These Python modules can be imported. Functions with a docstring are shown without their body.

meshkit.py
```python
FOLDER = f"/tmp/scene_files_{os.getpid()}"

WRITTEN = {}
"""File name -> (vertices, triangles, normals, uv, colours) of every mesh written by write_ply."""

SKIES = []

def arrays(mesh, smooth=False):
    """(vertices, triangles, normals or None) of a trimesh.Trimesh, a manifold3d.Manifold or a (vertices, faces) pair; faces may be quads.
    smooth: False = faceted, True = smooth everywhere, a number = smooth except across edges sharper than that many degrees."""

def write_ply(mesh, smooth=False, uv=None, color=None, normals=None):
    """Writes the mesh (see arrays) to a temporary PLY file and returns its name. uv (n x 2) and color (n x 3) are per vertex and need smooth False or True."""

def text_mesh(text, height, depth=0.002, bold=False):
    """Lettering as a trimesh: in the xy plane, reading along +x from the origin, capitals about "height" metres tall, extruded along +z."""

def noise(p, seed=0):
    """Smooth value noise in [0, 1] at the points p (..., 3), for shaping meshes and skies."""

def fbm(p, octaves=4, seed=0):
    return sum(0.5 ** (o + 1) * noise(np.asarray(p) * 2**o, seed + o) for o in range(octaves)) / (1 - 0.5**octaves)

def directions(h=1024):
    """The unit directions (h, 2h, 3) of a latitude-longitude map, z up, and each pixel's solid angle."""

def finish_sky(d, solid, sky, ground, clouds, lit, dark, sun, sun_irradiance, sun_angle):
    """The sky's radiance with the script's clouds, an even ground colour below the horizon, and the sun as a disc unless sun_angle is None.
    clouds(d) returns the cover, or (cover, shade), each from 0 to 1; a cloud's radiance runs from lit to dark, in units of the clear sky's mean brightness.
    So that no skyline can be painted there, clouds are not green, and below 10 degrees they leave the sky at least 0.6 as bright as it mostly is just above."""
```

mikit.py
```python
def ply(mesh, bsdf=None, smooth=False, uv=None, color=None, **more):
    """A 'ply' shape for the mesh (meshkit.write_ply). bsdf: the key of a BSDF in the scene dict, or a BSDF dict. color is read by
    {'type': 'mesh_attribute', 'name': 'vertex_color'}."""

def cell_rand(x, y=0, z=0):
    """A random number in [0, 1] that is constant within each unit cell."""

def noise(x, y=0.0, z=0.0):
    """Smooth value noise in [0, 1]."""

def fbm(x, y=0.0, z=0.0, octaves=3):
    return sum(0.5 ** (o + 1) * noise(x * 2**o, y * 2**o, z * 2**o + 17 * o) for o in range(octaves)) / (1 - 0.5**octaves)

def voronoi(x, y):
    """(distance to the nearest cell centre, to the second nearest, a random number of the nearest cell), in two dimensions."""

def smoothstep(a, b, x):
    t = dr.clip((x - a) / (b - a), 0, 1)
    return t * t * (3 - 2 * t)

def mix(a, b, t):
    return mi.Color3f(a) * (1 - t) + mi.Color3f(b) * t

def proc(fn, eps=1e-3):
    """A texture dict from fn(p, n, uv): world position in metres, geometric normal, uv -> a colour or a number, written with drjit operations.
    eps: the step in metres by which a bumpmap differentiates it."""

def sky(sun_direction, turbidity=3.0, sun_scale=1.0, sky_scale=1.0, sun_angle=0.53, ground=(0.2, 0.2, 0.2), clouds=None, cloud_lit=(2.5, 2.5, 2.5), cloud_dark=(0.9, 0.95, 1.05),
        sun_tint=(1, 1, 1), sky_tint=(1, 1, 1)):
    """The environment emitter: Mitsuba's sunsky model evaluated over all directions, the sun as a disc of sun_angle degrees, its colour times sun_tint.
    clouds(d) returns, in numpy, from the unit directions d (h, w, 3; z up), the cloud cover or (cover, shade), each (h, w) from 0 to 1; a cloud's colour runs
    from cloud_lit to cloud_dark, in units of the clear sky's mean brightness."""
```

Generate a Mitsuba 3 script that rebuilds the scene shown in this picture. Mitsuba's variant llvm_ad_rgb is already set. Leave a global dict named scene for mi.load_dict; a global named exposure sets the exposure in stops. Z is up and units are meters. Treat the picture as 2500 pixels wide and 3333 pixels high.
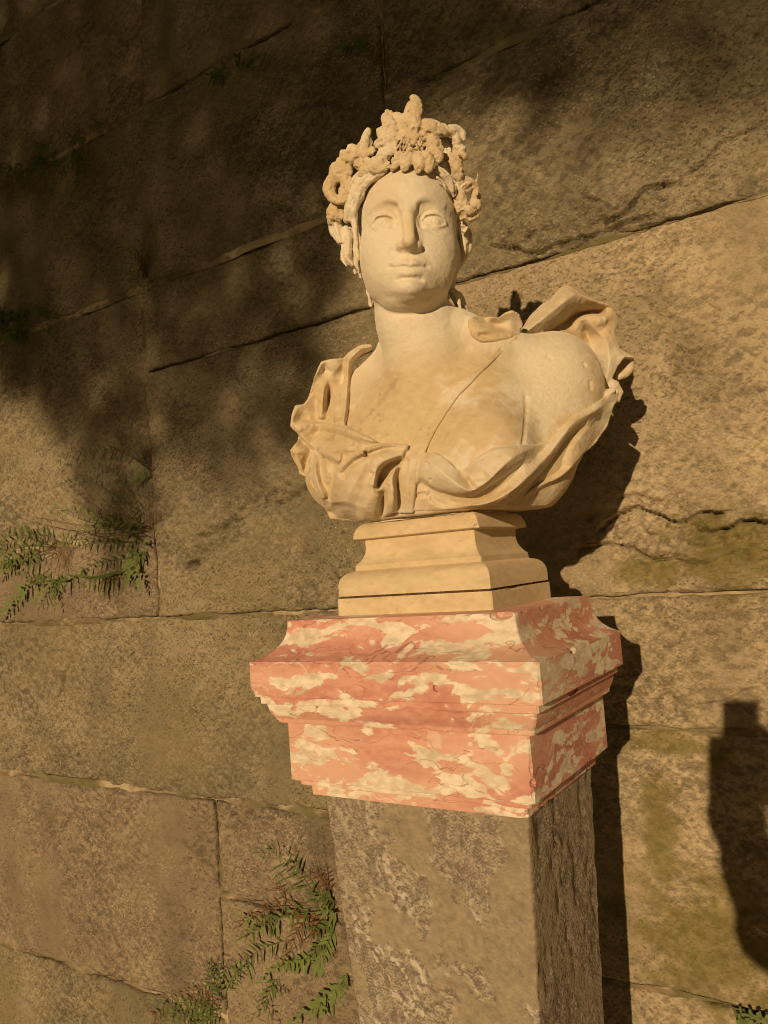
"""A weathered marble bust on a pink marble pedestal in front of a sandstone retaining wall, lit by a low evening sun."""
import math, random
import numpy as np
import trimesh
import drjit as dr
import mitsuba as mi
import mikit, meshkit
from mikit import proc, noise, fbm, voronoi, cell_rand, smoothstep, mix

T = mi.ScalarTransform4f
scene, labels = {'type': 'scene'}, {}

# ---------------------------------------------------------------- camera, daylight, exposure
CAM = np.array([0.6722, -1.0, 1.6])
def camera_axes(yaw, pitch, roll):
    fwd = np.array([math.sin(yaw) * math.cos(pitch), math.cos(yaw) * math.cos(pitch), math.sin(pitch)])
    right = np.array([math.cos(yaw), -math.sin(yaw), 0.0])
    up = np.cross(right, fwd)
    return math.cos(roll) * right + math.sin(roll) * up, -math.sin(roll) * right + math.cos(roll) * up, fwd
RIGHT, UP, FWD = camera_axes(*np.radians([-32.509, 3.930, -4.437]))
scene['camera'] = {'type': 'perspective', 'fov': 52.09, 'fov_axis': 'x', 'near_clip': 0.05, 'far_clip': 500.0,
                   'to_world': T().look_at(origin=CAM.tolist(), target=(CAM + FWD).tolist(), up=UP.tolist())}
SUN = np.array([0.18, -1.0, 0.195])                   # towards the sun: low, nearly square to the wall
SUN = SUN / np.linalg.norm(SUN)
scene['sky'] = mikit.sky(SUN.tolist(), turbidity=2.5, sun_scale=1.0, sky_scale=0.30, sun_tint=(1.0, 1.15, 1.74), sky_tint=(1.35, 0.95, 0.5), ground=(0.12, 0.10, 0.07))
exposure = 1.95

# ---------------------------------------------------------------- materials (real base colours, grain, veins, stains)
def rgb(*c): return {'type': 'rgb', 'value': list(c)}
def bumped(color, height, rough=0.9, eps=6e-4, spec=0.2, **more):
    b = {'type': 'principled', 'base_color': proc(color), 'roughness': rough, 'specular': spec, **more}
    if height is not None:
        b = {'type': 'bumpmap', 'arbitrary': proc(height, eps), 'scale': 1.0, 'bsdf': b}
    return {'type': 'twosided', 'bsdf': b}

def spot(p, x, z, rx, rz):
    return dr.sqrt(dr.square((p.x - x) / rx) + dr.square((p.z - z) / rz))

MOSS = [(0.415, 1.575, 0.17, 0.10), (0.235, 1.545, 0.08, 0.05), (0.25, 1.178, 0.13, 0.035), (0.335, 1.150, 0.05, 0.04), (0.26, 0.78, 0.20, 0.16), (0.20, 0.98, 0.05, 0.16)]
def stone(dark, light, warm, seed):
    def f(p, n, uv):
        big = fbm(p.x * 1.7 + seed, p.y * 1.7, p.z * 2.1, 3)
        mid = fbm(p.x * 8 + seed, p.y * 8, p.z * 10, 3)
        fine = fbm(p.x * 62, p.y * 62, p.z * 62 + seed, 3)
        grain = noise(p.x * 310, p.y * 310, p.z * 310)
        nub = fbm(p.x * 120 + 3, p.y * 120, p.z * 120, 2)
        t = smoothstep(0.33, 0.67, 0.18 * big + 0.14 * mid + 0.24 * fine + 0.27 * nub + 0.17 * grain)
        c = mix(dark, light, t)
        c = mix(c, warm, 0.55 * smoothstep(0.36, 0.70, fbm(p.x * 3.1 + 7 + seed, p.z * 2.6, p.y, 4)))
        pock = smoothstep(0.70, 0.76, noise(p.x * 175 + seed, p.y * 175, p.z * 175)) * smoothstep(0.40, 0.62, fbm(p.x * 4 + seed, p.z * 4, 6.0, 3))
        c = mix(c, mi.Color3f(dark) * 0.5, 0.6 * pock)
        soot = smoothstep(0.46, 0.66, fbm(p.x * 58, p.y * 58, p.z * 58 + seed, 4)) * smoothstep(0.46, 0.70, fbm(p.x * 2.7 + seed, p.z * 2.1 + 3, 0.0, 4))
        c = mix(c, mi.Color3f(dark) * 0.55, 0.50 * soot)
        streak = smoothstep(0.42, 0.80, fbm(p.x * 8 + seed, p.z * 1.5, 2.0, 5)) * smoothstep(0.30, 0.70, 0.5 * fine + 0.5 * nub)
        c = mix(c, mi.Color3f(dark) * 0.7, 0.5 * streak)
        pale = smoothstep(0.70, 0.80, noise(p.x * 200 + seed, p.y * 200, p.z * 200)) * smoothstep(0.42, 0.70, fbm(p.x * 6, p.z * 6 + seed, 1.0, 3))
        c = mix(c, (0.50, 0.42, 0.30), 0.30 * pale)
        wob = (fbm(p.x * 22, p.y * 22, p.z * 22 + 5, 3) - 0.5) * 1.5
        m = mi.Float(0)
        for x, z, rx, rz in MOSS:
            m = dr.maximum(m, smoothstep(1.15, 0.35, spot(p, x, z, rx, rz) + wob))
        c = mix(c, mix((0.085, 0.082, 0.014), (0.17, 0.13, 0.03), fine), 0.72 * m)
        return c
    return f
def stone_height(p, n, uv):
    return 0.0050 * fbm(p.x * 55, p.y * 55, p.z * 62, 4) + 0.0020 * noise(p.x * 260, p.y * 260, p.z * 260)

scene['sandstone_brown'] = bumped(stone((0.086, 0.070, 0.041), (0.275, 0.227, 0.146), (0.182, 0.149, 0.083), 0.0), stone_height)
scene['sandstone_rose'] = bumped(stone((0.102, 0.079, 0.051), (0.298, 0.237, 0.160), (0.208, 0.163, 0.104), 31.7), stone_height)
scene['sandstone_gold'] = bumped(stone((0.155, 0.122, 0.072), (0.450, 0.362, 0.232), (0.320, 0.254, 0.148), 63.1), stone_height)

def mortar_color(p, n, uv):
    a = fbm(p.x * 40, p.y * 40, p.z * 60, 3)
    c = mix((0.15, 0.11, 0.062), (0.36, 0.295, 0.195), smoothstep(0.36, 0.70, 0.5 * a + 0.5 * fbm(p.x * 5, p.z * 5, 1.0, 3)))
    return mix(c, (0.09, 0.085, 0.03), 0.7 * smoothstep(0.50, 0.64, fbm(p.x * 7, p.z * 9, 4.0, 3)))
scene['lime_mortar'] = bumped(mortar_color, lambda p, n, uv: 0.003 * fbm(p.x * 120, p.y * 120, p.z * 120, 3))

def marble(stain, white_bias, soft=0.16, grime=0.5):
    def f(p, n, uv):
        a = fbm(p.x * 16, p.y * 16, p.z * 16, 4)
        b = fbm(p.x * 5.5 + 3, p.y * 5.5, p.z * 5.5, 3)
        g = noise(p.x * 500, p.y * 500, p.z * 500)
        c = mix((0.55, 0.485, 0.365), (0.64, 0.58, 0.465), a)
        t = smoothstep(white_bias, white_bias + soft, 0.45 * b + 0.35 * a + 0.20 * fbm(p.x * 70, p.y * 70, p.z * 70, 2))
        c = mix(c, mix((0.440, 0.335, 0.195), (0.53, 0.425, 0.270), fbm(p.x * 90, p.y * 90, p.z * 90, 2)), stain * t)
        dirt = smoothstep(0.62, 0.72, fbm(p.x * 60, p.y * 60, p.z * 60 + 9, 3)) * smoothstep(0.5, 0.6, b)
        c = mix(c, (0.33, 0.235, 0.13), grime * dirt)
        return c * (0.95 + 0.1 * g)
    return f
def marble_height(p, n, uv):
    return 0.0009 * fbm(p.x * 190, p.y * 190, p.z * 190, 3) + 0.0010 * fbm(p.x * 60, p.y * 60, p.z * 60, 2)
scene['marble_pale'] = bumped(marble(0.6, 0.44, 0.3), marble_height, 0.75)
scene['marble_stained'] = bumped(marble(1.0, 0.30, 0.28), marble_height, 0.75)
def body_color(p, n, uv):
    chest = smoothstep(2.02, 1.88, p.z + 0.14 * (fbm(p.x * 9, p.y * 9, p.z * 9, 3) - 0.5))
    worn = smoothstep(0.100, 0.055, dr.sqrt(dr.square(p.x - 0.205) + dr.square(p.y - 0.26) + dr.square(p.z - 1.885)) + 0.05 * (fbm(p.x * 26, p.y * 26, p.z * 26, 3) - 0.5))
    nose = smoothstep(0.030, 0.008, dr.sqrt(dr.square(p.x - 0.100) + dr.square(p.y - 0.032) + dr.square(0.45 * (p.z - 2.110))) + 0.014 * (fbm(p.x * 110, p.y * 110, p.z * 110, 2) - 0.5))
    brow = smoothstep(0.75, 0.30, dr.sqrt(dr.square((p.x - 0.052) * 15) + dr.square((p.z - 2.200) * 11)) + 0.9 * (fbm(p.x * 70, p.y * 70, p.z * 60, 3) - 0.5))
    c = mix(face_marble(p, n, uv), chest_marble(p, n, uv), chest * (1 - 0.8 * worn))
    c = mix(c, (0.58, 0.475, 0.29), 0.7 * nose)
    return mix(c, (0.52, 0.405, 0.26), 0.5 * brow)
face_marble, chest_marble = marble(0.30, 0.52, 0.3, 0.12), marble(1.0, 0.36, 0.13)
scene['marble_body'] = bumped(body_color, marble_height, 0.75)
scene['marble_crown'] = bumped(marble(1.0, 0.30, 0.30), lambda p, n, uv: 0.0022 * fbm(p.x * 150, p.y * 150, p.z * 150, 3), 0.85)

def socle_color(p, n, uv):
    a = fbm(p.x * 12, p.y * 12, p.z * 30, 4)
    c = mix((0.455, 0.355, 0.215), (0.575, 0.465, 0.300), smoothstep(0.25, 0.75, 0.6 * a + 0.4 * fbm(p.x * 80, p.y * 80, p.z * 110, 3)))
    return mix(c, (0.38, 0.27, 0.14), 0.4 * smoothstep(0.76, 0.84, noise(p.x * 190, p.y * 190, p.z * 190)) * smoothstep(0.45, 0.62, fbm(p.x * 12, p.y * 12, p.z * 12, 2)))
scene['limestone'] = bumped(socle_color, lambda p, n, uv: 0.0006 * fbm(p.x * 220, p.y * 220, p.z * 220, 3), 0.8)

def red_marble(p, n, uv):
    wx = 0.060 * (fbm(p.x * 11, p.y * 11, p.z * 11, 4) - 0.5)
    wz = 0.060 * (fbm(p.x * 11 + 9, p.y * 11 + 4, p.z * 11 + 2, 4) - 0.5)
    x, y, z = p.x + wx, p.y + 0.8 * wx, p.z + wz
    a = 0.75 * fbm(x * 20, y * 20, z * 44 + 3.3, 5) + 0.25 * fbm(x * 55, y * 55, z * 120, 4)
    fine = fbm(p.x * 90, p.y * 90, p.z * 120, 3)
    c = mix((0.410, 0.172, 0.130), (0.565, 0.300, 0.230), smoothstep(0.25, 0.75, 0.6 * fbm(x * 9 + 5, y * 9, z * 28, 4) + 0.4 * fine))
    c = mix(c, (0.60, 0.40, 0.285), 0.6 * smoothstep(0.42, 0.62, fbm(p.x * 4 + 2, p.y * 4, p.z * 5, 3)))
    cream = smoothstep(0.515, 0.560, a + 0.06 * (fine - 0.5))
    c = mix(c, mix((0.46, 0.38, 0.285), (0.68, 0.60, 0.485), smoothstep(0.25, 0.7, 0.5 * fine + 0.5 * fbm(p.x * 32, p.y * 32, p.z * 32, 3))), cream)
    thin = smoothstep(0.030, 0.006, dr.abs(fbm(x * 17 + 4, y * 17, z * 30, 3) - 0.5)) * smoothstep(0.5, 0.62, fbm(p.x * 6, p.y * 6, p.z * 9 + 4, 2))
    c = mix(c, (0.62, 0.48, 0.38), 0.6 * thin * (1 - cream))
    w2 = 0.05 * (fbm(p.x * 24, p.y * 24, p.z * 24 + 5, 3) - 0.5)
    v1 = dr.abs(fbm((p.x + w2) * 3.0, (p.y + w2) * 3.0, (p.z + w2) * 16, 5) - 0.5)
    v2 = dr.abs(fbm((p.x + w2) * 7 + 3, (p.y + w2) * 7, (p.z + w2) * 30, 5) - 0.5)
    vein = dr.maximum(0.60 * smoothstep(0.008, 0.0012, v1), 0.40 * smoothstep(0.007, 0.001, v2) * (1 - 0.7 * cream))
    return mix(c, (0.17, 0.070, 0.050), vein * smoothstep(0.25, 0.55, fine))
scene['red_marble'] = bumped(red_marble, lambda p, n, uv: 0.0007 * fbm(p.x * 160, p.y * 160, p.z * 160, 3), 0.62, spec=0.3)

def gneiss(p, n, uv):
    u, v = 0.86 * (p.x + p.y) + 0.5 * p.z, 0.86 * p.z - 0.5 * (p.x + p.y)
    w = 0.05 * (fbm(p.x * 14, p.y * 14, p.z * 14, 4) - 0.5)
    fine = fbm(p.x * 130, p.y * 130, p.z * 130, 3)
    grain = noise(p.x * 420, p.y * 420, p.z * 420)
    c = mix((0.140, 0.112, 0.080), (0.325, 0.268, 0.195), smoothstep(0.25, 0.75, 0.5 * fine + 0.5 * grain))
    k = fbm((u + w) * 17, (v + w) * 11 + 4, 3.0, 4)
    clast = smoothstep(0.535, 0.60, k + 0.08 * (fine - 0.5))
    c = mix(c, mix((0.165, 0.132, 0.085), (0.34, 0.275, 0.180), 0.4 * fbm(p.x * 55, p.y * 55, p.z * 55, 3) + 0.6 * fine), 0.8 * clast)
    rim = smoothstep(0.022, 0.0, dr.abs(k - 0.535)) * smoothstep(0.42, 0.55, fine)
    c = mix(c, (0.46, 0.41, 0.31), 0.4 * rim)
    white = smoothstep(0.46, 0.66, fbm((u + w) * 110, (v + w) * 40, 1.0, 4)) * smoothstep(0.46, 0.66, fbm((u + w) * 5, (v + w) * 2.5, 8.0, 3)) * (1 - clast)
    c = mix(c, (0.48, 0.43, 0.34), 0.75 * white * smoothstep(0.40, 0.56, fine))
    dark = smoothstep(0.50, 0.70, fbm((u + w) * 120, (v + w) * 60, 5.0, 3)) * (1 - 0.6 * clast)
    return mix(c, (0.085, 0.070, 0.052), 0.45 * dark)
scene['gneiss'] = bumped(gneiss, lambda p, n, uv: 0.0014 * fbm(p.x * 70, p.y * 70, p.z * 70, 4) + 0.0012 * noise(p.x * 260, p.y * 260, p.z * 260), 0.7)

def leafy(c, t):
    return {'type': 'principledthin', 'base_color': rgb(*c), 'roughness': 0.5, 'diff_trans': t, 'spec_trans': 0.0}
scene['fern_green'] = leafy((0.105, 0.140, 0.042), 0.5)
scene['fern_light'] = leafy((0.180, 0.230, 0.075), 0.6)
scene['fern_brown'] = leafy((0.150, 0.080, 0.036), 0.3)
scene['stem_dry'] = {'type': 'twosided', 'bsdf': {'type': 'diffuse', 'reflectance': rgb(0.085, 0.045, 0.024)}}
scene['root_pale'] = {'type': 'twosided', 'bsdf': {'type': 'diffuse', 'reflectance': rgb(0.30, 0.21, 0.12)}}
scene['tree_leaf'] = leafy((0.055, 0.078, 0.022), 0.35)
scene['bark'] = {'type': 'twosided', 'bsdf': {'type': 'diffuse', 'reflectance': rgb(0.10, 0.075, 0.052)}}
scene['gravel'] = bumped(lambda p, n, uv: mix((0.34, 0.27, 0.18), (0.56, 0.47, 0.34), fbm(p.x * 30, p.y * 30, 0.0, 4)), None)
scene['skin'] = {'type': 'twosided', 'bsdf': {'type': 'principled', 'base_color': rgb(0.50, 0.30, 0.21), 'roughness': 0.5}}
scene['dark_cloth'] = {'type': 'twosided', 'bsdf': {'type': 'diffuse', 'reflectance': rgb(0.04, 0.045, 0.062)}}
scene['hair_dark'] = {'type': 'twosided', 'bsdf': {'type': 'principled', 'base_color': rgb(0.03, 0.02, 0.015), 'roughness': 0.5}}
scene['phone_glass'] = {'type': 'twosided', 'bsdf': {'type': 'principled', 'base_color': rgb(0.02, 0.02, 0.022), 'roughness': 0.25}}

# ---------------------------------------------------------------- helpers: entries, labels, implicit modelling
def numbered(key):
    if key not in scene and key not in labels and not any(k.startswith(key + '__') for k in scene):
        return key
    i = 1
    while True:
        k = f'{key}_{i:03d}'
        if k not in scene and k not in labels and not any(q.startswith(k + '__') for q in scene):
            return k
        i += 1

def thing(name, label, category, group=None, kind=None):
    key = numbered(name)
    labels[key] = {'label': label, 'category': category}
    if group: labels[key]['group'] = group
    if kind: labels[key]['kind'] = kind
    return key

def part(name, shape, parent=None, label=None, kind=None):
    key = numbered(parent + '__' + name if parent else name)
    scene[key] = shape
    if label or kind:
        labels[key] = {}
        if label: labels[key]['label'] = label
        if kind: labels[key]['kind'] = kind
    return key

def unit(v):
    v = np.asarray(v, float)
    return v / np.linalg.norm(v)

def spline(pts, n=24):
    """Catmull-Rom through the points (rows of any width), n samples."""
    p = np.asarray(pts, float)
    if len(p) < 3:
        return np.array([p[0] + (p[-1] - p[0]) * t for t in np.linspace(0, 1, n)])
    q = np.vstack([2 * p[0] - p[1], p, 2 * p[-1] - p[-2]])
    out = []
    for t in np.linspace(0, len(p) - 1 - 1e-9, n):
        i = int(t); u = t - i
        a, b, c, d = q[i], q[i + 1], q[i + 2], q[i + 3]
        out.append(0.5 * (2 * b + (c - a) * u + (2 * a - 5 * b + 4 * c - d) * u * u + (3 * b - a - 3 * c + d) * u ** 3))
    return np.array(out)

class Field:
    """A distance field on a grid: union / carve / stroke shapes into it, then mesh() its zero level (surface nets)."""
    def __init__(self, lo, hi, h, frame=None):
        self.lo, self.h = np.asarray(lo, float), float(h)
        self.n = np.ceil((np.asarray(hi, float) - self.lo) / h).astype(int) + 1
        self.F = np.full(self.n, 0.08, np.float32)
        self.frame = frame                                   # (origin, 3x3 rows = axes): shapes are then given in these axes
    def world(self, p):
        p = np.asarray(p, float)
        return p if self.frame is None else self.frame[0] + p @ self.frame[1]
    def region(self, lo, hi):
        a = np.clip(np.floor((np.asarray(lo) - self.lo) / self.h).astype(int), 0, self.n)
        b = np.clip(np.ceil((np.asarray(hi) - self.lo) / self.h).astype(int) + 1, 0, self.n)
        sl = tuple(slice(i, j) for i, j in zip(a, b))
        ax = [(self.lo[k] + self.h * np.arange(a[k], b[k])).astype(np.float32) for k in range(3)]
        return sl, (ax[0][:, None, None], ax[1][None, :, None], ax[2][None, None, :])
    def blend(self, sl, d, k, sign):
        F = self.F[sl]
        if F.size == 0: return
        if sign > 0:
            h = np.maximum(k - np.abs(F - d), 0) if k > 0 else 0
            self.F[sl] = np.minimum(F, d) - (h * h * (0.25 / k) if k > 0 else 0)
        else:
            d = -d
            h = np.maximum(k - np.abs(F - d), 0) if k > 0 else 0
            self.F[sl] = np.maximum(F, d) + (h * h * (0.25 / k) if k > 0 else 0)
    def ellipsoid(self, c, r, axes=None, k=0.01, sign=1, clip=None):
        c, r = np.asarray(c, float), np.broadcast_to(np.asarray(r, float), 3)
        A = np.eye(3) if axes is None else np.array([unit(a) for a in axes])
        cw = self.world(c)
        if self.frame is not None: A = A @ self.frame[1]
        ext = np.sqrt(((A * r[:, None]) ** 2).sum(0)) + k + 0.012
        sl, (x, y, z) = self.region(cw - ext, cw + ext)
        if self.F[sl].size == 0: return
        x, y, z = x - np.float32(cw[0]), y - np.float32(cw[1]), z - np.float32(cw[2])
        u = [(a[0] * x + a[1] * y + a[2] * z).astype(np.float32) for a in A]
        k0 = np.sqrt(sum((w / np.float32(q)) ** 2 for w, q in zip(u, r)))
        k1 = np.sqrt(sum((w / np.float32(q * q)) ** 2 for w, q in zip(u, r))) + 1e-6
        d = k0 * (k0 - 1) / k1
        if clip is not None:                                  # (point, normal) in shape axes: keep the side the normal points away from
            for p, n in clip:
                pw = self.world(p) - cw
                nw = unit(n) if self.frame is None else unit(n) @ self.frame[1]
                d = np.maximum(d, nw[0] * (x - pw[0]) + nw[1] * (y - pw[1]) + nw[2] * (z - pw[2]))
        self.blend(sl, d.astype(np.float32), k, sign)
    def line_distance(self, pts, rad, reach, flat=None):
        """Distance to a poly-line of radii rad, on its own box; flat = (direction, factor > 1) flattens the section."""
        P = self.world(np.asarray(pts, float)); rad = np.broadcast_to(np.asarray(rad, float), len(P))
        m = rad.max() + reach
        sl, _ = self.region(P.min(0) - m, P.max(0) + m)
        shape = tuple(s.stop - s.start for s in sl)
        D = np.full(shape, 1.0, np.float32)
        if flat is not None:
            fn = unit(flat[0]) if self.frame is None else unit(flat[0]) @ self.frame[1]
        for a, b, ra, rb in zip(P[:-1], P[1:], rad[:-1], rad[1:]):
            w = max(ra, rb) + reach
            s2, (x, y, z) = self.region(np.minimum(a, b) - w, np.maximum(a, b) + w)
            s3 = tuple(slice(s.start - o.start, s.stop - o.start) for s, o in zip(s2, sl))
            e = b - a; L2 = max((e * e).sum(), 1e-12)
            x, y, z = x - np.float32(a[0]), y - np.float32(a[1]), z - np.float32(a[2])
            t = np.clip((x * np.float32(e[0]) + y * np.float32(e[1]) + z * np.float32(e[2])) / np.float32(L2), 0, 1)
            dx, dy, dz = x - t * np.float32(e[0]), y - t * np.float32(e[1]), z - t * np.float32(e[2])
            q = dx * dx + dy * dy + dz * dz
            if flat is not None:
                q = q + (dx * np.float32(fn[0]) + dy * np.float32(fn[1]) + dz * np.float32(fn[2])) ** 2 * np.float32(flat[1] ** 2 - 1)
            D[s3] = np.minimum(D[s3], np.sqrt(q) - (np.float32(ra) + t * np.float32(rb - ra)))
        return sl, D
    def tube(self, pts, rad, k=0.006, sign=1, flat=None, n=None):
        P = np.asarray(pts, float)
        rad = np.broadcast_to(np.asarray(rad, float), len(P))
        if len(P) > 2 or n:
            Q = spline(np.c_[P, rad], n or 5 * (len(P) - 1) + 1); P, rad = Q[:, :3], np.maximum(Q[:, 3], 5e-4)
        sl, D = self.line_distance(P, rad, k + 0.006, flat)
        self.blend(sl, D, k, sign)
    def stroke(self, pts, width, amp, n=None, flat=None):
        """Pushes the surface in (amp > 0) or out along a soft line."""
        P = np.asarray(pts, float)
        if len(P) > 2: P = spline(P, n or 5 * (len(P) - 1) + 1)
        sl, D = self.line_distance(P, 0.0, 2.2 * width, flat)
        self.F[sl] += np.float32(amp) * np.exp(-(D / np.float32(width)) ** 2 * 1.4)
    def dent(self, c, width, amp):
        self.stroke([c, np.asarray(c, float) + 1e-5], width, amp)
    def cut(self, p, n, k=0.0):
        """Removes what lies on the side of the plane that n points to."""
        n = unit(n); sl, (x, y, z) = self.region(self.lo, self.lo + self.h * self.n)
        d = (n[0] * (x - p[0]) + n[1] * (y - p[1]) + n[2] * (z - p[2])).astype(np.float32)
        self.blend(sl, -d, k, -1)
    def sample(self, P):
        from scipy.ndimage import map_coordinates
        return map_coordinates(self.F, ((P - self.lo) / self.h).T, order=1, mode='nearest')
    def gradient(self, P):
        e = self.h * 0.75
        g = np.stack([self.sample(P + d) - self.sample(P - d) for d in np.eye(3) * e], 1)
        return g / np.maximum(np.linalg.norm(g, axis=1, keepdims=True), 1e-9)
    def mesh(self, rough=(), pits=None):
        F = self.F; n = np.array(F.shape)
        S = F < 0
        S[0], S[-1], S[:, 0], S[:, -1], S[:, :, 0], S[:, :, -1] = False, False, False, False, False, False
        cnt = np.zeros(n - 1, np.uint8)
        for i, j, k in np.ndindex(2, 2, 2):
            cnt += S[i:n[0] - 1 + i, j:n[1] - 1 + j, k:n[2] - 1 + k]
        C = np.argwhere((cnt > 0) & (cnt < 8))
        idx = np.full(n - 1, -1, np.int32); idx[tuple(C.T)] = np.arange(len(C))
        acc, num = np.zeros((len(C), 3)), np.zeros(len(C))
        for ax in range(3):
            o = [a for a in range(3) if a != ax]
            for u, v in np.ndindex(2, 2):
                p = C.copy(); p[:, o[0]] += u; p[:, o[1]] += v
                q = p.copy(); q[:, ax] += 1
                fp, fq = F[tuple(p.T)], F[tuple(q.T)]
                c = S[tuple(p.T)] != S[tuple(q.T)]
                t = np.clip(fp / np.where(fp == fq, 1, fp - fq), 0, 1)
                w = p.astype(float); w[:, ax] += t
                acc[c] += w[c]; num[c] += 1
        V = self.lo + self.h * acc / num[:, None]
        faces = []
        for ax in range(3):
            o1, o2 = (ax + 1) % 3, (ax + 2) % 3
            A = [slice(None)] * 3; B = [slice(None)] * 3
            A[ax], B[ax] = slice(0, -1), slice(1, None)
            ch = S[tuple(A)] != S[tuple(B)]
            E = np.argwhere(ch)
            E = E[(E[:, o1] > 0) & (E[:, o2] > 0) & (E[:, o1] < n[o1] - 1) & (E[:, o2] < n[o2] - 1)]
            ins = S[tuple(E.T)]
            q = []
            for u, v in ((0, 0), (1, 0), (1, 1), (0, 1)):
                c = E.copy(); c[:, o1] -= 1 - u; c[:, o2] -= 1 - v
                q.append(idx[tuple(c.T)])
            q = np.stack(q, 1); q[~ins] = q[~ins][:, ::-1]
            faces.append(q)
        q = np.vstack(faces); q = q[(q >= 0).all(1)]
        for _ in range(2):
            V = V - np.clip(self.sample(V), -self.h, self.h)[:, None] * self.gradient(V) * 0.7
        if len(rough):
            N = self.gradient(V)
            for scale, amp, seed in rough:
                V = V + N * ((meshkit.fbm(V / scale, 3, seed) - 0.5) * 2 * amp)[:, None]
        if pits:                                             # weathered holes: (size, how rare, depth)
            N = self.gradient(V)
            V = V - N * (np.clip(meshkit.fbm(V / pits[0], 3, 77) - pits[1], 0, 0.2) * pits[2])[:, None]
        return trimesh.Trimesh(V, np.vstack([q[:, [0, 1, 2]], q[:, [0, 2, 3]]]), process=False)

def tube_mesh(points, radii, sides=6):
    """A tapering tube along the points, closed at both ends."""
    p = np.asarray(points, float); r = np.broadcast_to(np.asarray(radii, float), len(p))
    t = np.gradient(p, axis=0); t /= np.linalg.norm(t, axis=1, keepdims=True) + 1e-12
    ref = np.where(np.abs(t[:, 2:]) < 0.9, [[0, 0, 1.0]], [[1.0, 0, 0]])
    a = np.cross(t, ref); a /= np.linalg.norm(a, axis=1, keepdims=True) + 1e-12
    b = np.cross(t, a); g = np.arange(sides) * 2 * np.pi / sides
    V = (p[:, None] + r[:, None, None] * (np.cos(g)[None, :, None] * a[:, None] + np.sin(g)[None, :, None] * b[:, None])).reshape(-1, 3)
    F = []
    for i in range(len(p) - 1):
        for j in range(sides):
            q = i * sides + j, i * sides + (j + 1) % sides
            F += [[q[0], q[1], q[1] + sides], [q[0], q[1] + sides, q[0] + sides]]
    for j in range(1, sides - 1):
        F.append([0, j + 1, j]); m = (len(p) - 1) * sides; F.append([m, m + j, m + j + 1])
    return V, np.array(F)

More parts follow.
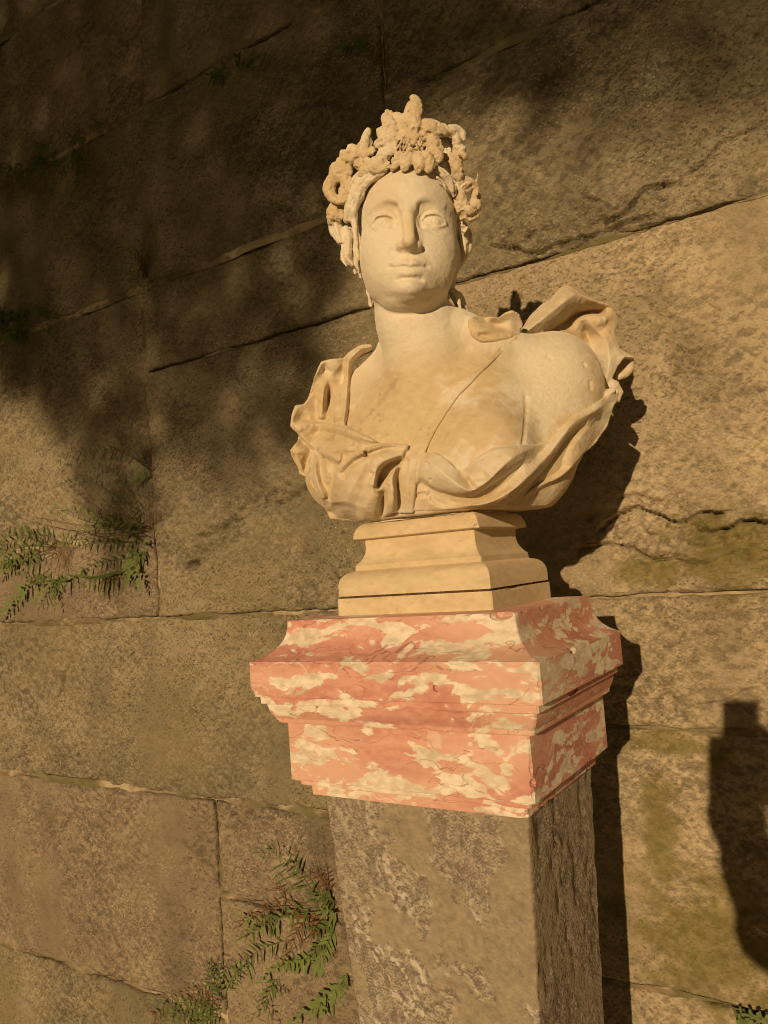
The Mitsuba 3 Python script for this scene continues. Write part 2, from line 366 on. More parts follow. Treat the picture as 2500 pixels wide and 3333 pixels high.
def join(pieces):
    """Several (vertices, triangles) of ONE part as one mesh."""
    V, F, k = [], [], 0
    for v, f in pieces:
        f = np.asarray(f)
        if f.shape[1] == 4: f = np.vstack([f[:, [0, 1, 2]], f[:, [0, 2, 3]]])
        V.append(v); F.append(f + k); k += len(v)
    return np.vstack(V), np.vstack(F)

# ---------------------------------------------------------------- fold lines of the carving: (operation, rows of x y z radius in metres, blend, flattening, depth)
RELIEF = [np.array(a) for a in [[0.03, 0.14, 1.82], [0.87127, 0.49081, 0.0], [0.08138, -0.14447, 0.98616], [-0.48402, 0.8592, 0.16581]]]      # origin, right, up and depth axis of the relief patches
CLOTH_LEFT = ([(-0.0762, 0.1599), (-0.098, 0.1637), (-0.118, 0.1564), (-0.1304, 0.1466), (-0.1505, 0.147), (-0.1716, 0.144), (-0.1859, 0.1176), (-0.1958, 0.0948), (-0.2048, 0.0767), (-0.2119, 0.0681), (-0.2266, 0.0682), (-0.2338, 0.0482), (-0.2367, 0.0301), (-0.2243, 0.0138), (-0.2256, 0.0017), (-0.2419, -0.0132), (-0.235, -0.0308), (-0.2288, -0.0458), (-0.2283, -0.0601), (-0.2094, -0.0662), (-0.2046, -0.0801), (-0.2011, -0.0945), (-0.1901, -0.1057), (-0.1901, -0.1169), (-0.1785, -0.1452), (-0.1539, -0.1499), (-0.1243, -0.1536), (-0.0816, -0.1468), (-0.0593, -0.1318), (-0.0316, -0.1306), (-0.0235, -0.0345), (-0.0203, -0.0193), (-0.0362, -0.0162), (-0.0675, -0.0134), (-0.0904, 0.0019), (-0.1249, 0.0199), (-0.1303, 0.0214), (-0.1264, 0.0338), (-0.1231, 0.0612), (-0.1218, 0.1077), (-0.1179, 0.1325), (-0.1083, 0.145), (-0.0948, 0.1521), (-0.077, 0.1561)],
    [[(-0.0784, 0.1585, 0.1125), (-0.0935, 0.1568, 0.1107), (-0.1087, 0.1464, 0.1122), (-0.1202, 0.1314, 0.1235), (-0.1227, 0.1069, 0.1145), (-0.1243, 0.0775, 0.0834), (-0.1283, 0.0496, 0.0614), (-0.1322, 0.0274, 0.0482)], [(-0.0769, 0.157, 0.1186), (-0.0927, 0.1533, 0.1222), (-0.1063, 0.1444, 0.1296), (-0.117, 0.1324, 0.1393), (-0.1211, 0.1076, 0.1275), (-0.1231, 0.078, 0.0971), (-0.1251, 0.0496, 0.0733), (-0.1293, 0.0302, 0.0608)], [(-0.1077, 0.1574, 0.1242), (-0.1249, 0.148, 0.1351), (-0.1324, 0.1344, 0.1458), (-0.136, 0.1109, 0.1562), (-0.1341, 0.0797, 0.112), (-0.1361, 0.0509, 0.0857), (-0.1393, 0.0303, 0.0745)], [(-0.1326, 0.1448, 0.1367), (-0.1508, 0.144, 0.1326), (-0.1689, 0.1397, 0.1338), (-0.1779, 0.125, 0.1292), (-0.1874, 0.1041, 0.1384), (-0.1925, 0.0862, 0.1408), (-0.1994, 0.0764, 0.1384)], [(-0.1401, 0.1324, 0.1381), (-0.1564, 0.1179, 0.1424), (-0.1655, 0.1041, 0.1378), (-0.1702, 0.0878, 0.1297), (-0.1758, 0.0637, 0.127), (-0.1794, 0.0415, 0.1227)], [(-0.1614, 0.1022, 0.1457), (-0.1648, 0.0927, 0.155), (-0.1677, 0.0768, 0.1648), (-0.1683, 0.0556, 0.1514), (-0.1677, 0.0376, 0.1305)], [(-0.1593, 0.0998, 0.1441), (-0.1549, 0.0891, 0.142), (-0.1494, 0.0709, 0.11), (-0.1482, 0.052, 0.0868), (-0.1508, 0.0313, 0.075)], [(-0.1444, 0.0988, 0.1497), (-0.1403, 0.0718, 0.102), (-0.1419, 0.0514, 0.084), (-0.1445, 0.0307, 0.0748)], [(-0.1707, 0.13, 0.1497), (-0.1773, 0.107, 0.1353), (-0.1855, 0.0857, 0.1424), (-0.1898, 0.0655, 0.1448), (-0.1897, 0.0407, 0.1417)], [(-0.1949, 0.0865, 0.1431), (-0.2053, 0.0716, 0.1332), (-0.2195, 0.0634, 0.1255), (-0.2287, 0.0477, 0.1153), (-0.2325, 0.0317, 0.1097)], [(-0.2108, 0.0588, 0.1336), (-0.2192, 0.0472, 0.1334), (-0.2186, 0.0389, 0.131)], [(-0.1972, 0.0578, 0.1402), (-0.2025, 0.0417, 0.1367)], [(-0.2267, 0.0672, 0.1275)], [(-0.2301, 0.0335, 0.1088), (-0.2083, 0.0348, 0.1149), (-0.1798, 0.0288, 0.1131), (-0.1493, 0.0217, 0.053), (-0.1219, 0.0121, 0.0022), (-0.0944, -0.0015, -0.0304), (-0.0781, -0.0106, -0.0382)], [(-0.2223, 0.0392, 0.1284), (-0.2028, 0.0389, 0.1373), (-0.1806, 0.0357, 0.141), (-0.1518, 0.0273, 0.0809), (-0.1298, 0.0203, 0.0424)], [(-0.1868, 0.017, 0.1268), (-0.1739, 0.0149, 0.1041), (-0.1565, 0.01, 0.0725), (-0.1283, 0.0019, 0.0198), (-0.106, -0.0101, -0.0098), (-0.0862, -0.0193, -0.0245)], [(-0.1623, 0.0175, 0.0768), (-0.1408, 0.0113, 0.0376), (-0.1186, 0.0032, -0.0018), (-0.0974, -0.0077, -0.0222)], [(-0.21, 0.0166, 0.1148), (-0.1949, 0.0041, 0.1157), (-0.1665, -0.0057, 0.0601), (-0.141, -0.0167, 0.0145), (-0.1124, -0.0223, -0.0137), (-0.093, -0.0222, -0.0236)], [(-0.2222, 0.015, 0.1122), (-0.2099, 0.0024, 0.1048), (-0.1963, -0.0104, 0.1007), (-0.1792, -0.0193, 0.0565), (-0.1651, -0.0255, 0.0326), (-0.1519, -0.032, 0.0138), (-0.1412, -0.0375, 0.0014)], [(-0.2232, 0.0085, 0.1213), (-0.2124, -0.0037, 0.1202), (-0.2004, -0.017, 0.1184), (-0.1829, -0.0259, 0.0728), (-0.1701, -0.0327, 0.0528), (-0.1504, -0.0431, 0.0259)], [(-0.0214, -0.0219, -0.055), (-0.0399, -0.0176, -0.0532), (-0.065, -0.0164, -0.0553), (-0.0871, -0.0203, -0.0532), (-0.1062, -0.026, -0.048), (-0.1267, -0.0388, -0.0367), (-0.1426, -0.0539, -0.0209), (-0.1544, -0.0737, -0.0024), (-0.1623, -0.0977, 0.0212), (-0.166, -0.1106, 0.0392)], [(-0.0676, -0.0143, -0.0358), (-0.0887, -0.0176, -0.0265), (-0.1048, -0.0222, -0.0152), (-0.1237, -0.032, -0.0018), (-0.1427, -0.0452, 0.0147), (-0.1579, -0.064, 0.0323), (-0.1678, -0.0836, 0.0462), (-0.1724, -0.1019, 0.0586)], [(-0.028, -0.0253, -0.0532), (-0.0459, -0.0226, -0.0489), (-0.0643, -0.0238, -0.0463), (-0.0793, -0.0271, -0.0439), (-0.0927, -0.0321, -0.0408), (-0.1054, -0.0375, -0.0366), (-0.1165, -0.0436, -0.0316), (-0.1336, -0.056, -0.0196)], [(-0.0293, -0.031, -0.0566), (-0.0479, -0.0277, -0.0556), (-0.066, -0.0297, -0.0576), (-0.0809, -0.0344, -0.0565), (-0.0962, -0.0399, -0.0524), (-0.1141, -0.0496, -0.0441)], [(-0.0899, -0.0504, -0.0511), (-0.102, -0.0622, -0.0504), (-0.1145, -0.0759, -0.0466), (-0.125, -0.0905, -0.0357), (-0.1329, -0.1056, -0.0154)], [(-0.1257, -0.0666, -0.0346), (-0.14, -0.0814, -0.0167), (-0.1502, -0.0973, 0.004), (-0.1556, -0.1073, 0.0187)], [(-0.0838, -0.0636, -0.0513), (-0.0964, -0.0792, -0.047), (-0.1078, -0.0956, -0.0368), (-0.1157, -0.1091, -0.0231)], [(-0.1663, -0.1102, 0.0392), (-0.1489, -0.1073, 0.0101), (-0.1314, -0.1077, -0.0135), (-0.1159, -0.1136, -0.0213)], [(-0.1698, -0.1191, 0.0692), (-0.151, -0.1163, 0.0408), (-0.1336, -0.1178, 0.0211), (-0.121, -0.1236, 0.0144)], [(-0.1765, -0.133, 0.1128), (-0.1549, -0.1292, 0.068), (-0.138, -0.1313, 0.0555), (-0.1259, -0.1385, 0.0581)], [(-0.1779, -0.1438, 0.1024), (-0.1617, -0.1452, 0.0995), (-0.1431, -0.1483, 0.0952), (-0.1242, -0.1522, 0.0837)], [(-0.0314, -0.0356, -0.0581), (-0.0468, -0.0385, -0.0624), (-0.0624, -0.0442, -0.0651), (-0.0735, -0.0538, -0.066), (-0.0795, -0.0703, -0.0664), (-0.0831, -0.0866, -0.0603), (-0.0935, -0.1087, -0.0479), (-0.1054, -0.13, -0.0106), (-0.1152, -0.1488, 0.0623)], [(-0.0353, -0.0429, -0.0369), (-0.0453, -0.0473, -0.0191), (-0.0566, -0.0526, -0.0034), (-0.0673, -0.0628, 0.0042), (-0.0739, -0.0749, 0.0014), (-0.0756, -0.0828, -0.0148)], [(-0.0388, -0.0494, -0.0269), (-0.0511, -0.0548, -0.0053), (-0.0606, -0.0646, -0.0008), (-0.0686, -0.0739, -0.0081)], [(-0.0366, -0.0506, -0.0457), (-0.043, -0.0546, -0.0545), (-0.0477, -0.0582, -0.058), (-0.0506, -0.0726, -0.068), (-0.0497, -0.0924, -0.0692), (-0.0513, -0.111, -0.0601), (-0.058, -0.1273, -0.0381)], [(-0.0547, -0.0645, -0.0462), (-0.0618, -0.0742, -0.0561), (-0.0688, -0.0826, -0.0575), (-0.078, -0.0926, -0.0539)], [(-0.0626, -0.0848, -0.06), (-0.0678, -0.0902, -0.054)], [(-0.0676, -0.093, -0.0411), (-0.0705, -0.1035, -0.0224), (-0.0732, -0.1175, -0.0105), (-0.0761, -0.1337, 0.0019), (-0.0784, -0.1452, 0.0121)], [(-0.0595, -0.0921, -0.0623), (-0.0634, -0.1108, -0.0513), (-0.0682, -0.1316, -0.0237)], [(-0.0751, -0.0989, -0.051), (-0.0807, -0.1141, -0.0399), (-0.0872, -0.1308, -0.0165), (-0.092, -0.1442, 0.0132)], [(-0.0401, -0.0587, -0.0416), (-0.0447, -0.073, -0.0399), (-0.0451, -0.0951, -0.038), (-0.0483, -0.1292, -0.0269)], [(-0.0301, -0.0485, -0.0449), (-0.0328, -0.07, -0.0466), (-0.0351, -0.0972, -0.0451), (-0.0369, -0.1274, -0.0357)], [(-0.0253, -0.0344, -0.0456)], [(-0.1949, -0.0208, 0.0905), (-0.1898, -0.039, 0.0553), (-0.1881, -0.0621, 0.044), (-0.1824, -0.0858, 0.0401), (-0.1773, -0.1002, 0.0432)], [(-0.1817, -0.0341, 0.0647), (-0.1805, -0.0538, 0.0595), (-0.1791, -0.0734, 0.0561), (-0.1739, -0.0854, 0.0514), (-0.1691, -0.0896, 0.0491)], [(-0.1695, -0.0402, 0.0421), (-0.1662, -0.0575, 0.0332), (-0.165, -0.0733, 0.0352)], [(-0.2014, -0.0199, 0.1163), (-0.2081, -0.0287, 0.1211), (-0.2137, -0.0397, 0.1241), (-0.2163, -0.0477, 0.1222)], [(-0.2204, 0.0103, 0.1178), (-0.2281, -0.0031, 0.1059), (-0.2334, -0.0157, 0.0997), (-0.2268, -0.0315, 0.0999), (-0.2215, -0.0443, 0.1037), (-0.2181, -0.061, 0.1043), (-0.2024, -0.0783, 0.0687), (-0.1943, -0.0971, 0.0699)], [(-0.2131, -0.0146, 0.1081), (-0.2165, -0.0246, 0.1108)], [(-0.2048, -0.0509, 0.0828), (-0.2034, -0.0667, 0.0763), (-0.1938, -0.0825, 0.0614)], [(-0.2388, -0.0135, 0.1087)], [(-0.1858, -0.1031, 0.0619), (-0.177, -0.1067, 0.0606), (-0.1729, -0.1126, 0.0665)], [(-0.186, -0.1162, 0.0856), (-0.1828, -0.1299, 0.1078), (-0.1806, -0.1404, 0.107)]], 0.05, 0.7)
CLOTH_RIGHT = ([(0.0002, -0.0348), (0.0222, -0.0347), (0.0383, -0.0461), (0.0514, -0.0635), (0.0585, -0.0661), (0.0832, -0.0473), (0.1085, -0.034), (0.1533, -0.0332), (0.1793, -0.0367), (0.2086, -0.0351), (0.2267, -0.0158), (0.2535, 0.0052), (0.2909, 0.0184), (0.3173, 0.0316), (0.327, 0.0449), (0.3433, 0.0462), (0.3507, 0.0427), (0.345, 0.0221), (0.3398, 0.0149), (0.3272, -0.0188), (0.3014, -0.0454), (0.2626, -0.067), (0.2422, -0.0859), (0.2022, -0.1078), (0.1818, -0.1222), (0.1662, -0.1386), (0.1357, -0.1375), (0.0795, -0.1318), (0.0326, -0.1316), (-0.0212, -0.1297), (-0.0126, -0.0719)],
    [[(0.0055, -0.0454, -0.0802), (0.02, -0.0557, -0.1017), (0.0341, -0.0701, -0.1145), (0.0497, -0.0847, -0.1214), (0.0658, -0.0948, -0.1232), (0.0826, -0.0924, -0.1276), (0.1014, -0.0782, -0.1368), (0.1208, -0.0613, -0.1385), (0.1395, -0.0498, -0.128), (0.1574, -0.0437, -0.1092), (0.1774, -0.0397, -0.0723)], [(0.0071, -0.0371, -0.0661), (0.022, -0.0368, -0.0781), (0.0382, -0.0482, -0.0936), (0.052, -0.0658, -0.1024), (0.0616, -0.079, -0.0989), (0.0711, -0.0906, -0.0905)], [(0.059, -0.0684, -0.0978), (0.0679, -0.0751, -0.0994), (0.0718, -0.0844, -0.0946)], [(0.0743, -0.0609, -0.1105), (0.0829, -0.0517, -0.1195), (0.0963, -0.0438, -0.1277), (0.1099, -0.0381, -0.1304), (0.1221, -0.0359, -0.1276), (0.1345, -0.035, -0.1218), (0.1532, -0.0349, -0.1071)], [(0.0788, -0.0703, -0.11), (0.0919, -0.0657, -0.1207), (0.1103, -0.0558, -0.131), (0.1262, -0.0463, -0.1294)], [(0.0715, -0.0794, -0.1059), (0.0798, -0.0793, -0.1103), (0.0928, -0.0781, -0.1199)], [(0.074, -0.0842, -0.1147), (0.0837, -0.0828, -0.1234)], [(-0.0072, -0.0706, -0.0688), (0.0026, -0.0808, -0.0748), (0.0126, -0.088, -0.0812), (0.0294, -0.0949, -0.0905), (0.0461, -0.0999, -0.0999), (0.0611, -0.1008, -0.1084), (0.0729, -0.0991, -0.1143), (0.0901, -0.0898, -0.121), (0.1075, -0.0796, -0.1247), (0.1234, -0.0702, -0.1239), (0.1419, -0.0617, -0.1146), (0.1578, -0.0555, -0.0999)], [(-0.0044, -0.0806, -0.0546), (0.0124, -0.0948, -0.0575), (0.0296, -0.1028, -0.0615), (0.0434, -0.1088, -0.0633), (0.0573, -0.1129, -0.0652), (0.0713, -0.1158, -0.0657), (0.0889, -0.1129, -0.0708), (0.0996, -0.1057, -0.0763), (0.1101, -0.0968, -0.0831), (0.1226, -0.0874, -0.0874), (0.1351, -0.0787, -0.0899), (0.1457, -0.0698, -0.0927), (0.1565, -0.062, -0.0935)], [(-0.0068, -0.0442, -0.0608), (-0.0083, -0.0581, -0.0669)], [(0.056, -0.1237, -0.0738), (0.0694, -0.1215, -0.0896), (0.0927, -0.1184, -0.1058), (0.1164, -0.1095, -0.1151), (0.1412, -0.0958, -0.1149), (0.1674, -0.0789, -0.0936), (0.1912, -0.0606, -0.07), (0.2115, -0.0414, -0.0606), (0.2308, -0.0205, -0.0487), (0.2556, -0.0028, -0.027), (0.2925, 0.0097, 0.0074), (0.3219, 0.0231, 0.0519), (0.3332, 0.0377, 0.0523)], [(0.0805, -0.1186, -0.0833), (0.0976, -0.1138, -0.093), (0.1148, -0.1051, -0.1001), (0.1326, -0.0934, -0.1023), (0.1513, -0.0787, -0.0988), (0.1678, -0.0651, -0.0853), (0.1844, -0.0524, -0.0602), (0.2029, -0.04, -0.0489), (0.2236, -0.0222, -0.0384), (0.2505, 0.0004, -0.0169), (0.2907, 0.0147, 0.015), (0.3212, 0.0351, 0.0542)], [(0.0978, -0.1294, -0.0773), (0.1254, -0.1206, -0.0883), (0.1555, -0.1029, -0.08), (0.1806, -0.0865, -0.0587), (0.203, -0.0656, -0.0489), (0.2212, -0.0443, -0.0442), (0.2408, -0.0246, -0.0317), (0.2659, -0.0091, -0.0094), (0.3006, 0.0021, 0.0296), (0.3325, 0.0192, 0.0656)], [(0.1359, -0.1277, -0.0521), (0.1519, -0.1189, -0.0442), (0.1667, -0.1095, -0.0322), (0.1809, -0.1002, -0.0196), (0.1938, -0.0903, -0.0109), (0.205, -0.0797, -0.0085), (0.2149, -0.0676, -0.0086), (0.2237, -0.0553, -0.0099), (0.2327, -0.0432, -0.0099), (0.2429, -0.0322, -0.0082), (0.2554, -0.0232, -0.003), (0.2732, -0.013, 0.0098)], [(0.224, -0.0726, -0.0181), (0.2378, -0.0554, -0.0179), (0.2567, -0.0398, -0.0095), (0.2812, -0.0189, 0.0144), (0.3092, -0.0039, 0.0529)], [(0.1567, -0.117, -0.0494), (0.1742, -0.1074, -0.0445), (0.1859, -0.1029, -0.04), (0.1974, -0.0999, -0.0364), (0.2109, -0.0968, -0.0321), (0.2227, -0.0925, -0.0283), (0.2349, -0.0852, -0.0232), (0.2456, -0.0775, -0.0173), (0.257, -0.0684, -0.0084), (0.2673, -0.0604, 0.0037)], [(0.1618, -0.1261, -0.0331), (0.1821, -0.1171, -0.0221), (0.202, -0.1097, -0.0148), (0.2198, -0.1031, -0.0095), (0.2421, -0.0877, -0.0033), (0.2596, -0.0738, 0.0065)], [(0.2007, -0.0908, -0.0198), (0.216, -0.0848, -0.0175), (0.2296, -0.0768, -0.0156)], [(0.1459, -0.1362, -0.0388), (0.1664, -0.1368, -0.021)], [(0.2709, -0.059, 0.0119), (0.2818, -0.0528, 0.0271), (0.3038, -0.036, 0.0545), (0.3215, -0.0183, 0.0687), (0.3326, 0.002, 0.0704), (0.3399, 0.0168, 0.0692), (0.3475, 0.0372, 0.0683)], [(-0.007, -0.0896, -0.052), (0.0028, -0.1028, -0.0568), (0.0158, -0.1198, -0.0608), (0.0312, -0.127, -0.065)], [(-0.0005, -0.0993, -0.0511), (0.0161, -0.1166, -0.0559), (0.0281, -0.1236, -0.0593)], [(0.0203, -0.1075, -0.0605), (0.0425, -0.1177, -0.0678), (0.0565, -0.1194, -0.0719)], [(0.0629, -0.129, -0.0707), (0.0982, -0.1329, -0.0695), (0.1358, -0.1363, -0.0483)], [(-0.0161, -0.0909, -0.0487), (-0.0191, -0.1262, -0.0403), (0.0007, -0.1288, -0.0485), (0.0275, -0.1306, -0.0584)]], 0.05, 0.7)
SCARF = ([(0.182, 0.1477), (0.1941, 0.1641), (0.2007, 0.1719), (0.2172, 0.193), (0.2391, 0.2115), (0.2607, 0.2221), (0.2692, 0.2322), (0.2822, 0.2442), (0.292, 0.2481), (0.2983, 0.2441), (0.3047, 0.235), (0.3111, 0.2309), (0.3376, 0.2202), (0.3702, 0.2061), (0.3795, 0.1988), (0.3868, 0.1832), (0.3878, 0.1683), (0.3765, 0.1535), (0.3841, 0.1204), (0.3948, 0.1126), (0.4077, 0.1022), (0.4055, 0.0997), (0.387, 0.1034), (0.3713, 0.0861), (0.3617, 0.0663), (0.3728, 0.0612), (0.3818, 0.0407), (0.3767, 0.0317), (0.3724, 0.02), (0.3648, 0.0347), (0.3616, 0.0464), (0.3441, 0.0502), (0.3442, 0.0789), (0.3364, 0.1035), (0.32, 0.1255), (0.3012, 0.1382), (0.2777, 0.1495), (0.2501, 0.1528), (0.2158, 0.1439), (0.1836, 0.1415)],
    [[(0.1855, 0.1474, 0.0781), (0.2039, 0.1614, 0.0754), (0.2207, 0.1719, 0.0779), (0.2359, 0.1819, 0.0825), (0.2546, 0.1947, 0.0948), (0.2767, 0.2084, 0.1133), (0.296, 0.2205, 0.1368)], [(0.2006, 0.1705, 0.1051), (0.2181, 0.1919, 0.1267), (0.2389, 0.2095, 0.142), (0.2606, 0.2211, 0.1568), (0.2702, 0.2311, 0.1664), (0.2821, 0.2421, 0.177), (0.2919, 0.2469, 0.1832), (0.2982, 0.242, 0.1735), (0.3066, 0.2327, 0.1663)], [(0.2166, 0.1812, 0.0999), (0.2358, 0.1937, 0.1024), (0.2549, 0.2069, 0.1156), (0.2702, 0.2206, 0.1291)], [(0.2765, 0.2316, 0.1493), (0.2879, 0.2298, 0.145), (0.2975, 0.2254, 0.1427)], [(0.2062, 0.1498, 0.0978), (0.2235, 0.1553, 0.1038), (0.2392, 0.1627, 0.1112), (0.2625, 0.1764, 0.1241), (0.2852, 0.1931, 0.1427), (0.3005, 0.2037, 0.1546), (0.3131, 0.2082, 0.1647)], [(0.2403, 0.1569, 0.1331), (0.2566, 0.1627, 0.1551), (0.2739, 0.1721, 0.1796), (0.2956, 0.184, 0.2016), (0.3116, 0.1929, 0.2151), (0.3314, 0.1981, 0.2266), (0.35, 0.2014, 0.2315), (0.3611, 0.2013, 0.2233)], [(0.3038, 0.2218, 0.1449), (0.3176, 0.2173, 0.1539), (0.3326, 0.2133, 0.167), (0.3525, 0.2095, 0.183), (0.3691, 0.2046, 0.1878)], [(0.3134, 0.2064, 0.1666), (0.3309, 0.2054, 0.1809), (0.3467, 0.2042, 0.1962), (0.3677, 0.2014, 0.1962)], [(0.314, 0.2282, 0.1736), (0.3375, 0.2197, 0.1885), (0.3701, 0.2072, 0.1959)], [(0.2969, 0.1758, 0.1887), (0.3038, 0.1781, 0.1798), (0.3151, 0.1803, 0.1727), (0.3324, 0.1855, 0.174), (0.351, 0.1837, 0.1737), (0.3662, 0.1823, 0.1765), (0.3817, 0.1765, 0.1899)], [(0.3784, 0.1968, 0.1975), (0.3847, 0.1834, 0.1963), (0.3864, 0.1695, 0.1953), (0.3759, 0.1536, 0.187)], [(0.3108, 0.1786, 0.1729), (0.3191, 0.1711, 0.185), (0.328, 0.1623, 0.2048), (0.3327, 0.1529, 0.2095), (0.334, 0.1424, 0.2033), (0.3316, 0.1327, 0.1901)], [(0.2713, 0.1635, 0.1561), (0.2849, 0.1611, 0.1633), (0.3015, 0.1628, 0.1727), (0.3135, 0.1587, 0.1818)], [(0.2905, 0.1522, 0.1627), (0.3096, 0.1438, 0.1771), (0.3211, 0.1352, 0.1845)], [(0.3235, 0.1776, 0.1738), (0.3362, 0.1604, 0.1789), (0.3494, 0.1484, 0.1757), (0.3553, 0.1315, 0.1602), (0.3552, 0.1056, 0.1488), (0.3515, 0.0872, 0.1479), (0.347, 0.0653, 0.1537), (0.3459, 0.0528, 0.1593)], [(0.1837, 0.1425, 0.082), (0.2158, 0.1443, 0.0975), (0.2501, 0.1524, 0.1199), (0.2776, 0.1491, 0.1388), (0.3012, 0.1378, 0.1579), (0.32, 0.1255, 0.1717), (0.3374, 0.103, 0.1763), (0.3452, 0.0778, 0.1662)], [(0.3571, 0.1626, 0.1783), (0.369, 0.149, 0.1786), (0.3713, 0.1312, 0.1708), (0.3768, 0.1133, 0.1634)], [(0.3766, 0.1423, 0.1813), (0.3808, 0.1292, 0.1801), (0.385, 0.1192, 0.1784), (0.3958, 0.1104, 0.1731), (0.4069, 0.1019, 0.1688)], [(0.3624, 0.1182, 0.1585), (0.376, 0.1055, 0.1579), (0.3871, 0.1048, 0.1608)], [(0.3697, 0.0966, 0.1554), (0.3649, 0.0825, 0.1558), (0.3614, 0.0674, 0.1576)], [(0.3707, 0.0604, 0.1592), (0.3762, 0.0507, 0.1626), (0.381, 0.0412, 0.1606)], [(0.3715, 0.0218, 0.1627), (0.3659, 0.0367, 0.1579), (0.3636, 0.0451, 0.1549)]], 0.035, 0.7)
STRAP = ([(0.1678, 0.1544), (0.138, 0.1248), (0.1156, 0.1059), (0.0879, 0.0875), (0.0608, 0.0697), (0.0338, 0.0518), (0.0087, 0.0204), (-0.0086, -0.0079), (-0.0197, -0.0222), (-0.0291, -0.0376), (-0.0377, -0.0586), (-0.0425, -0.0875), (-0.0471, -0.1328), (-0.0216, -0.1317), (-0.015, -0.098), (-0.0101, -0.0711), (-0.003, -0.0502), (0.0054, -0.0349), (0.0149, -0.0178), (0.0261, 0.0008), (0.0441, 0.0244), (0.0691, 0.0543), (0.0897, 0.0707), (0.1129, 0.0906), (0.1406, 0.1135), (0.1758, 0.1419)],
    [[(0.1723, 0.1487, 0.0259), (0.1268, 0.1053, -0.0101), (0.0981, 0.0811, -0.03), (0.0652, 0.0584, -0.0412), (0.0378, 0.032, -0.0474), (0.0174, 0.0016, -0.0516), (-0.0004, -0.0184, -0.0504), (-0.0124, -0.0334, -0.0536), (-0.0186, -0.0435, -0.0591), (-0.0238, -0.0627, -0.062), (-0.0286, -0.0877, -0.0579), (-0.0324, -0.1157, -0.0461), (-0.034, -0.133, -0.0368)], [(0.173, 0.1424, 0.0197), (0.1369, 0.112, -0.0056), (0.1121, 0.0912, -0.0222), (0.0879, 0.0709, -0.036), (0.0663, 0.0519, -0.0452), (0.0433, 0.0251, -0.0545), (0.0253, 0.0009, -0.0571), (0.014, -0.0178, -0.0547), (0.0036, -0.0347, -0.0567), (-0.0039, -0.0501, -0.0592), (-0.0115, -0.071, -0.0599), (-0.0167, -0.0979, -0.0561), (-0.0227, -0.1297, -0.0419)], [(0.1696, 0.1533, 0.0314), (0.1362, 0.125, -0.003), (0.1138, 0.1061, -0.014), (0.0859, 0.0859, -0.0285), (0.0607, 0.0679, -0.0368), (0.035, 0.0504, -0.039), (0.0109, 0.0202, -0.0416), (-0.0065, -0.0084, -0.0416), (-0.018, -0.0233, -0.0442), (-0.0273, -0.0377, -0.0481), (-0.0359, -0.0587, -0.0487), (-0.0407, -0.0877, -0.0448), (-0.0453, -0.1292, -0.0287)], [(-0.0217, -0.0471, -0.0526), (-0.0275, -0.062, -0.0517)]], 0.02, 1.0)
COLLAR = ([(0.093, 0.1766), (0.1031, 0.1823), (0.1161, 0.1853), (0.1258, 0.1811), (0.1348, 0.1821), (0.1457, 0.1779), (0.1556, 0.1844), (0.1681, 0.1872), (0.1813, 0.1815), (0.1874, 0.166), (0.1823, 0.1484), (0.158, 0.1391), (0.13, 0.136), (0.1108, 0.1376), (0.0985, 0.1464), (0.0938, 0.163)],
    [[(0.0949, 0.1768, 0.0085), (0.1037, 0.1799, 0.0095), (0.1159, 0.1827, 0.026), (0.1256, 0.1784, 0.0294), (0.1346, 0.1795, 0.021), (0.1463, 0.1748, 0.0254), (0.1565, 0.1805, 0.0158), (0.1677, 0.1827, 0.0121), (0.1794, 0.1763, 0.023), (0.1842, 0.1648, 0.0312)], [(0.0979, 0.1665, 0.0066), (0.11, 0.1705, 0.0109), (0.1218, 0.1675, 0.0166), (0.1351, 0.1718, 0.0324), (0.1448, 0.1668, 0.0364), (0.1561, 0.171, 0.0292), (0.1672, 0.1719, 0.0237), (0.1753, 0.1626, 0.032)], [(0.1011, 0.1547, -0.0003), (0.1087, 0.156, -0.0024), (0.1174, 0.1552, -0.0021), (0.1295, 0.1571, 0.0037), (0.1419, 0.1572, 0.0132), (0.1549, 0.1591, 0.0261), (0.1686, 0.1566, 0.0285), (0.1812, 0.1529, 0.0384)], [(0.1119, 0.1499, 0.0054), (0.1214, 0.1483, 0.0058), (0.1331, 0.1496, 0.0072), (0.147, 0.149, 0.0122), (0.1626, 0.1465, 0.0161)], [(0.1058, 0.1459, -0.0007), (0.1126, 0.1421, -0.0025), (0.1223, 0.1407, 0.0001), (0.1361, 0.1422, 0.0043), (0.1521, 0.1429, 0.01)], [(0.0994, 0.1471, 0.0044), (0.1109, 0.1383, 0.0031), (0.1301, 0.1368, 0.0048), (0.1581, 0.1398, 0.0143), (0.1799, 0.1474, 0.0307)]], 0.03, 0.7)
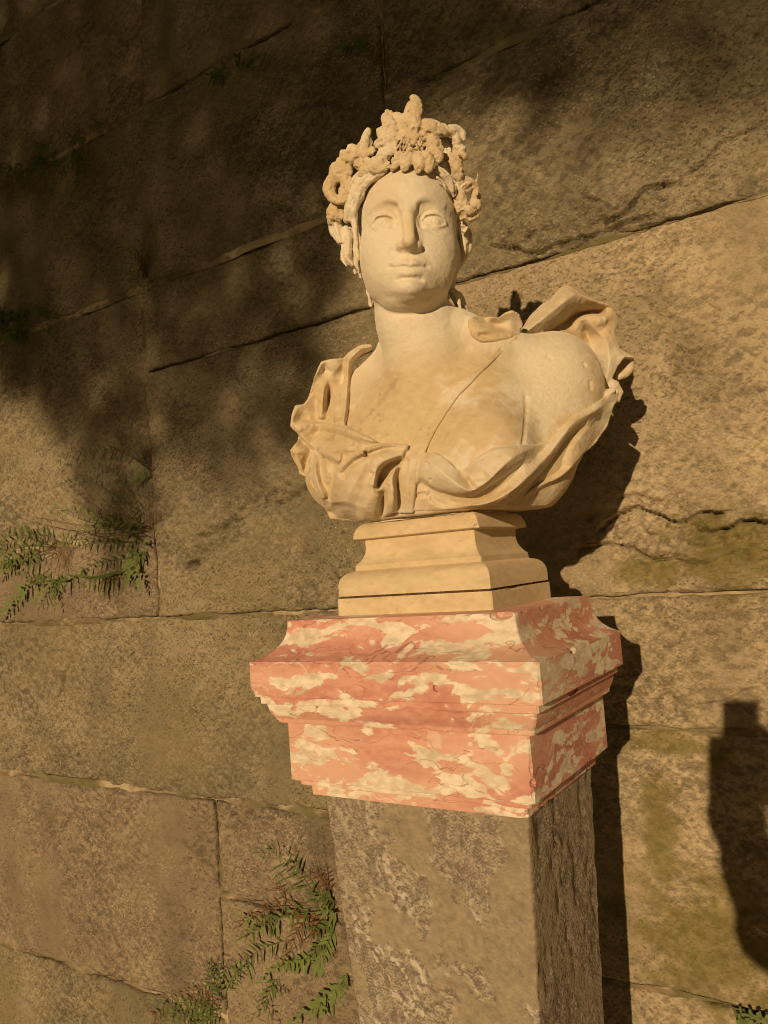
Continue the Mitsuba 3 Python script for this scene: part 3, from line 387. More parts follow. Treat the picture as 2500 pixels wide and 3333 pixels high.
DRAPERY = [
    ('tube', [(-0.0881, 0.1883, 1.9998, 0.0053), (-0.1058, 0.1888, 1.9996, 0.0082), (-0.1238, 0.1886, 1.9921, 0.0086), (-0.1386, 0.1916, 1.9773, 0.0079), (-0.1385, 0.1863, 1.9511, 0.007), (-0.1272, 0.1624, 1.9163, 0.0069), (-0.1217, 0.1445, 1.8844, 0.0064), (-0.1207, 0.1342, 1.8608, 0.0055)], 0.004, None, None),
    ('tube', [(0.3033, 0.485, 1.9483, 0.0026), (0.2946, 0.495, 1.9377, 0.0073), (0.2841, 0.495, 1.9289, 0.0091), (0.2745, 0.485, 1.9226, 0.0073)], 0.006, None, None),
    ('tube', [(0.2881, 0.505, 1.9541, 0.0087), (0.2762, 0.505, 1.9433, 0.0109), (0.269, 0.495, 1.9297, 0.0078)], 0.006, None, None),
    ('stroke', [(0.0622, 0.081, 1.7604, 0.0018), (0.0779, 0.0804, 1.7511, 0.0018), (0.0818, 0.0811, 1.7392, 0.0018), (0.0745, 0.0828, 1.7296, 0.0018)], 0.003, None, 0.004),
]
CHEST_LINES = [
    ('stroke', [(0.1976, 0.2021, 1.8566, 0.0018), (0.2016, 0.1882, 1.8284, 0.0018), (0.2076, 0.1603, 1.799, 0.0018), (0.2081, 0.1446, 1.771, 0.0017)], 0.0045, None, 0.0042),
    ('stroke', [(0.2243, 0.2481, 1.9265, 0.0019), (0.2298, 0.251, 1.923, 0.0019)], 0.003, None, 0.003),
    ('stroke', [(0.2772, 0.2954, 1.8802, 0.0019), (0.2768, 0.2957, 1.8716, 0.0019)], 0.004, None, 0.005),
    ('stroke', [(0.2707, 0.2893, 1.9136, 0.0019), (0.2728, 0.2905, 1.9085, 0.0019)], 0.003, None, 0.003),
]
HAIR = [
    ('tube', [(0.055, 0.0536, 2.2314, 0.0029), (0.0444, 0.05, 2.2293, 0.0041), (0.0305, 0.0491, 2.2241, 0.0044), (0.0212, 0.0485, 2.2209, 0.005), (0.0084, 0.0506, 2.2138, 0.0047), (0.0032, 0.0522, 2.2081, 0.005), (-0.0092, 0.0568, 2.1994, 0.0048), (-0.0159, 0.0599, 2.1904, 0.0048), (-0.0269, 0.0652, 2.1771, 0.0036)], 0.003, None, None),
    ('tube', [(0.0573, 0.0511, 2.2271, 0.001), (0.0473, 0.0499, 2.2233, 0.0014), (0.0337, 0.0497, 2.2187, 0.0015), (0.0236, 0.0496, 2.2177, 0.0017), (0.0116, 0.0516, 2.2111, 0.0016), (0.0083, 0.0549, 2.2045, 0.0018), (-0.0038, 0.059, 2.1962, 0.0017), (-0.0121, 0.0613, 2.1886, 0.0017), (-0.0233, 0.0645, 2.1749, 0.0013)], 0.0015, None, None),
    ('tube', [(0.0585, 0.0491, 2.2259, 0.0013), (0.0483, 0.0465, 2.2234, 0.0019), (0.0338, 0.0455, 2.2201, 0.002), (0.0247, 0.0453, 2.2172, 0.0023), (0.0138, 0.0482, 2.2091, 0.0022), (0.0092, 0.0504, 2.2034, 0.0023), (-0.0049, 0.0539, 2.1962, 0.0022), (-0.0121, 0.0568, 2.1876, 0.0022), (-0.0218, 0.0621, 2.1736, 0.0017)], 0.0015, None, None),
    ('tube', [(0.0585, 0.0473, 2.2279, 0.0011), (0.048, 0.0439, 2.2257, 0.0015), (0.0351, 0.0436, 2.2187, 0.0016), (0.0263, 0.0433, 2.2156, 0.0018), (0.0122, 0.0446, 2.2103, 0.0017), (0.0067, 0.0461, 2.2048, 0.0018), (-0.0039, 0.0516, 2.1952, 0.0017), (-0.0099, 0.0552, 2.1861, 0.0017), (-0.0228, 0.0594, 2.1737, 0.0013)], 0.0015, None, None),
    ('tube', [(0.0585, 0.0466, 2.2288, 0.0014), (0.0483, 0.0433, 2.2254, 0.0019), (0.0347, 0.0426, 2.2198, 0.002), (0.0242, 0.0414, 2.2185, 0.0023), (0.0108, 0.0431, 2.2116, 0.0022), (0.0069, 0.0455, 2.2046, 0.0023), (-0.0046, 0.0506, 2.1955, 0.0022), (-0.0127, 0.0529, 2.1872, 0.0022), (-0.0243, 0.0578, 2.1743, 0.0017)], 0.0015, None, None),
    ('tube', [(0.0579, 0.048, 2.229, 0.0011), (0.0463, 0.0445, 2.2287, 0.0015), (0.0313, 0.0432, 2.225, 0.0016), (0.0218, 0.0429, 2.2211, 0.0018), (0.0103, 0.0455, 2.2121, 0.0017), (0.004, 0.0467, 2.2069, 0.0019), (-0.0099, 0.0503, 2.199, 0.0018), (-0.0161, 0.0537, 2.1893, 0.0018), (-0.0247, 0.0596, 2.1748, 0.0013)], 0.0015, None, None),
    ('tube', [(0.0563, 0.0499, 2.2316, 0.0012), (0.0435, 0.0471, 2.2328, 0.0016), (0.0284, 0.0461, 2.2286, 0.0018), (0.0187, 0.0463, 2.2244, 0.002), (0.0066, 0.0482, 2.2154, 0.0019), (-0.0007, 0.0492, 2.2106, 0.002), (-0.0139, 0.0528, 2.202, 0.0019), (-0.0195, 0.0566, 2.1917, 0.0019), (-0.0274, 0.0616, 2.1767, 0.0014)], 0.0015, None, None),
    ('tube', [(0.0458, 0.0485, 2.2346, 0.0038), (0.0332, 0.0483, 2.2349, 0.0044), (0.0199, 0.0478, 2.2272, 0.005), (0.0037, 0.0502, 2.2245, 0.0053), (-0.0089, 0.0547, 2.2129, 0.0057), (-0.0202, 0.0576, 2.2053, 0.0054), (-0.0284, 0.0621, 2.191, 0.0051), (-0.0373, 0.0663, 2.1807, 0.0042)], 0.003, None, None),
    ('tube', [(0.0479, 0.0464, 2.2304, 0.0013), (0.0361, 0.0477, 2.2302, 0.0015), (0.0241, 0.049, 2.2209, 0.0017), (0.0083, 0.0522, 2.2196, 0.0018), (-0.0055, 0.0564, 2.2105, 0.002), (-0.0161, 0.0591, 2.2031, 0.0019), (-0.0221, 0.0644, 2.1883, 0.0018), (-0.0314, 0.0669, 2.1775, 0.0015)], 0.0015, None, None),
    ('tube', [(0.0501, 0.0431, 2.2275, 0.0017), (0.0375, 0.0433, 2.2297, 0.0019), (0.024, 0.043, 2.2227, 0.0022), (0.0096, 0.0466, 2.2186, 0.0024), (-0.0016, 0.052, 2.2071, 0.0025), (-0.0144, 0.0539, 2.2011, 0.0024), (-0.0237, 0.0577, 2.1876, 0.0023), (-0.0313, 0.0621, 2.1766, 0.0019)], 0.0015, None, None),
    ('tube', [(0.0493, 0.0425, 2.2312, 0.0014), (0.0376, 0.0429, 2.2297, 0.0017), (0.0248, 0.0427, 2.2216, 0.0019), (0.0075, 0.0445, 2.2209, 0.002), (-0.0056, 0.0487, 2.2099, 0.0021), (-0.0149, 0.0526, 2.2013, 0.002), (-0.0223, 0.0577, 2.1869, 0.0019), (-0.033, 0.0608, 2.1773, 0.0016)], 0.0015, None, None),
    ('tube', [(0.0501, 0.0414, 2.2301, 0.0015), (0.0366, 0.0408, 2.2323, 0.0018), (0.0229, 0.0401, 2.2251, 0.002), (0.0079, 0.0432, 2.2205, 0.0022), (-0.004, 0.048, 2.2086, 0.0023), (-0.0171, 0.0499, 2.2022, 0.0022), (-0.0262, 0.054, 2.1881, 0.0021), (-0.0332, 0.0592, 2.1771, 0.0017)], 0.0015, None, None),
    ('tube', [(0.0484, 0.0434, 2.2332, 0.0013), (0.0342, 0.0428, 2.2355, 0.0015), (0.0201, 0.0422, 2.2284, 0.0017), (0.0047, 0.0452, 2.2237, 0.0019), (-0.0078, 0.0499, 2.2117, 0.002), (-0.0209, 0.0516, 2.2048, 0.0019), (-0.0298, 0.0557, 2.1902, 0.0018), (-0.0361, 0.0607, 2.179, 0.0015)], 0.0015, None, None),
    ('tube', [(0.0461, 0.0454, 2.2384, 0.0014), (0.0317, 0.0453, 2.2387, 0.0016), (0.0184, 0.0458, 2.2298, 0.0019), (0.0009, 0.048, 2.2274, 0.002), (-0.0146, 0.0514, 2.217, 0.0021), (-0.0255, 0.0539, 2.208, 0.002), (-0.0314, 0.0593, 2.1919, 0.0019), (-0.0388, 0.0628, 2.1809, 0.0016)], 0.0015, None, None),
    ('tube', [(0.0361, 0.0499, 2.2406, 0.0044), (0.0087, 0.0518, 2.2387, 0.0059), (-0.0127, 0.0571, 2.2295, 0.006), (-0.0296, 0.0649, 2.2131, 0.006), (-0.0387, 0.0678, 2.19, 0.0055)], 0.003, None, None),
    ('tube', [(0.0383, 0.0496, 2.2358, 0.0015), (0.0123, 0.0549, 2.2321, 0.0021), (-0.0079, 0.0609, 2.2258, 0.0021), (-0.0262, 0.0678, 2.212, 0.0021), (-0.0346, 0.0701, 2.1887, 0.0019)], 0.0015, None, None),
    ('tube', [(0.0399, 0.0447, 2.2361, 0.0016), (0.0127, 0.0473, 2.2342, 0.0022), (-0.0062, 0.054, 2.224, 0.0022), (-0.0223, 0.0622, 2.2086, 0.0022), (-0.0338, 0.0636, 2.1867, 0.002)], 0.0015, None, None),
    ('tube', [(0.0408, 0.0423, 2.2358, 0.0018), (0.0144, 0.0449, 2.2323, 0.0025), (-0.0078, 0.0497, 2.225, 0.0025), (-0.0264, 0.0565, 2.2095, 0.0026), (-0.0341, 0.0602, 2.186, 0.0023)], 0.0015, None, None),
    ('tube', [(0.0384, 0.0447, 2.2393, 0.0017), (0.0089, 0.0461, 2.2403, 0.0023), (-0.013, 0.0511, 2.2293, 0.0023), (-0.0279, 0.0599, 2.2111, 0.0023), (-0.0373, 0.0625, 2.188, 0.0021)], 0.0015, None, None),
    ('tube', [(0.0347, 0.0474, 2.2457, 0.0019), (0.0052, 0.0507, 2.2443, 0.0026), (-0.0163, 0.0559, 2.2323, 0.0027), (-0.0353, 0.0626, 2.2156, 0.0027), (-0.0452, 0.064, 2.1919, 0.0024)], 0.0015, None, None),
    ('tube', [(0.1237, 0.0987, 2.2294, 0.0043), (0.1306, 0.1048, 2.2214, 0.0049), (0.1337, 0.1179, 2.2114, 0.005), (0.1331, 0.1267, 2.2008, 0.0041), (0.1308, 0.1346, 2.1923, 0.0024)], 0.003, None, None),
    ('tube', [(0.1278, 0.0993, 2.2329, 0.002), (0.1338, 0.106, 2.2237, 0.0023), (0.137, 0.1192, 2.2126, 0.0023), (0.1382, 0.1275, 2.2007, 0.0019), (0.1355, 0.1321, 2.1904, 0.0011)], 0.0015, None, None),
    ('tube', [(0.1275, 0.0939, 2.2277, 0.0021), (0.1361, 0.1012, 2.221, 0.0024), (0.1389, 0.1142, 2.2098, 0.0024), (0.1365, 0.1216, 2.198, 0.002), (0.1344, 0.1288, 2.1891, 0.0011)], 0.0015, None, None),
    ('tube', [(0.1274, 0.0923, 2.2261, 0.0017), (0.1329, 0.0976, 2.2168, 0.0019), (0.1361, 0.1108, 2.2074, 0.0019), (0.1372, 0.1206, 2.1974, 0.0016), (0.1344, 0.1282, 2.1888, 0.0009)], 0.0015, None, None),
    ('tube', [(0.1256, 0.0936, 2.226, 0.002), (0.1309, 0.0991, 2.217, 0.0023), (0.1324, 0.1114, 2.2072, 0.0023), (0.1336, 0.1208, 2.1978, 0.0019), (0.133, 0.1289, 2.1893, 0.0011)], 0.0015, None, None),
    ('tube', [(0.1222, 0.0963, 2.2262, 0.0015), (0.1264, 0.102, 2.2174, 0.0017), (0.1284, 0.1146, 2.2087, 0.0017), (0.1307, 0.1234, 2.1994, 0.0014), (0.1311, 0.1298, 2.19, 0.0008)], 0.0015, None, None),
    ('tube', [(0.1297, 0.0837, 2.2051, 0.0023), (0.134, 0.093, 2.2005, 0.0025), (0.135, 0.0981, 2.1944, 0.0023), (0.1346, 0.1002, 2.1903, 0.0012)], 0.003, None, None),
    ('tube', [(0.122, 0.1206, 2.2449, 0.0059), (0.1286, 0.1357, 2.2343, 0.0059), (0.1291, 0.1474, 2.2222, 0.0054)], 0.003, None, None),
    ('tube', [(0.1245, 0.1229, 2.248, 0.0025), (0.1331, 0.1392, 2.2379, 0.0025), (0.1354, 0.1508, 2.2245, 0.0023)], 0.0015, None, None),
    ('tube', [(0.1278, 0.1173, 2.2451, 0.0021), (0.1342, 0.1323, 2.2335, 0.0021), (0.1328, 0.1427, 2.2197, 0.0019)], 0.0015, None, None),
    ('tube', [(0.1245, 0.1138, 2.2405, 0.0027), (0.1303, 0.1285, 2.2297, 0.0027), (0.1328, 0.1413, 2.2189, 0.0025)], 0.0015, None, None),
    ('tube', [(0.1235, 0.1157, 2.2415, 0.0027), (0.1285, 0.1299, 2.2302, 0.0027), (0.1275, 0.1405, 2.2182, 0.0024)], 0.0015, None, None),
    ('tube', [(0.1174, 0.1201, 2.2421, 0.0022), (0.1245, 0.1355, 2.233, 0.0022), (0.1237, 0.1455, 2.2208, 0.002)], 0.0015, None, None),
    ('tube', [(0.1161, 0.1803, 2.1695, 0.0061), (0.1165, 0.1919, 2.1522, 0.0077), (0.1127, 0.1955, 2.1312, 0.0083), (0.1055, 0.1972, 2.1126, 0.0068), (0.0979, 0.1964, 2.1017, 0.004)], 0.003, None, None),
    ('tube', [(0.1206, 0.184, 2.1714, 0.0025), (0.1244, 0.2001, 2.1543, 0.0031), (0.1197, 0.2042, 2.1308, 0.0033), (0.1088, 0.2014, 2.1112, 0.0027), (0.1014, 0.196, 2.099, 0.0016)], 0.0015, None, None),
    ('tube', [(0.123, 0.1776, 2.1683, 0.0027), (0.1227, 0.1895, 2.1503, 0.0034), (0.1162, 0.1919, 2.1289, 0.0036), (0.1101, 0.1936, 2.1093, 0.003), (0.1032, 0.192, 2.0974, 0.0018)], 0.0015, None, None),
    ('tube', [(0.118, 0.1726, 2.1658, 0.0024), (0.1182, 0.1842, 2.1488, 0.003), (0.1176, 0.1896, 2.1277, 0.0032), (0.1102, 0.1912, 2.1089, 0.0026), (0.1006, 0.1893, 2.0993, 0.0016)], 0.0015, None, None),
    ('tube', [(0.1141, 0.1724, 2.1657, 0.0026), (0.115, 0.185, 2.1496, 0.0033), (0.1135, 0.1902, 2.1294, 0.0036), (0.1054, 0.1907, 2.1116, 0.0029), (0.0982, 0.189, 2.1011, 0.0017)], 0.0015, None, None),
    ('tube', [(0.1087, 0.1771, 2.1679, 0.0024), (0.1068, 0.1901, 2.1528, 0.0031), (0.1054, 0.196, 2.1341, 0.0033), (0.1001, 0.1963, 2.1155, 0.0027), (0.095, 0.1922, 2.1037, 0.0016)], 0.0015, None, None),
    ('tube', [(0.1266, 0.1689, 2.1583, 0.0033), (0.1284, 0.1756, 2.1537, 0.003), (0.1253, 0.1739, 2.1479, 0.0027)], 0.003, None, None),
    ('tube', [(0.1311, 0.1673, 2.1591, 0.0014), (0.1337, 0.1739, 2.1523, 0.0012), (0.129, 0.1708, 2.1446, 0.0011)], 0.0015, None, None),
    ('tube', [(0.1311, 0.1627, 2.156, 0.0015), (0.1339, 0.1699, 2.1506, 0.0014), (0.1298, 0.1674, 2.1437, 0.0013)], 0.0015, None, None),
    ('tube', [(0.1299, 0.1626, 2.1554, 0.0013), (0.1306, 0.1687, 2.1506, 0.0012), (0.128, 0.1673, 2.1451, 0.0011)], 0.0015, None, None),
    ('tube', [(0.1272, 0.1623, 2.154, 0.0013), (0.1292, 0.169, 2.1509, 0.0012), (0.1275, 0.1679, 2.1455, 0.0011)], 0.0015, None, None),
    ('tube', [(0.1257, 0.1653, 2.1555, 0.0014), (0.1277, 0.1716, 2.1522, 0.0013), (0.1243, 0.1692, 2.1482, 0.0012)], 0.0015, None, None),
    ('tube', [(-0.0594, 0.0712, 2.1829, 0.0086), (-0.0561, 0.0696, 2.1655, 0.0073), (-0.0547, 0.0681, 2.1489, 0.0046)], 0.003, None, None),
    ('tube', [(-0.0569, 0.0787, 2.1859, 0.0037), (-0.0521, 0.0759, 2.1674, 0.0032), (-0.0489, 0.0708, 2.1487, 0.002)], 0.0015, None, None),
    ('tube', [(-0.0548, 0.0674, 2.1805, 0.003), (-0.0499, 0.0662, 2.1631, 0.0026), (-0.0473, 0.0642, 2.1459, 0.0016)], 0.0015, None, None),
    ('tube', [(-0.0566, 0.0629, 2.1787, 0.0036), (-0.0526, 0.0617, 2.1617, 0.003), (-0.0488, 0.0615, 2.1452, 0.0019)], 0.0015, None, None),
    ('tube', [(-0.0621, 0.0647, 2.1803, 0.0033), (-0.0588, 0.0626, 2.1632, 0.0028), (-0.053, 0.0623, 2.1465, 0.0018)], 0.0015, None, None),
    ('tube', [(-0.0719, 0.0693, 2.1837, 0.0037), (-0.066, 0.0671, 2.1663, 0.0031), (-0.0572, 0.0651, 2.1484, 0.002)], 0.0015, None, None),
    ('tube', [(-0.0683, 0.072, 2.1901, 0.0046), (-0.0674, 0.0725, 2.1752, 0.0052), (-0.0627, 0.0728, 2.1591, 0.004)], 0.003, None, None),
    ('tube', [(-0.0616, 0.0731, 2.1893, 0.0016), (-0.0628, 0.0735, 2.1752, 0.0018), (-0.0583, 0.0716, 2.1585, 0.0014)], 0.0015, None, None),
    ('tube', [(-0.0617, 0.0694, 2.1877, 0.0019), (-0.0625, 0.0692, 2.1732, 0.0022), (-0.0588, 0.0684, 2.1568, 0.0017)], 0.0015, None, None),
    ('tube', [(-0.0638, 0.0645, 2.1861, 0.0019), (-0.061, 0.066, 2.1715, 0.0022), (-0.0572, 0.0659, 2.1555, 0.0017)], 0.0015, None, None),
    ('tube', [(-0.0684, 0.0653, 2.1873, 0.0018), (-0.0661, 0.0668, 2.1724, 0.002), (-0.06, 0.0674, 2.1563, 0.0015)], 0.0015, None, None),
    ('tube', [(-0.0727, 0.067, 2.1888, 0.002), (-0.072, 0.0684, 2.1737, 0.0022), (-0.0635, 0.0688, 2.157, 0.0017)], 0.0015, None, None),
    ('tube', [(-0.0447, 0.0737, 2.1708, 0.0061), (-0.0407, 0.0713, 2.1542, 0.0076), (-0.0391, 0.0699, 2.1345, 0.0076), (-0.0378, 0.0695, 2.1174, 0.0067), (-0.0348, 0.0723, 2.105, 0.0039)], 0.003, None, None),
    ('tube', [(-0.0381, 0.0791, 2.1724, 0.0027), (-0.036, 0.0783, 2.1562, 0.0033), (-0.0364, 0.0757, 2.1362, 0.0033), (-0.0331, 0.0749, 2.1194, 0.0029), (-0.0293, 0.0735, 2.106, 0.0017)], 0.0015, None, None),
    ('tube', [(-0.0378, 0.0716, 2.169, 0.0024), (-0.0328, 0.0704, 2.1525, 0.003), (-0.0342, 0.0674, 2.1326, 0.003), (-0.0338, 0.0661, 2.1156, 0.0026), (-0.0293, 0.0686, 2.1034, 0.0015)], 0.0015, None, None),
    ('tube', [(-0.0394, 0.0675, 2.1673, 0.0028), (-0.0342, 0.0658, 2.1509, 0.0034), (-0.0354, 0.0629, 2.1312, 0.0034), (-0.0353, 0.0618, 2.1139, 0.003), (-0.0302, 0.0658, 2.1019, 0.0018)], 0.0015, None, None),
    ('tube', [(-0.042, 0.0676, 2.1677, 0.0024), (-0.0406, 0.0644, 2.1513, 0.003), (-0.0414, 0.0616, 2.1319, 0.003), (-0.0379, 0.0621, 2.1142, 0.0026), (-0.0314, 0.0657, 2.1018, 0.0016)], 0.0015, None, None),
    ('tube', [(-0.0486, 0.0715, 2.1703, 0.0023), (-0.0497, 0.0689, 2.1547, 0.0028), (-0.0497, 0.0666, 2.1353, 0.0028), (-0.0443, 0.067, 2.1168, 0.0025), (-0.0354, 0.0684, 2.1029, 0.0015)], 0.0015, None, None),
    ('tube', [(-0.0549, 0.0772, 2.1413, 0.0037), (-0.0529, 0.076, 2.1257, 0.004), (-0.0453, 0.0756, 2.1099, 0.003)], 0.003, None, None),
    ('tube', [(-0.0493, 0.0775, 2.1405, 0.0015), (-0.0474, 0.0768, 2.1261, 0.0017), (-0.0415, 0.074, 2.1096, 0.0013)], 0.0015, None, None),
    ('tube', [(-0.0502, 0.0714, 2.1383, 0.0016), (-0.0472, 0.0709, 2.1232, 0.0018), (-0.039, 0.0705, 2.1079, 0.0014)], 0.0015, None, None),
    ('tube', [(-0.0507, 0.0703, 2.1379, 0.0016), (-0.0473, 0.0699, 2.1227, 0.0017), (-0.0405, 0.0691, 2.1069, 0.0013)], 0.0015, None, None),
    ('tube', [(-0.0527, 0.0709, 2.1385, 0.0014), (-0.0499, 0.0702, 2.1229, 0.0015), (-0.0429, 0.0692, 2.1065, 0.0012)], 0.0015, None, None),
    ('tube', [(-0.0562, 0.0738, 2.1402, 0.0017), (-0.0562, 0.072, 2.1238, 0.0019), (-0.0468, 0.0711, 2.107, 0.0014)], 0.0015, None, None),
    ('tube', [(-0.0207, 0.0595, 2.1076, 0.004), (-0.0205, 0.0619, 2.096, 0.0036), (-0.019, 0.0651, 2.0883, 0.0024)], 0.004, None, None),
    ('tube', [(-0.0288, 0.0665, 2.0934, 0.002), (-0.028, 0.0669, 2.0888, 0.0034)], 0.002, None, None),
    ('tube', [(-0.0223, 0.0701, 2.0906, 0.0024), (-0.0214, 0.0729, 2.0808, 0.0028)], 0.002, None, None),
    ('tube', [(-0.035, 0.1134, 2.0723, 0.0028), (-0.0331, 0.1144, 2.0593, 0.0034), (-0.0323, 0.1149, 2.0445, 0.0025)], 0.003, None, None),
    ('tube', [(-0.03, 0.1127, 2.0718, 0.0012), (-0.0292, 0.1142, 2.0589, 0.0015), (-0.0289, 0.1128, 2.0434, 0.0011)], 0.0015, None, None),
    ('tube', [(-0.0297, 0.1083, 2.07, 0.0012), (-0.0289, 0.109, 2.057, 0.0015), (-0.0277, 0.1093, 2.0421, 0.0011)], 0.0015, None, None),
    ('tube', [(-0.0307, 0.1059, 2.0691, 0.0011), (-0.0295, 0.1066, 2.0562, 0.0013), (-0.0275, 0.1077, 2.0416, 0.001)], 0.0015, None, None),
    ('tube', [(-0.0313, 0.1063, 2.0693, 0.0013), (-0.0299, 0.1074, 2.0566, 0.0015), (-0.0297, 0.1071, 2.0416, 0.0011)], 0.0015, None, None),
    ('tube', [(-0.0354, 0.1091, 2.0706, 0.0011), (-0.0339, 0.111, 2.0582, 0.0013), (-0.0326, 0.1101, 2.043, 0.0009)], 0.0015, None, None),
    ('tube', [(0.0806, 0.2005, 2.0649, 0.0047), (0.0865, 0.2095, 2.0528, 0.0063), (0.0905, 0.2175, 2.0388, 0.0063), (0.0927, 0.2244, 2.0249, 0.0047)], 0.003, None, None),
    ('tube', [(0.0852, 0.2012, 2.0675, 0.0017), (0.0929, 0.2138, 2.0574, 0.0022), (0.0953, 0.2208, 2.0413, 0.0023), (0.0962, 0.2245, 2.0254, 0.0017)], 0.0015, None, None),
    ('tube', [(0.084, 0.1955, 2.0634, 0.0018), (0.0906, 0.2055, 2.0521, 0.0024), (0.097, 0.2148, 2.0389, 0.0024), (0.0982, 0.2206, 2.0241, 0.0018)], 0.0015, None, None),
    ('tube', [(0.0833, 0.1922, 2.061, 0.002), (0.0906, 0.202, 2.0502, 0.0027), (0.0959, 0.2107, 2.0368, 0.0027), (0.0962, 0.2166, 2.0222, 0.002)], 0.0015, None, None),
    ('tube', [(0.0821, 0.1943, 2.0617, 0.0017), (0.085, 0.2023, 2.0484, 0.0023), (0.0892, 0.2103, 2.0353, 0.0023), (0.0943, 0.2183, 2.0226, 0.0017)], 0.0015, None, None),
    ('tube', [(0.0783, 0.1984, 2.0625, 0.0022), (0.0799, 0.2076, 2.0495, 0.0029), (0.0829, 0.2149, 2.0361, 0.0029), (0.0894, 0.2217, 2.0233, 0.0022)], 0.0015, None, None),
    ('tube', [(0.0986, 0.1831, 2.0473, 0.0025), (0.1007, 0.1842, 2.0345, 0.0025), (0.0999, 0.1895, 2.0234, 0.002)], 0.002, None, None),
    ('stroke', [(0.0623, 0.0348, 2.2171, 0.002), (0.045, 0.032, 2.2085, 0.002), (0.027, 0.0335, 2.1993, 0.002), (0.0127, 0.0392, 2.1881, 0.002), (-0.0018, 0.0449, 2.1766, 0.002)], 0.0028, None, 0.003),
    ('stroke', [(0.0547, 0.0328, 2.2203, 0.002), (0.0319, 0.0316, 2.2128, 0.002), (0.0125, 0.0345, 2.2025, 0.002), (-0.002, 0.0402, 2.1912, 0.002), (-0.015, 0.0467, 2.1773, 0.002)], 0.0028, None, 0.003),
    ('stroke', [(0.0462, 0.0327, 2.2262, 0.002), (0.0212, 0.0348, 2.2217, 0.002), (0.0004, 0.0393, 2.2103, 0.002), (-0.0156, 0.0464, 2.1957, 0.002)], 0.0028, None, 0.003),
    ('stroke', [(-0.0314, 0.0536, 2.1581, 0.002), (-0.0303, 0.0485, 2.1356, 0.002), (-0.0298, 0.0488, 2.1111, 0.002)], 0.0028, None, 0.003),
    ('stroke', [(-0.0218, 0.0532, 2.1407, 0.002), (-0.0208, 0.0515, 2.1195, 0.002), (-0.0236, 0.0533, 2.1025, 0.002)], 0.0028, None, 0.003),
    ('stroke', [(0.1413, 0.0924, 2.2168, 0.002), (0.145, 0.1013, 2.2032, 0.002), (0.1429, 0.1093, 2.191, 0.002)], 0.0028, None, 0.003),
    ('tube', [(-0.0223, 0.0655, 2.1757, 0.0036), (-0.0217, 0.0681, 2.162, 0.0039), (-0.0226, 0.0699, 2.1442, 0.0042), (-0.0236, 0.0694, 2.1237, 0.0039), (-0.0221, 0.0679, 2.1084, 0.0027)], 0.003, None, None),
    ('tube', [(-0.0189, 0.0651, 2.1751, 0.0015), (-0.0169, 0.0691, 2.1615, 0.0017), (-0.0169, 0.0719, 2.1434, 0.0018), (-0.0193, 0.07, 2.1229, 0.0017), (-0.0186, 0.0661, 2.1071, 0.0011)], 0.0015, None, None),
    ('tube', [(-0.0157, 0.0609, 2.1728, 0.0017), (-0.0165, 0.0629, 2.1589, 0.0018), (-0.0181, 0.0644, 2.1412, 0.002), (-0.0176, 0.0646, 2.1206, 0.0018), (-0.0159, 0.0627, 2.1054, 0.0013)], 0.0015, None, None),
    ('tube', [(-0.0168, 0.0589, 2.172, 0.0015), (-0.0177, 0.0607, 2.1582, 0.0017), (-0.0192, 0.0621, 2.1406, 0.0018), (-0.0186, 0.0625, 2.1202, 0.0017), (-0.0167, 0.0612, 2.105, 0.0012)], 0.0015, None, None),
    ('tube', [(-0.0208, 0.0583, 2.1722, 0.0016), (-0.0207, 0.0607, 2.1588, 0.0018), (-0.0202, 0.0634, 2.1414, 0.0019), (-0.0206, 0.0631, 2.1209, 0.0018), (-0.0196, 0.0608, 2.1054, 0.0012)], 0.0015, None, None),
    ('tube', [(-0.0257, 0.0616, 2.1744, 0.0016), (-0.0243, 0.0651, 2.1612, 0.0017), (-0.0248, 0.0676, 2.144, 0.0018), (-0.0267, 0.0661, 2.1233, 0.0017), (-0.0237, 0.0634, 2.1071, 0.0012)], 0.0015, None, None),
    ('tube', [(-0.0195, 0.0591, 2.1974, 0.0051), (-0.0207, 0.0641, 2.183, 0.0048), (-0.0221, 0.0679, 2.1703, 0.0039)], 0.003, None, None),
    ('tube', [(-0.0135, 0.0628, 2.1982, 0.0023), (-0.0165, 0.0664, 2.1833, 0.0022), (-0.0188, 0.0681, 2.1698, 0.0018)], 0.0015, None, None),
    ('tube', [(-0.0136, 0.0565, 2.1953, 0.0018), (-0.0143, 0.0617, 2.1809, 0.0017), (-0.0177, 0.064, 2.1678, 0.0014)], 0.0015, None, None),
    ('tube', [(-0.0163, 0.0512, 2.1933, 0.0022), (-0.0158, 0.0572, 2.1792, 0.0021), (-0.0163, 0.0615, 2.1665, 0.0017)], 0.0015, None, None),
    ('tube', [(-0.0201, 0.0521, 2.1943, 0.0018), (-0.0203, 0.0576, 2.1801, 0.0017), (-0.0195, 0.0623, 2.1674, 0.0014)], 0.0015, None, None),
    ('tube', [(-0.0256, 0.0553, 2.1967, 0.0018), (-0.0251, 0.0608, 2.1823, 0.0017), (-0.0235, 0.0648, 2.1692, 0.0014)], 0.0015, None, None),
    ('tube', [(0.1183, 0.1357, 2.2935, 0.0066), (0.1226, 0.1415, 2.2758, 0.0069), (0.1253, 0.1396, 2.2575, 0.0063), (0.1269, 0.1405, 2.2429, 0.0054)], 0.003, None, None),
    ('tube', [(0.1215, 0.1394, 2.296, 0.0028), (0.1281, 0.147, 2.2786, 0.0029), (0.1324, 0.145, 2.259, 0.0027), (0.1319, 0.1432, 2.2435, 0.0023)], 0.0015, None, None),
    ('tube', [(0.1253, 0.1333, 2.2923, 0.0023), (0.1291, 0.139, 2.274, 0.0024), (0.1291, 0.1353, 2.2548, 0.0022), (0.1309, 0.1359, 2.2401, 0.0019)], 0.0015, None, None),
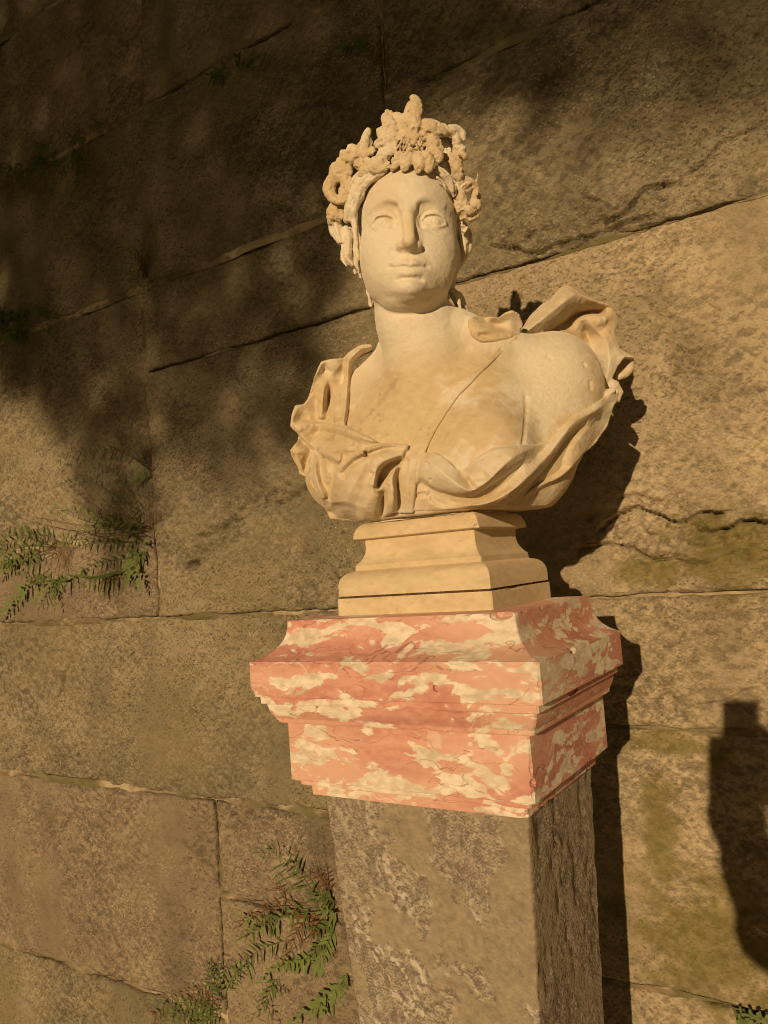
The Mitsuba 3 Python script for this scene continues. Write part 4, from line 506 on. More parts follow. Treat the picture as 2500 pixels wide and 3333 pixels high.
    ('tube', [(0.1205, 0.1287, 2.2892, 0.003), (0.1239, 0.1341, 2.2715, 0.0032), (0.1292, 0.1335, 2.2539, 0.0029), (0.1315, 0.1348, 2.2394, 0.0025)], 0.0015, None, None),
    ('tube', [(0.1195, 0.1308, 2.2905, 0.003), (0.1217, 0.1357, 2.2726, 0.0031), (0.1227, 0.1325, 2.2544, 0.0028), (0.1263, 0.1341, 2.2399, 0.0024)], 0.0015, None, None),
    ('tube', [(0.1119, 0.1353, 2.293, 0.0024), (0.117, 0.142, 2.2764, 0.0025), (0.1183, 0.1383, 2.2581, 0.0023), (0.1199, 0.1377, 2.2426, 0.002)], 0.0015, None, None),
    ('tube', [(0.1175, 0.1524, 2.3073, 0.006), (0.1267, 0.1598, 2.2903, 0.006), (0.1296, 0.1591, 2.2681, 0.006)], 0.003, None, None),
    ('tube', [(0.1216, 0.1547, 2.3106, 0.0026), (0.1336, 0.1637, 2.2932, 0.0026), (0.1359, 0.1627, 2.2688, 0.0026)], 0.0015, None, None),
    ('tube', [(0.1222, 0.1492, 2.3065, 0.0024), (0.1332, 0.1576, 2.2894, 0.0024), (0.1344, 0.156, 2.2658, 0.0023)], 0.0015, None, None),
    ('tube', [(0.1226, 0.1452, 2.3035, 0.0028), (0.1299, 0.1515, 2.2853, 0.0028), (0.1316, 0.1502, 2.2633, 0.0028)], 0.0015, None, None),
    ('tube', [(0.116, 0.1455, 2.3015, 0.0025), (0.1259, 0.1533, 2.2862, 0.0025), (0.1307, 0.1537, 2.2653, 0.0025)], 0.0015, None, None),
    ('tube', [(0.1135, 0.151, 2.3049, 0.0027), (0.1225, 0.1584, 2.2891, 0.0027), (0.1227, 0.1562, 2.2678, 0.0027)], 0.0015, None, None),
]
WREATH_LEFT = [
    ('tube', [(-0.0199, 0.06, 2.2808, 0.0137), (-0.0138, 0.0565, 2.2742, 0.0102)], 0.004, None, None),
    ('tube', [(-0.0333, 0.064, 2.2736, 0.0148), (-0.027, 0.0606, 2.2668, 0.011)], 0.004, None, None),
    ('tube', [(-0.0062, 0.0619, 2.285, 0.0132), (-0.0002, 0.0584, 2.2784, 0.0099)], 0.004, None, None),
    ('tube', [(0.014, 0.0559, 2.2752, 0.0107), (0.0194, 0.0521, 2.2693, 0.008)], 0.004, None, None),
    ('tube', [(0.0314, 0.0542, 2.2713, 0.0078), (0.0361, 0.05, 2.2661, 0.0059)], 0.004, None, None),
    ('tube', [(-0.0478, 0.0628, 2.2708, 0.012), (-0.0419, 0.0592, 2.2647, 0.0089)], 0.004, None, None),
    ('tube', [(-0.0233, 0.0581, 2.2563, 0.0109), (-0.0177, 0.0543, 2.2505, 0.0081)], 0.004, None, None),
    ('tube', [(0.007, 0.0498, 2.2568, 0.0093), (0.0121, 0.0457, 2.2513, 0.0069)], 0.004, None, None),
    ('tube', [(0.0244, 0.048, 2.252, 0.0088), (0.0293, 0.0439, 2.2467, 0.0065)], 0.004, None, None),
    ('tube', [(0.04, 0.0453, 2.2494, 0.0073), (0.0446, 0.041, 2.2444, 0.0055)], 0.004, None, None),
    ('tube', [(-0.0136, 0.0635, 2.2966, 0.0081), (-0.0087, 0.0594, 2.2913, 0.006)], 0.004, None, None),
    ('tube', [(-0.0292, 0.0606, 2.2927, 0.0062), (-0.0246, 0.0563, 2.2879, 0.0046)], 0.004, None, None),
    ('tube', [(0.0125, 0.0551, 2.2795, 0.0116), (0.0173, 0.0578, 2.2933, 0.0093), (0.0208, 0.0598, 2.3051, 0.0079), (0.0231, 0.061, 2.3126, 0.0051)], 0.004, None, None),
    ('tube', [(0.0228, 0.0609, 2.2782, 0.0042), (0.0234, 0.0658, 2.2944, 0.0037), (0.0224, 0.0652, 2.3048, 0.0023)], 0.003, None, None),
    ('tube', [(0.0598, 0.0448, 2.2362, 0.0104), (0.045, 0.0411, 2.2356, 0.0109), (0.0257, 0.0441, 2.2379, 0.0096), (0.0125, 0.046, 2.2371, 0.0065)], 0.004, ((np.float64(0.486), np.float64(-0.874), np.float64(0.0)), 1.6), None),
    ('tube', [(0.0543, 0.0441, 2.2458, 0.0068), (0.0407, 0.0433, 2.2424, 0.0077), (0.0286, 0.0435, 2.2386, 0.006)], 0.004, None, None),
    ('carve', [(0.0047, 0.0394, 2.2453, 0.0035), (-0.0011, 0.0498, 2.2503, 0.0035)], 0.002, None, None),
    ('carve', [(-0.0112, 0.0419, 2.2621, 0.003), (-0.0172, 0.0523, 2.2672, 0.0031)], 0.002, None, None),
    ('carve', [(0.0311, 0.0312, 2.2528, 0.0027), (0.0254, 0.0417, 2.2579, 0.0028)], 0.002, None, None),
    ('stroke', [(0.0305, 0.017, 2.2413, 0.002), (0.0428, 0.0193, 2.2418, 0.002), (0.0549, 0.0215, 2.2403, 0.002)], 0.003, None, 0.003),
    ('stroke', [(0.0278, 0.0293, 2.2273, 0.002), (0.0488, 0.0296, 2.232, 0.002), (0.063, 0.0329, 2.2362, 0.002)], 0.003, None, 0.003),
]
ROSE_LEFT = [
    ('tube', [(-0.0262, 0.0588, 2.2295, 0.0107), (-0.029, 0.0582, 2.2204, 0.0107), (-0.0353, 0.0572, 2.215, 0.0095), (-0.0434, 0.0561, 2.2146, 0.0083), (-0.0513, 0.0551, 2.2195, 0.0083), (-0.0568, 0.0546, 2.2283, 0.0095), (-0.0583, 0.0546, 2.2386, 0.0108), (-0.0555, 0.0553, 2.2478, 0.0108), (-0.0492, 0.0563, 2.2533, 0.0096), (-0.0409, 0.0574, 2.2535, 0.0083), (-0.0331, 0.0584, 2.2486, 0.0082), (-0.0277, 0.0589, 2.2398, 0.0094), (-0.0262, 0.0588, 2.2295, 0.0107)], 0.003, None, None),
    ('tube', [(-0.0545, 0.0522, 2.25, 0.0072), (-0.0456, 0.0549, 2.2585, 0.0105), (-0.03, 0.0567, 2.2528, 0.0114), (-0.0206, 0.0573, 2.2384, 0.0109), (-0.0187, 0.0561, 2.2229, 0.0085)], 0.004, None, None),
    ('tube', [(-0.048, 0.0443, 2.2148, 0.0052), (-0.0365, 0.0462, 2.2065, 0.0061), (-0.0235, 0.0523, 2.2076, 0.0056)], 0.003, None, None),
    ('tube', [(-0.037, 0.0642, 2.2362, 0.0062), (-0.039, 0.0608, 2.2272, 0.0057), (-0.0327, 0.0597, 2.2195, 0.0052)], 0.003, None, None),
    ('tube', [(-0.0602, 0.0833, 2.2575, 0.0098), (-0.0604, 0.0832, 2.2404, 0.0097)], 0.003, None, None),
    ('tube', [(-0.0324, 0.0645, 2.2066, 0.0038), (-0.039, 0.0631, 2.2051, 0.0048), (-0.036, 0.0693, 2.2043, 0.0029)], 0.003, None, None),
    ('stroke', [(-0.0257, 0.0339, 2.2051, 0.002), (-0.0165, 0.039, 2.2072, 0.002), (-0.0113, 0.0419, 2.208, 0.002)], 0.003, None, 0.003),
]
BUD_LEFT = [
    ('tube', [(-0.0546, 0.0613, 2.2053, 0.0115), (-0.0555, 0.0608, 2.197, 0.0148), (-0.0555, 0.0631, 2.1884, 0.011)], 0.004, None, None),
    ('tube', [(-0.041, 0.0597, 2.1962, 0.0048), (-0.0419, 0.0615, 2.1867, 0.0043)], 0.003, None, None),
    ('tube', [(-0.0663, 0.0616, 2.1965, 0.0063), (-0.0664, 0.0639, 2.1868, 0.0058)], 0.003, None, None),
    ('stroke', [(-0.032, 0.0418, 2.1933, 0.002), (-0.0343, 0.0405, 2.1792, 0.002), (-0.0418, 0.0421, 2.1698, 0.002)], 0.003, None, 0.0025),
]
CURL_RIGHT = [
    ('tube', [(0.1521, 0.1762, 2.1984, 0.009), (0.1505, 0.1744, 2.1882, 0.0101), (0.1475, 0.1702, 2.1796, 0.0095), (0.1438, 0.1645, 2.1743, 0.008), (0.1401, 0.1584, 2.1734, 0.0108), (0.1371, 0.153, 2.1769, 0.0122), (0.1353, 0.1495, 2.1842, 0.0128), (0.1352, 0.1486, 2.1938, 0.0117), (0.1368, 0.1503, 2.204, 0.0106), (0.1397, 0.1545, 2.2126, 0.0112), (0.1434, 0.1602, 2.2179, 0.0127), (0.1471, 0.1663, 2.219, 0.0099), (0.1502, 0.1717, 2.2155, 0.0085), (0.152, 0.1753, 2.2082, 0.0078), (0.1521, 0.1762, 2.1984, 0.009)], 0.003, None, None),
    ('tube', [(0.1399, 0.1546, 2.2213, 0.0103), (0.1358, 0.1466, 2.2052, 0.0098), (0.1332, 0.1451, 2.1892, 0.0098), (0.1351, 0.1485, 2.1734, 0.0094)], 0.003, None, None),
    ('tube', [(0.15, 0.1487, 2.1677, 0.0084), (0.1548, 0.1571, 2.1701, 0.007)], 0.002, None, None),
    ('tube', [(0.1355, 0.1521, 2.1612, 0.0056), (0.1456, 0.1578, 2.1579, 0.0051), (0.1533, 0.1655, 2.1633, 0.0047)], 0.002, None, None),
    ('tube', [(0.1625, 0.1614, 2.2039, 0.0042), (0.161, 0.1606, 2.1959, 0.0037)], 0.002, None, None),
    ('tube', [(0.1578, 0.1702, 2.2233, 0.0019), (0.1595, 0.1712, 2.2293, 0.0014), (0.1605, 0.1718, 2.2343, 0.0016)], 0.002, None, None),
    ('stroke', [(0.1569, 0.1331, 2.1932, 0.002), (0.1521, 0.1236, 2.1833, 0.002), (0.1443, 0.117, 2.1794, 0.002)], 0.0025, None, 0.003),
    ('stroke', [(0.1403, 0.1262, 2.1529, 0.002), (0.1517, 0.1268, 2.1501, 0.002), (0.1606, 0.1352, 2.1506, 0.002)], 0.0022, None, 0.003),
    ('stroke', [(0.1599, 0.1371, 2.1998, 0.002), (0.1563, 0.1294, 2.19, 0.002), (0.1539, 0.128, 2.1803, 0.002)], 0.0025, None, 0.002),
]
FLOWER_RIGHT = [
    ('tube', [(0.1512, 0.1322, 2.2548, 0.0046), (0.1534, 0.138, 2.2539, 0.0069), (0.1544, 0.1432, 2.254, 0.0042)], 0.002, None, None),
    ('tube', [(0.1486, 0.1308, 2.2534, 0.0046), (0.1461, 0.134, 2.2491, 0.0069), (0.1439, 0.1373, 2.2472, 0.0042)], 0.002, None, None),
    ('tube', [(0.1467, 0.1297, 2.2559, 0.0046), (0.1406, 0.1309, 2.2571, 0.007), (0.1358, 0.1329, 2.2586, 0.0042)], 0.002, None, None),
    ('tube', [(0.148, 0.1305, 2.2588, 0.0046), (0.1444, 0.1331, 2.2667, 0.007), (0.1414, 0.136, 2.2725, 0.0042)], 0.002, None, None),
    ('tube', [(0.1508, 0.132, 2.2581, 0.0046), (0.1523, 0.1375, 2.2647, 0.0069), (0.1529, 0.1423, 2.2697, 0.0042)], 0.002, None, None),
    ('tube', [(0.153, 0.1241, 2.2505, 0.0032), (0.1536, 0.1244, 2.2494, 0.0028)], 0.001, None, None),
    ('tube', [(0.1427, 0.1447, 2.2637, 0.007), (0.1449, 0.1459, 2.2624, 0.007)], 0.003, None, None),
]
LEAF_RIGHT = [
    ('tube', [(0.1379, 0.1306, 2.2453, 0.0093), (0.1401, 0.1353, 2.2362, 0.0107), (0.1414, 0.1405, 2.2266, 0.0084), (0.139, 0.1438, 2.2195, 0.0042)], 0.004, None, None),
    ('tube', [(0.1341, 0.1285, 2.2519, 0.007), (0.1343, 0.1297, 2.2381, 0.007), (0.1358, 0.1352, 2.2254, 0.0051)], 0.004, None, None),
    ('stroke', [(0.1465, 0.1125, 2.235, 0.002), (0.1485, 0.1193, 2.225, 0.002), (0.1478, 0.1258, 2.2137, 0.002)], 0.0025, None, 0.0025),
]
LEAF_TOP = [
    ('tube', [(0.1329, 0.1221, 2.2976, 0.0083), (0.1397, 0.1304, 2.2993, 0.0088), (0.1465, 0.1388, 2.2998, 0.0088), (0.1513, 0.1437, 2.2951, 0.007), (0.1534, 0.1449, 2.2886, 0.0037), (0.1544, 0.1455, 2.2834, 0.0016)], 0.004, None, None),
    ('tube', [(0.1421, 0.1386, 2.2881, 0.007), (0.1432, 0.1393, 2.2797, 0.0061), (0.1495, 0.145, 2.2717, 0.0061)], 0.004, None, None),
    ('tube', [(0.1409, 0.1334, 2.3047, 0.0056), (0.1467, 0.1389, 2.3029, 0.0061)], 0.004, None, None),
]
FLOWER_MIDDLE = [
    ('tube', [(0.0808, 0.0679, 2.2742, 0.0174), (0.095, 0.0736, 2.2694, 0.0202), (0.1064, 0.0822, 2.2649, 0.0164)], 0.006, None, None),
    ('tube', [(0.0873, 0.0784, 2.2905, 0.0155), (0.0974, 0.084, 2.2891, 0.0136)], 0.006, None, None),
    ('tube', [(0.0823, 0.0482, 2.2661, 0.0026), (0.082, 0.0492, 2.2654, 0.0019)], 0.0008, None, None),
    ('tube', [(0.0798, 0.0483, 2.2626, 0.0022), (0.0789, 0.0489, 2.261, 0.0019)], 0.0008, None, None),
    ('tube', [(0.0813, 0.0483, 2.2557, 0.0026), (0.081, 0.0493, 2.2551, 0.0019)], 0.0008, None, None),
    ('tube', [(0.0877, 0.0515, 2.2752, 0.0023), (0.087, 0.0523, 2.2748, 0.0019)], 0.0008, None, None),
    ('tube', [(0.0856, 0.0494, 2.2696, 0.0027), (0.0849, 0.0502, 2.2693, 0.0019)], 0.0008, None, None),
    ('tube', [(0.0895, 0.0492, 2.2641, 0.0026), (0.0877, 0.0493, 2.2625, 0.0019)], 0.0008, None, None),
    ('tube', [(0.0851, 0.048, 2.2593, 0.0024), (0.0847, 0.0489, 2.2581, 0.0019)], 0.0008, None, None),
    ('tube', [(0.0868, 0.0486, 2.2529, 0.002), (0.0866, 0.0496, 2.2524, 0.0019)], 0.0008, None, None),
    ('tube', [(0.084, 0.0505, 2.2506, 0.0023), (0.0826, 0.0508, 2.249, 0.0019)], 0.0008, None, None),
    ('tube', [(0.0891, 0.0538, 2.2799, 0.0021), (0.089, 0.0549, 2.2797, 0.0019)], 0.0008, None, None),
    ('tube', [(0.0929, 0.0519, 2.2726, 0.0026), (0.0925, 0.0528, 2.2721, 0.0019)], 0.0008, None, None),
    ('tube', [(0.0915, 0.05, 2.267, 0.0026), (0.0905, 0.0505, 2.2666, 0.0019)], 0.0008, None, None),
    ('tube', [(0.0942, 0.0495, 2.2612, 0.0023), (0.0931, 0.0501, 2.2601, 0.0019)], 0.0008, None, None),
    ('tube', [(0.0906, 0.0486, 2.2558, 0.0022), (0.0901, 0.0495, 2.2556, 0.0019)], 0.0008, None, None),
    ('tube', [(0.0921, 0.0496, 2.2512, 0.0021), (0.0918, 0.0506, 2.2501, 0.0019)], 0.0008, None, None),
    ('tube', [(0.0882, 0.0507, 2.2475, 0.0022), (0.0879, 0.0517, 2.2466, 0.0019)], 0.0008, None, None),
    ('tube', [(0.0903, 0.0542, 2.243, 0.0026), (0.0887, 0.0545, 2.2422, 0.0019)], 0.0008, None, None),
    ('tube', [(0.0966, 0.0508, 2.2654, 0.0021), (0.0957, 0.0515, 2.2643, 0.0019)], 0.0008, None, None),
    ('tube', [(0.0986, 0.0505, 2.2582, 0.0026), (0.0981, 0.0514, 2.258, 0.0019)], 0.0008, None, None),
    ('tube', [(0.0965, 0.0502, 2.2542, 0.0022), (0.0952, 0.0506, 2.2534, 0.0019)], 0.0008, None, None),
    ('tube', [(0.0977, 0.0516, 2.2484, 0.002), (0.0967, 0.0522, 2.2482, 0.0019)], 0.0008, None, None),
    ('tube', [(0.0936, 0.0523, 2.2453, 0.0026), (0.0929, 0.0531, 2.2447, 0.0019)], 0.0008, None, None),
    ('tube', [(0.0935, 0.0552, 2.2404, 0.0025), (0.0935, 0.0563, 2.2405, 0.0019)], 0.0008, None, None),
    ('tube', [(0.1005, 0.0518, 2.2618, 0.0023), (0.1006, 0.053, 2.2623, 0.0019)], 0.0008, None, None),
    ('tube', [(0.1027, 0.0521, 2.256, 0.0023), (0.1028, 0.0533, 2.2563, 0.0019)], 0.0008, None, None),
    ('tube', [(0.1011, 0.0519, 2.2527, 0.0024), (0.1, 0.0524, 2.2517, 0.0019)], 0.0008, None, None),
    ('tube', [(0.101, 0.0531, 2.2486, 0.0021), (0.1012, 0.0544, 2.2467, 0.0019)], 0.0008, None, None),
    ('tube', [(0.0981, 0.0542, 2.2432, 0.0024), (0.0976, 0.0551, 2.243, 0.0019)], 0.0008, None, None),
    ('tube', [(0.0979, 0.0576, 2.2392, 0.002), (0.0979, 0.0588, 2.2391, 0.0019)], 0.0008, None, None),
    ('tube', [(0.1057, 0.0543, 2.2623, 0.002), (0.1052, 0.0551, 2.2608, 0.0019)], 0.0008, None, None),
    ('tube', [(0.1073, 0.0548, 2.2564, 0.0023), (0.1071, 0.0558, 2.255, 0.0019)], 0.0008, None, None),
    ('tube', [(0.1046, 0.0537, 2.2502, 0.0023), (0.1044, 0.0548, 2.2503, 0.0019)], 0.0008, None, None),
    ('tube', [(0.1055, 0.056, 2.2462, 0.0024), (0.1055, 0.0572, 2.2456, 0.0019)], 0.0008, None, None),
    ('tube', [(0.1027, 0.0571, 2.2424, 0.0023), (0.1019, 0.0577, 2.2418, 0.0019)], 0.0008, None, None),
    ('tube', [(0.1025, 0.0609, 2.2381, 0.002), (0.102, 0.0618, 2.2381, 0.0019)], 0.0008, None, None),
    ('tube', [(0.1093, 0.0605, 2.2722, 0.0022), (0.1086, 0.0613, 2.272, 0.0019)], 0.0008, None, None),
    ('tube', [(0.112, 0.0601, 2.2669, 0.0025), (0.1111, 0.0608, 2.2655, 0.0019)], 0.0008, None, None),
    ('tube', [(0.11, 0.057, 2.2601, 0.0021), (0.1094, 0.0579, 2.2596, 0.0019)], 0.0008, None, None),
    ('tube', [(0.1117, 0.0582, 2.2549, 0.0022), (0.1111, 0.059, 2.2541, 0.0019)], 0.0008, None, None),
    ('tube', [(0.1092, 0.057, 2.2504, 0.0022), (0.1085, 0.0578, 2.2492, 0.0019)], 0.0008, None, None),
    ('tube', [(0.109, 0.0592, 2.2446, 0.0023), (0.1093, 0.0605, 2.2448, 0.0019)], 0.0008, None, None),
    ('tube', [(0.1063, 0.0601, 2.2402, 0.002), (0.1059, 0.061, 2.2409, 0.0019)], 0.0008, None, None),
    ('tube', [(0.1132, 0.0636, 2.2713, 0.0025), (0.1126, 0.0644, 2.2711, 0.0019)], 0.0008, None, None),
    ('tube', [(0.1164, 0.0639, 2.2654, 0.0025), (0.115, 0.0643, 2.2648, 0.0019)], 0.0008, None, None),
    ('tube', [(0.1145, 0.0607, 2.2592, 0.002), (0.1133, 0.0612, 2.2588, 0.0019)], 0.0008, None, None),
    ('tube', [(0.1157, 0.0621, 2.2548, 0.0026), (0.1148, 0.0627, 2.2536, 0.0019)], 0.0008, None, None),
    ('tube', [(0.1116, 0.0598, 2.2495, 0.0025), (0.1123, 0.0613, 2.2486, 0.0019)], 0.0008, None, None),
    ('tube', [(0.1129, 0.0634, 2.2444, 0.0025), (0.1129, 0.0646, 2.2444, 0.0019)], 0.0008, None, None),
    ('tube', [(0.11, 0.064, 2.241, 0.0022), (0.1095, 0.0648, 2.2404, 0.0019)], 0.0008, None, None),
    ('tube', [(0.1165, 0.067, 2.2714, 0.0022), (0.1164, 0.0681, 2.2705, 0.0019)], 0.0008, None, None),
    ('tube', [(0.1193, 0.0677, 2.2646, 0.0026), (0.1185, 0.0684, 2.2645, 0.0019)], 0.0008, None, None),
    ('tube', [(0.1179, 0.0646, 2.2594, 0.0024), (0.1169, 0.0652, 2.2584, 0.0019)], 0.0008, None, None),
    ('tube', [(0.1189, 0.0664, 2.254, 0.0026), (0.1182, 0.0671, 2.2534, 0.0019)], 0.0008, None, None),
    ('tube', [(0.1165, 0.0648, 2.2493, 0.0022), (0.1158, 0.0656, 2.2483, 0.0019)], 0.0008, None, None),
    ('tube', [(0.1166, 0.0683, 2.2444, 0.0025), (0.1162, 0.0692, 2.2444, 0.0019)], 0.0008, None, None),
    ('carve', [(0.1102, 0.0408, 2.2576, 0.0026), (0.1033, 0.0553, 2.2653, 0.0023)], 0.002, None, None),
    ('stroke', [(0.0995, 0.0394, 2.2639, 0.002), (0.1088, 0.0423, 2.2643, 0.002), (0.1175, 0.0495, 2.263, 0.002)], 0.003, None, 0.004),
    ('tube', [(0.0819, 0.0503, 2.2425, 0.0093), (0.0763, 0.0471, 2.2333, 0.0088), (0.0718, 0.0469, 2.2269, 0.0056)], 0.002, ((np.float64(0.486), np.float64(-0.874), np.float64(0.0)), 1.7), None),
    ('tube', [(0.0953, 0.0531, 2.2369, 0.0097), (0.0931, 0.0519, 2.2283, 0.0097), (0.0882, 0.0515, 2.222, 0.006)], 0.002, ((np.float64(0.486), np.float64(-0.874), np.float64(0.0)), 1.7), None),
    ('tube', [(0.1102, 0.0614, 2.235, 0.0097), (0.1111, 0.0619, 2.225, 0.0097), (0.1078, 0.0624, 2.2165, 0.0056)], 0.002, ((np.float64(0.486), np.float64(-0.874), np.float64(0.0)), 1.7), None),
    ('tube', [(0.121, 0.0697, 2.2385, 0.0088), (0.1235, 0.0711, 2.2264, 0.0093), (0.1201, 0.0715, 2.2159, 0.0056)], 0.002, ((np.float64(0.486), np.float64(-0.874), np.float64(0.0)), 1.7), None),
    ('tube', [(0.1241, 0.0783, 2.2528, 0.0102), (0.1317, 0.0848, 2.2448, 0.0107), (0.1335, 0.0881, 2.2366, 0.0065)], 0.002, ((np.float64(0.486), np.float64(-0.874), np.float64(0.0)), 1.7), None),
    ('tube', [(0.1249, 0.0833, 2.2686, 0.0094), (0.1318, 0.0917, 2.2636, 0.0094), (0.1346, 0.0955, 2.2563, 0.0056)], 0.002, ((np.float64(0.486), np.float64(-0.874), np.float64(0.0)), 1.7), None),
    ('tube', [(0.1177, 0.0884, 2.2935, 0.0132), (0.1265, 0.1002, 2.2914, 0.0123), (0.1336, 0.111, 2.2894, 0.0086)], 0.002, ((np.float64(0.486), np.float64(-0.874), np.float64(0.0)), 1.7), None),
    ('tube', [(0.1131, 0.0905, 2.3042, 0.008), (0.1221, 0.1023, 2.3051, 0.0081), (0.1326, 0.115, 2.3017, 0.0062)], 0.002, ((np.float64(0.486), np.float64(-0.874), np.float64(0.0)), 1.7), None),
    ('tube', [(0.0708, 0.0486, 2.2577, 0.0107), (0.0584, 0.0463, 2.2553, 0.0108), (0.0504, 0.0441, 2.2532, 0.0066)], 0.002, ((np.float64(0.486), np.float64(-0.874), np.float64(0.0)), 1.7), None),
    ('tube', [(0.0701, 0.0482, 2.2717, 0.0117), (0.0561, 0.045, 2.2715, 0.0108), (0.0454, 0.0437, 2.2719, 0.0047)], 0.002, ((np.float64(0.486), np.float64(-0.874), np.float64(0.0)), 1.7), None),
    ('tube', [(0.0716, 0.0513, 2.2845, 0.0131), (0.0596, 0.0493, 2.2901, 0.0122), (0.0512, 0.0492, 2.2972, 0.0066)], 0.002, ((np.float64(0.486), np.float64(-0.874), np.float64(0.0)), 1.7), None),
    ('tube', [(0.0704, 0.0553, 2.2987, 0.0127), (0.0632, 0.0558, 2.3117, 0.0109), (0.0636, 0.0606, 2.3239, 0.0081), (0.0651, 0.0615, 2.3293, 0.0047)], 0.002, ((np.float64(0.486), np.float64(-0.874), np.float64(0.0)), 1.7), None),
    ('tube', [(0.0863, 0.0664, 2.2996, 0.0141), (0.0775, 0.0684, 2.316, 0.0095), (0.0727, 0.068, 2.3237, 0.0052)], 0.002, ((np.float64(0.486), np.float64(-0.874), np.float64(0.0)), 1.7), None),
    ('tube', [(0.0979, 0.0729, 2.2961, 0.0165), (0.0954, 0.0806, 2.3187, 0.0152), (0.0974, 0.0886, 2.3378, 0.0129), (0.0956, 0.0922, 2.3504, 0.0096), (0.0936, 0.0934, 2.3567, 0.0058)], 0.002, ((np.float64(0.486), np.float64(-0.874), np.float64(0.0)), 1.7), None),
    ('tube', [(0.1059, 0.0865, 2.3234, 0.0057), (0.1032, 0.0918, 2.3391, 0.0062), (0.1011, 0.093, 2.3486, 0.0033)], 0.002, ((np.float64(0.486), np.float64(-0.874), np.float64(0.0)), 1.7), None),
    ('tube', [(0.0612, 0.0479, 2.2469, 0.007), (0.0572, 0.0456, 2.2375, 0.0056), (0.0583, 0.0463, 2.2294, 0.0037)], 0.002, ((np.float64(0.486), np.float64(-0.874), np.float64(0.0)), 1.7), None),
    ('stroke', [(0.069, 0.0293, 2.2522, 0.002), (0.0801, 0.0332, 2.2538, 0.002)], 0.0026, None, 0.003),
    ('stroke', [(0.0597, 0.0333, 2.2771, 0.002), (0.0784, 0.0346, 2.2687, 0.002)], 0.0026, None, 0.003),
    ('stroke', [(0.0942, 0.0319, 2.2286, 0.002), (0.0875, 0.0328, 2.2216, 0.002)], 0.0026, None, 0.003),
    ('stroke', [(0.1114, 0.0392, 2.2255, 0.002), (0.1091, 0.0402, 2.2112, 0.002)], 0.0026, None, 0.003),
    ('stroke', [(0.126, 0.0496, 2.2265, 0.002), (0.125, 0.0513, 2.2101, 0.002)], 0.0026, None, 0.003),
    ('stroke', [(0.0955, 0.0509, 2.2971, 0.002), (0.109, 0.0584, 2.2993, 0.002), (0.1157, 0.0667, 2.3045, 0.002)], 0.0026, None, 0.003),
    ('stroke', [(0.1333, 0.0719, 2.2665, 0.002), (0.141, 0.0854, 2.2655, 0.002)], 0.0026, None, 0.003),
]

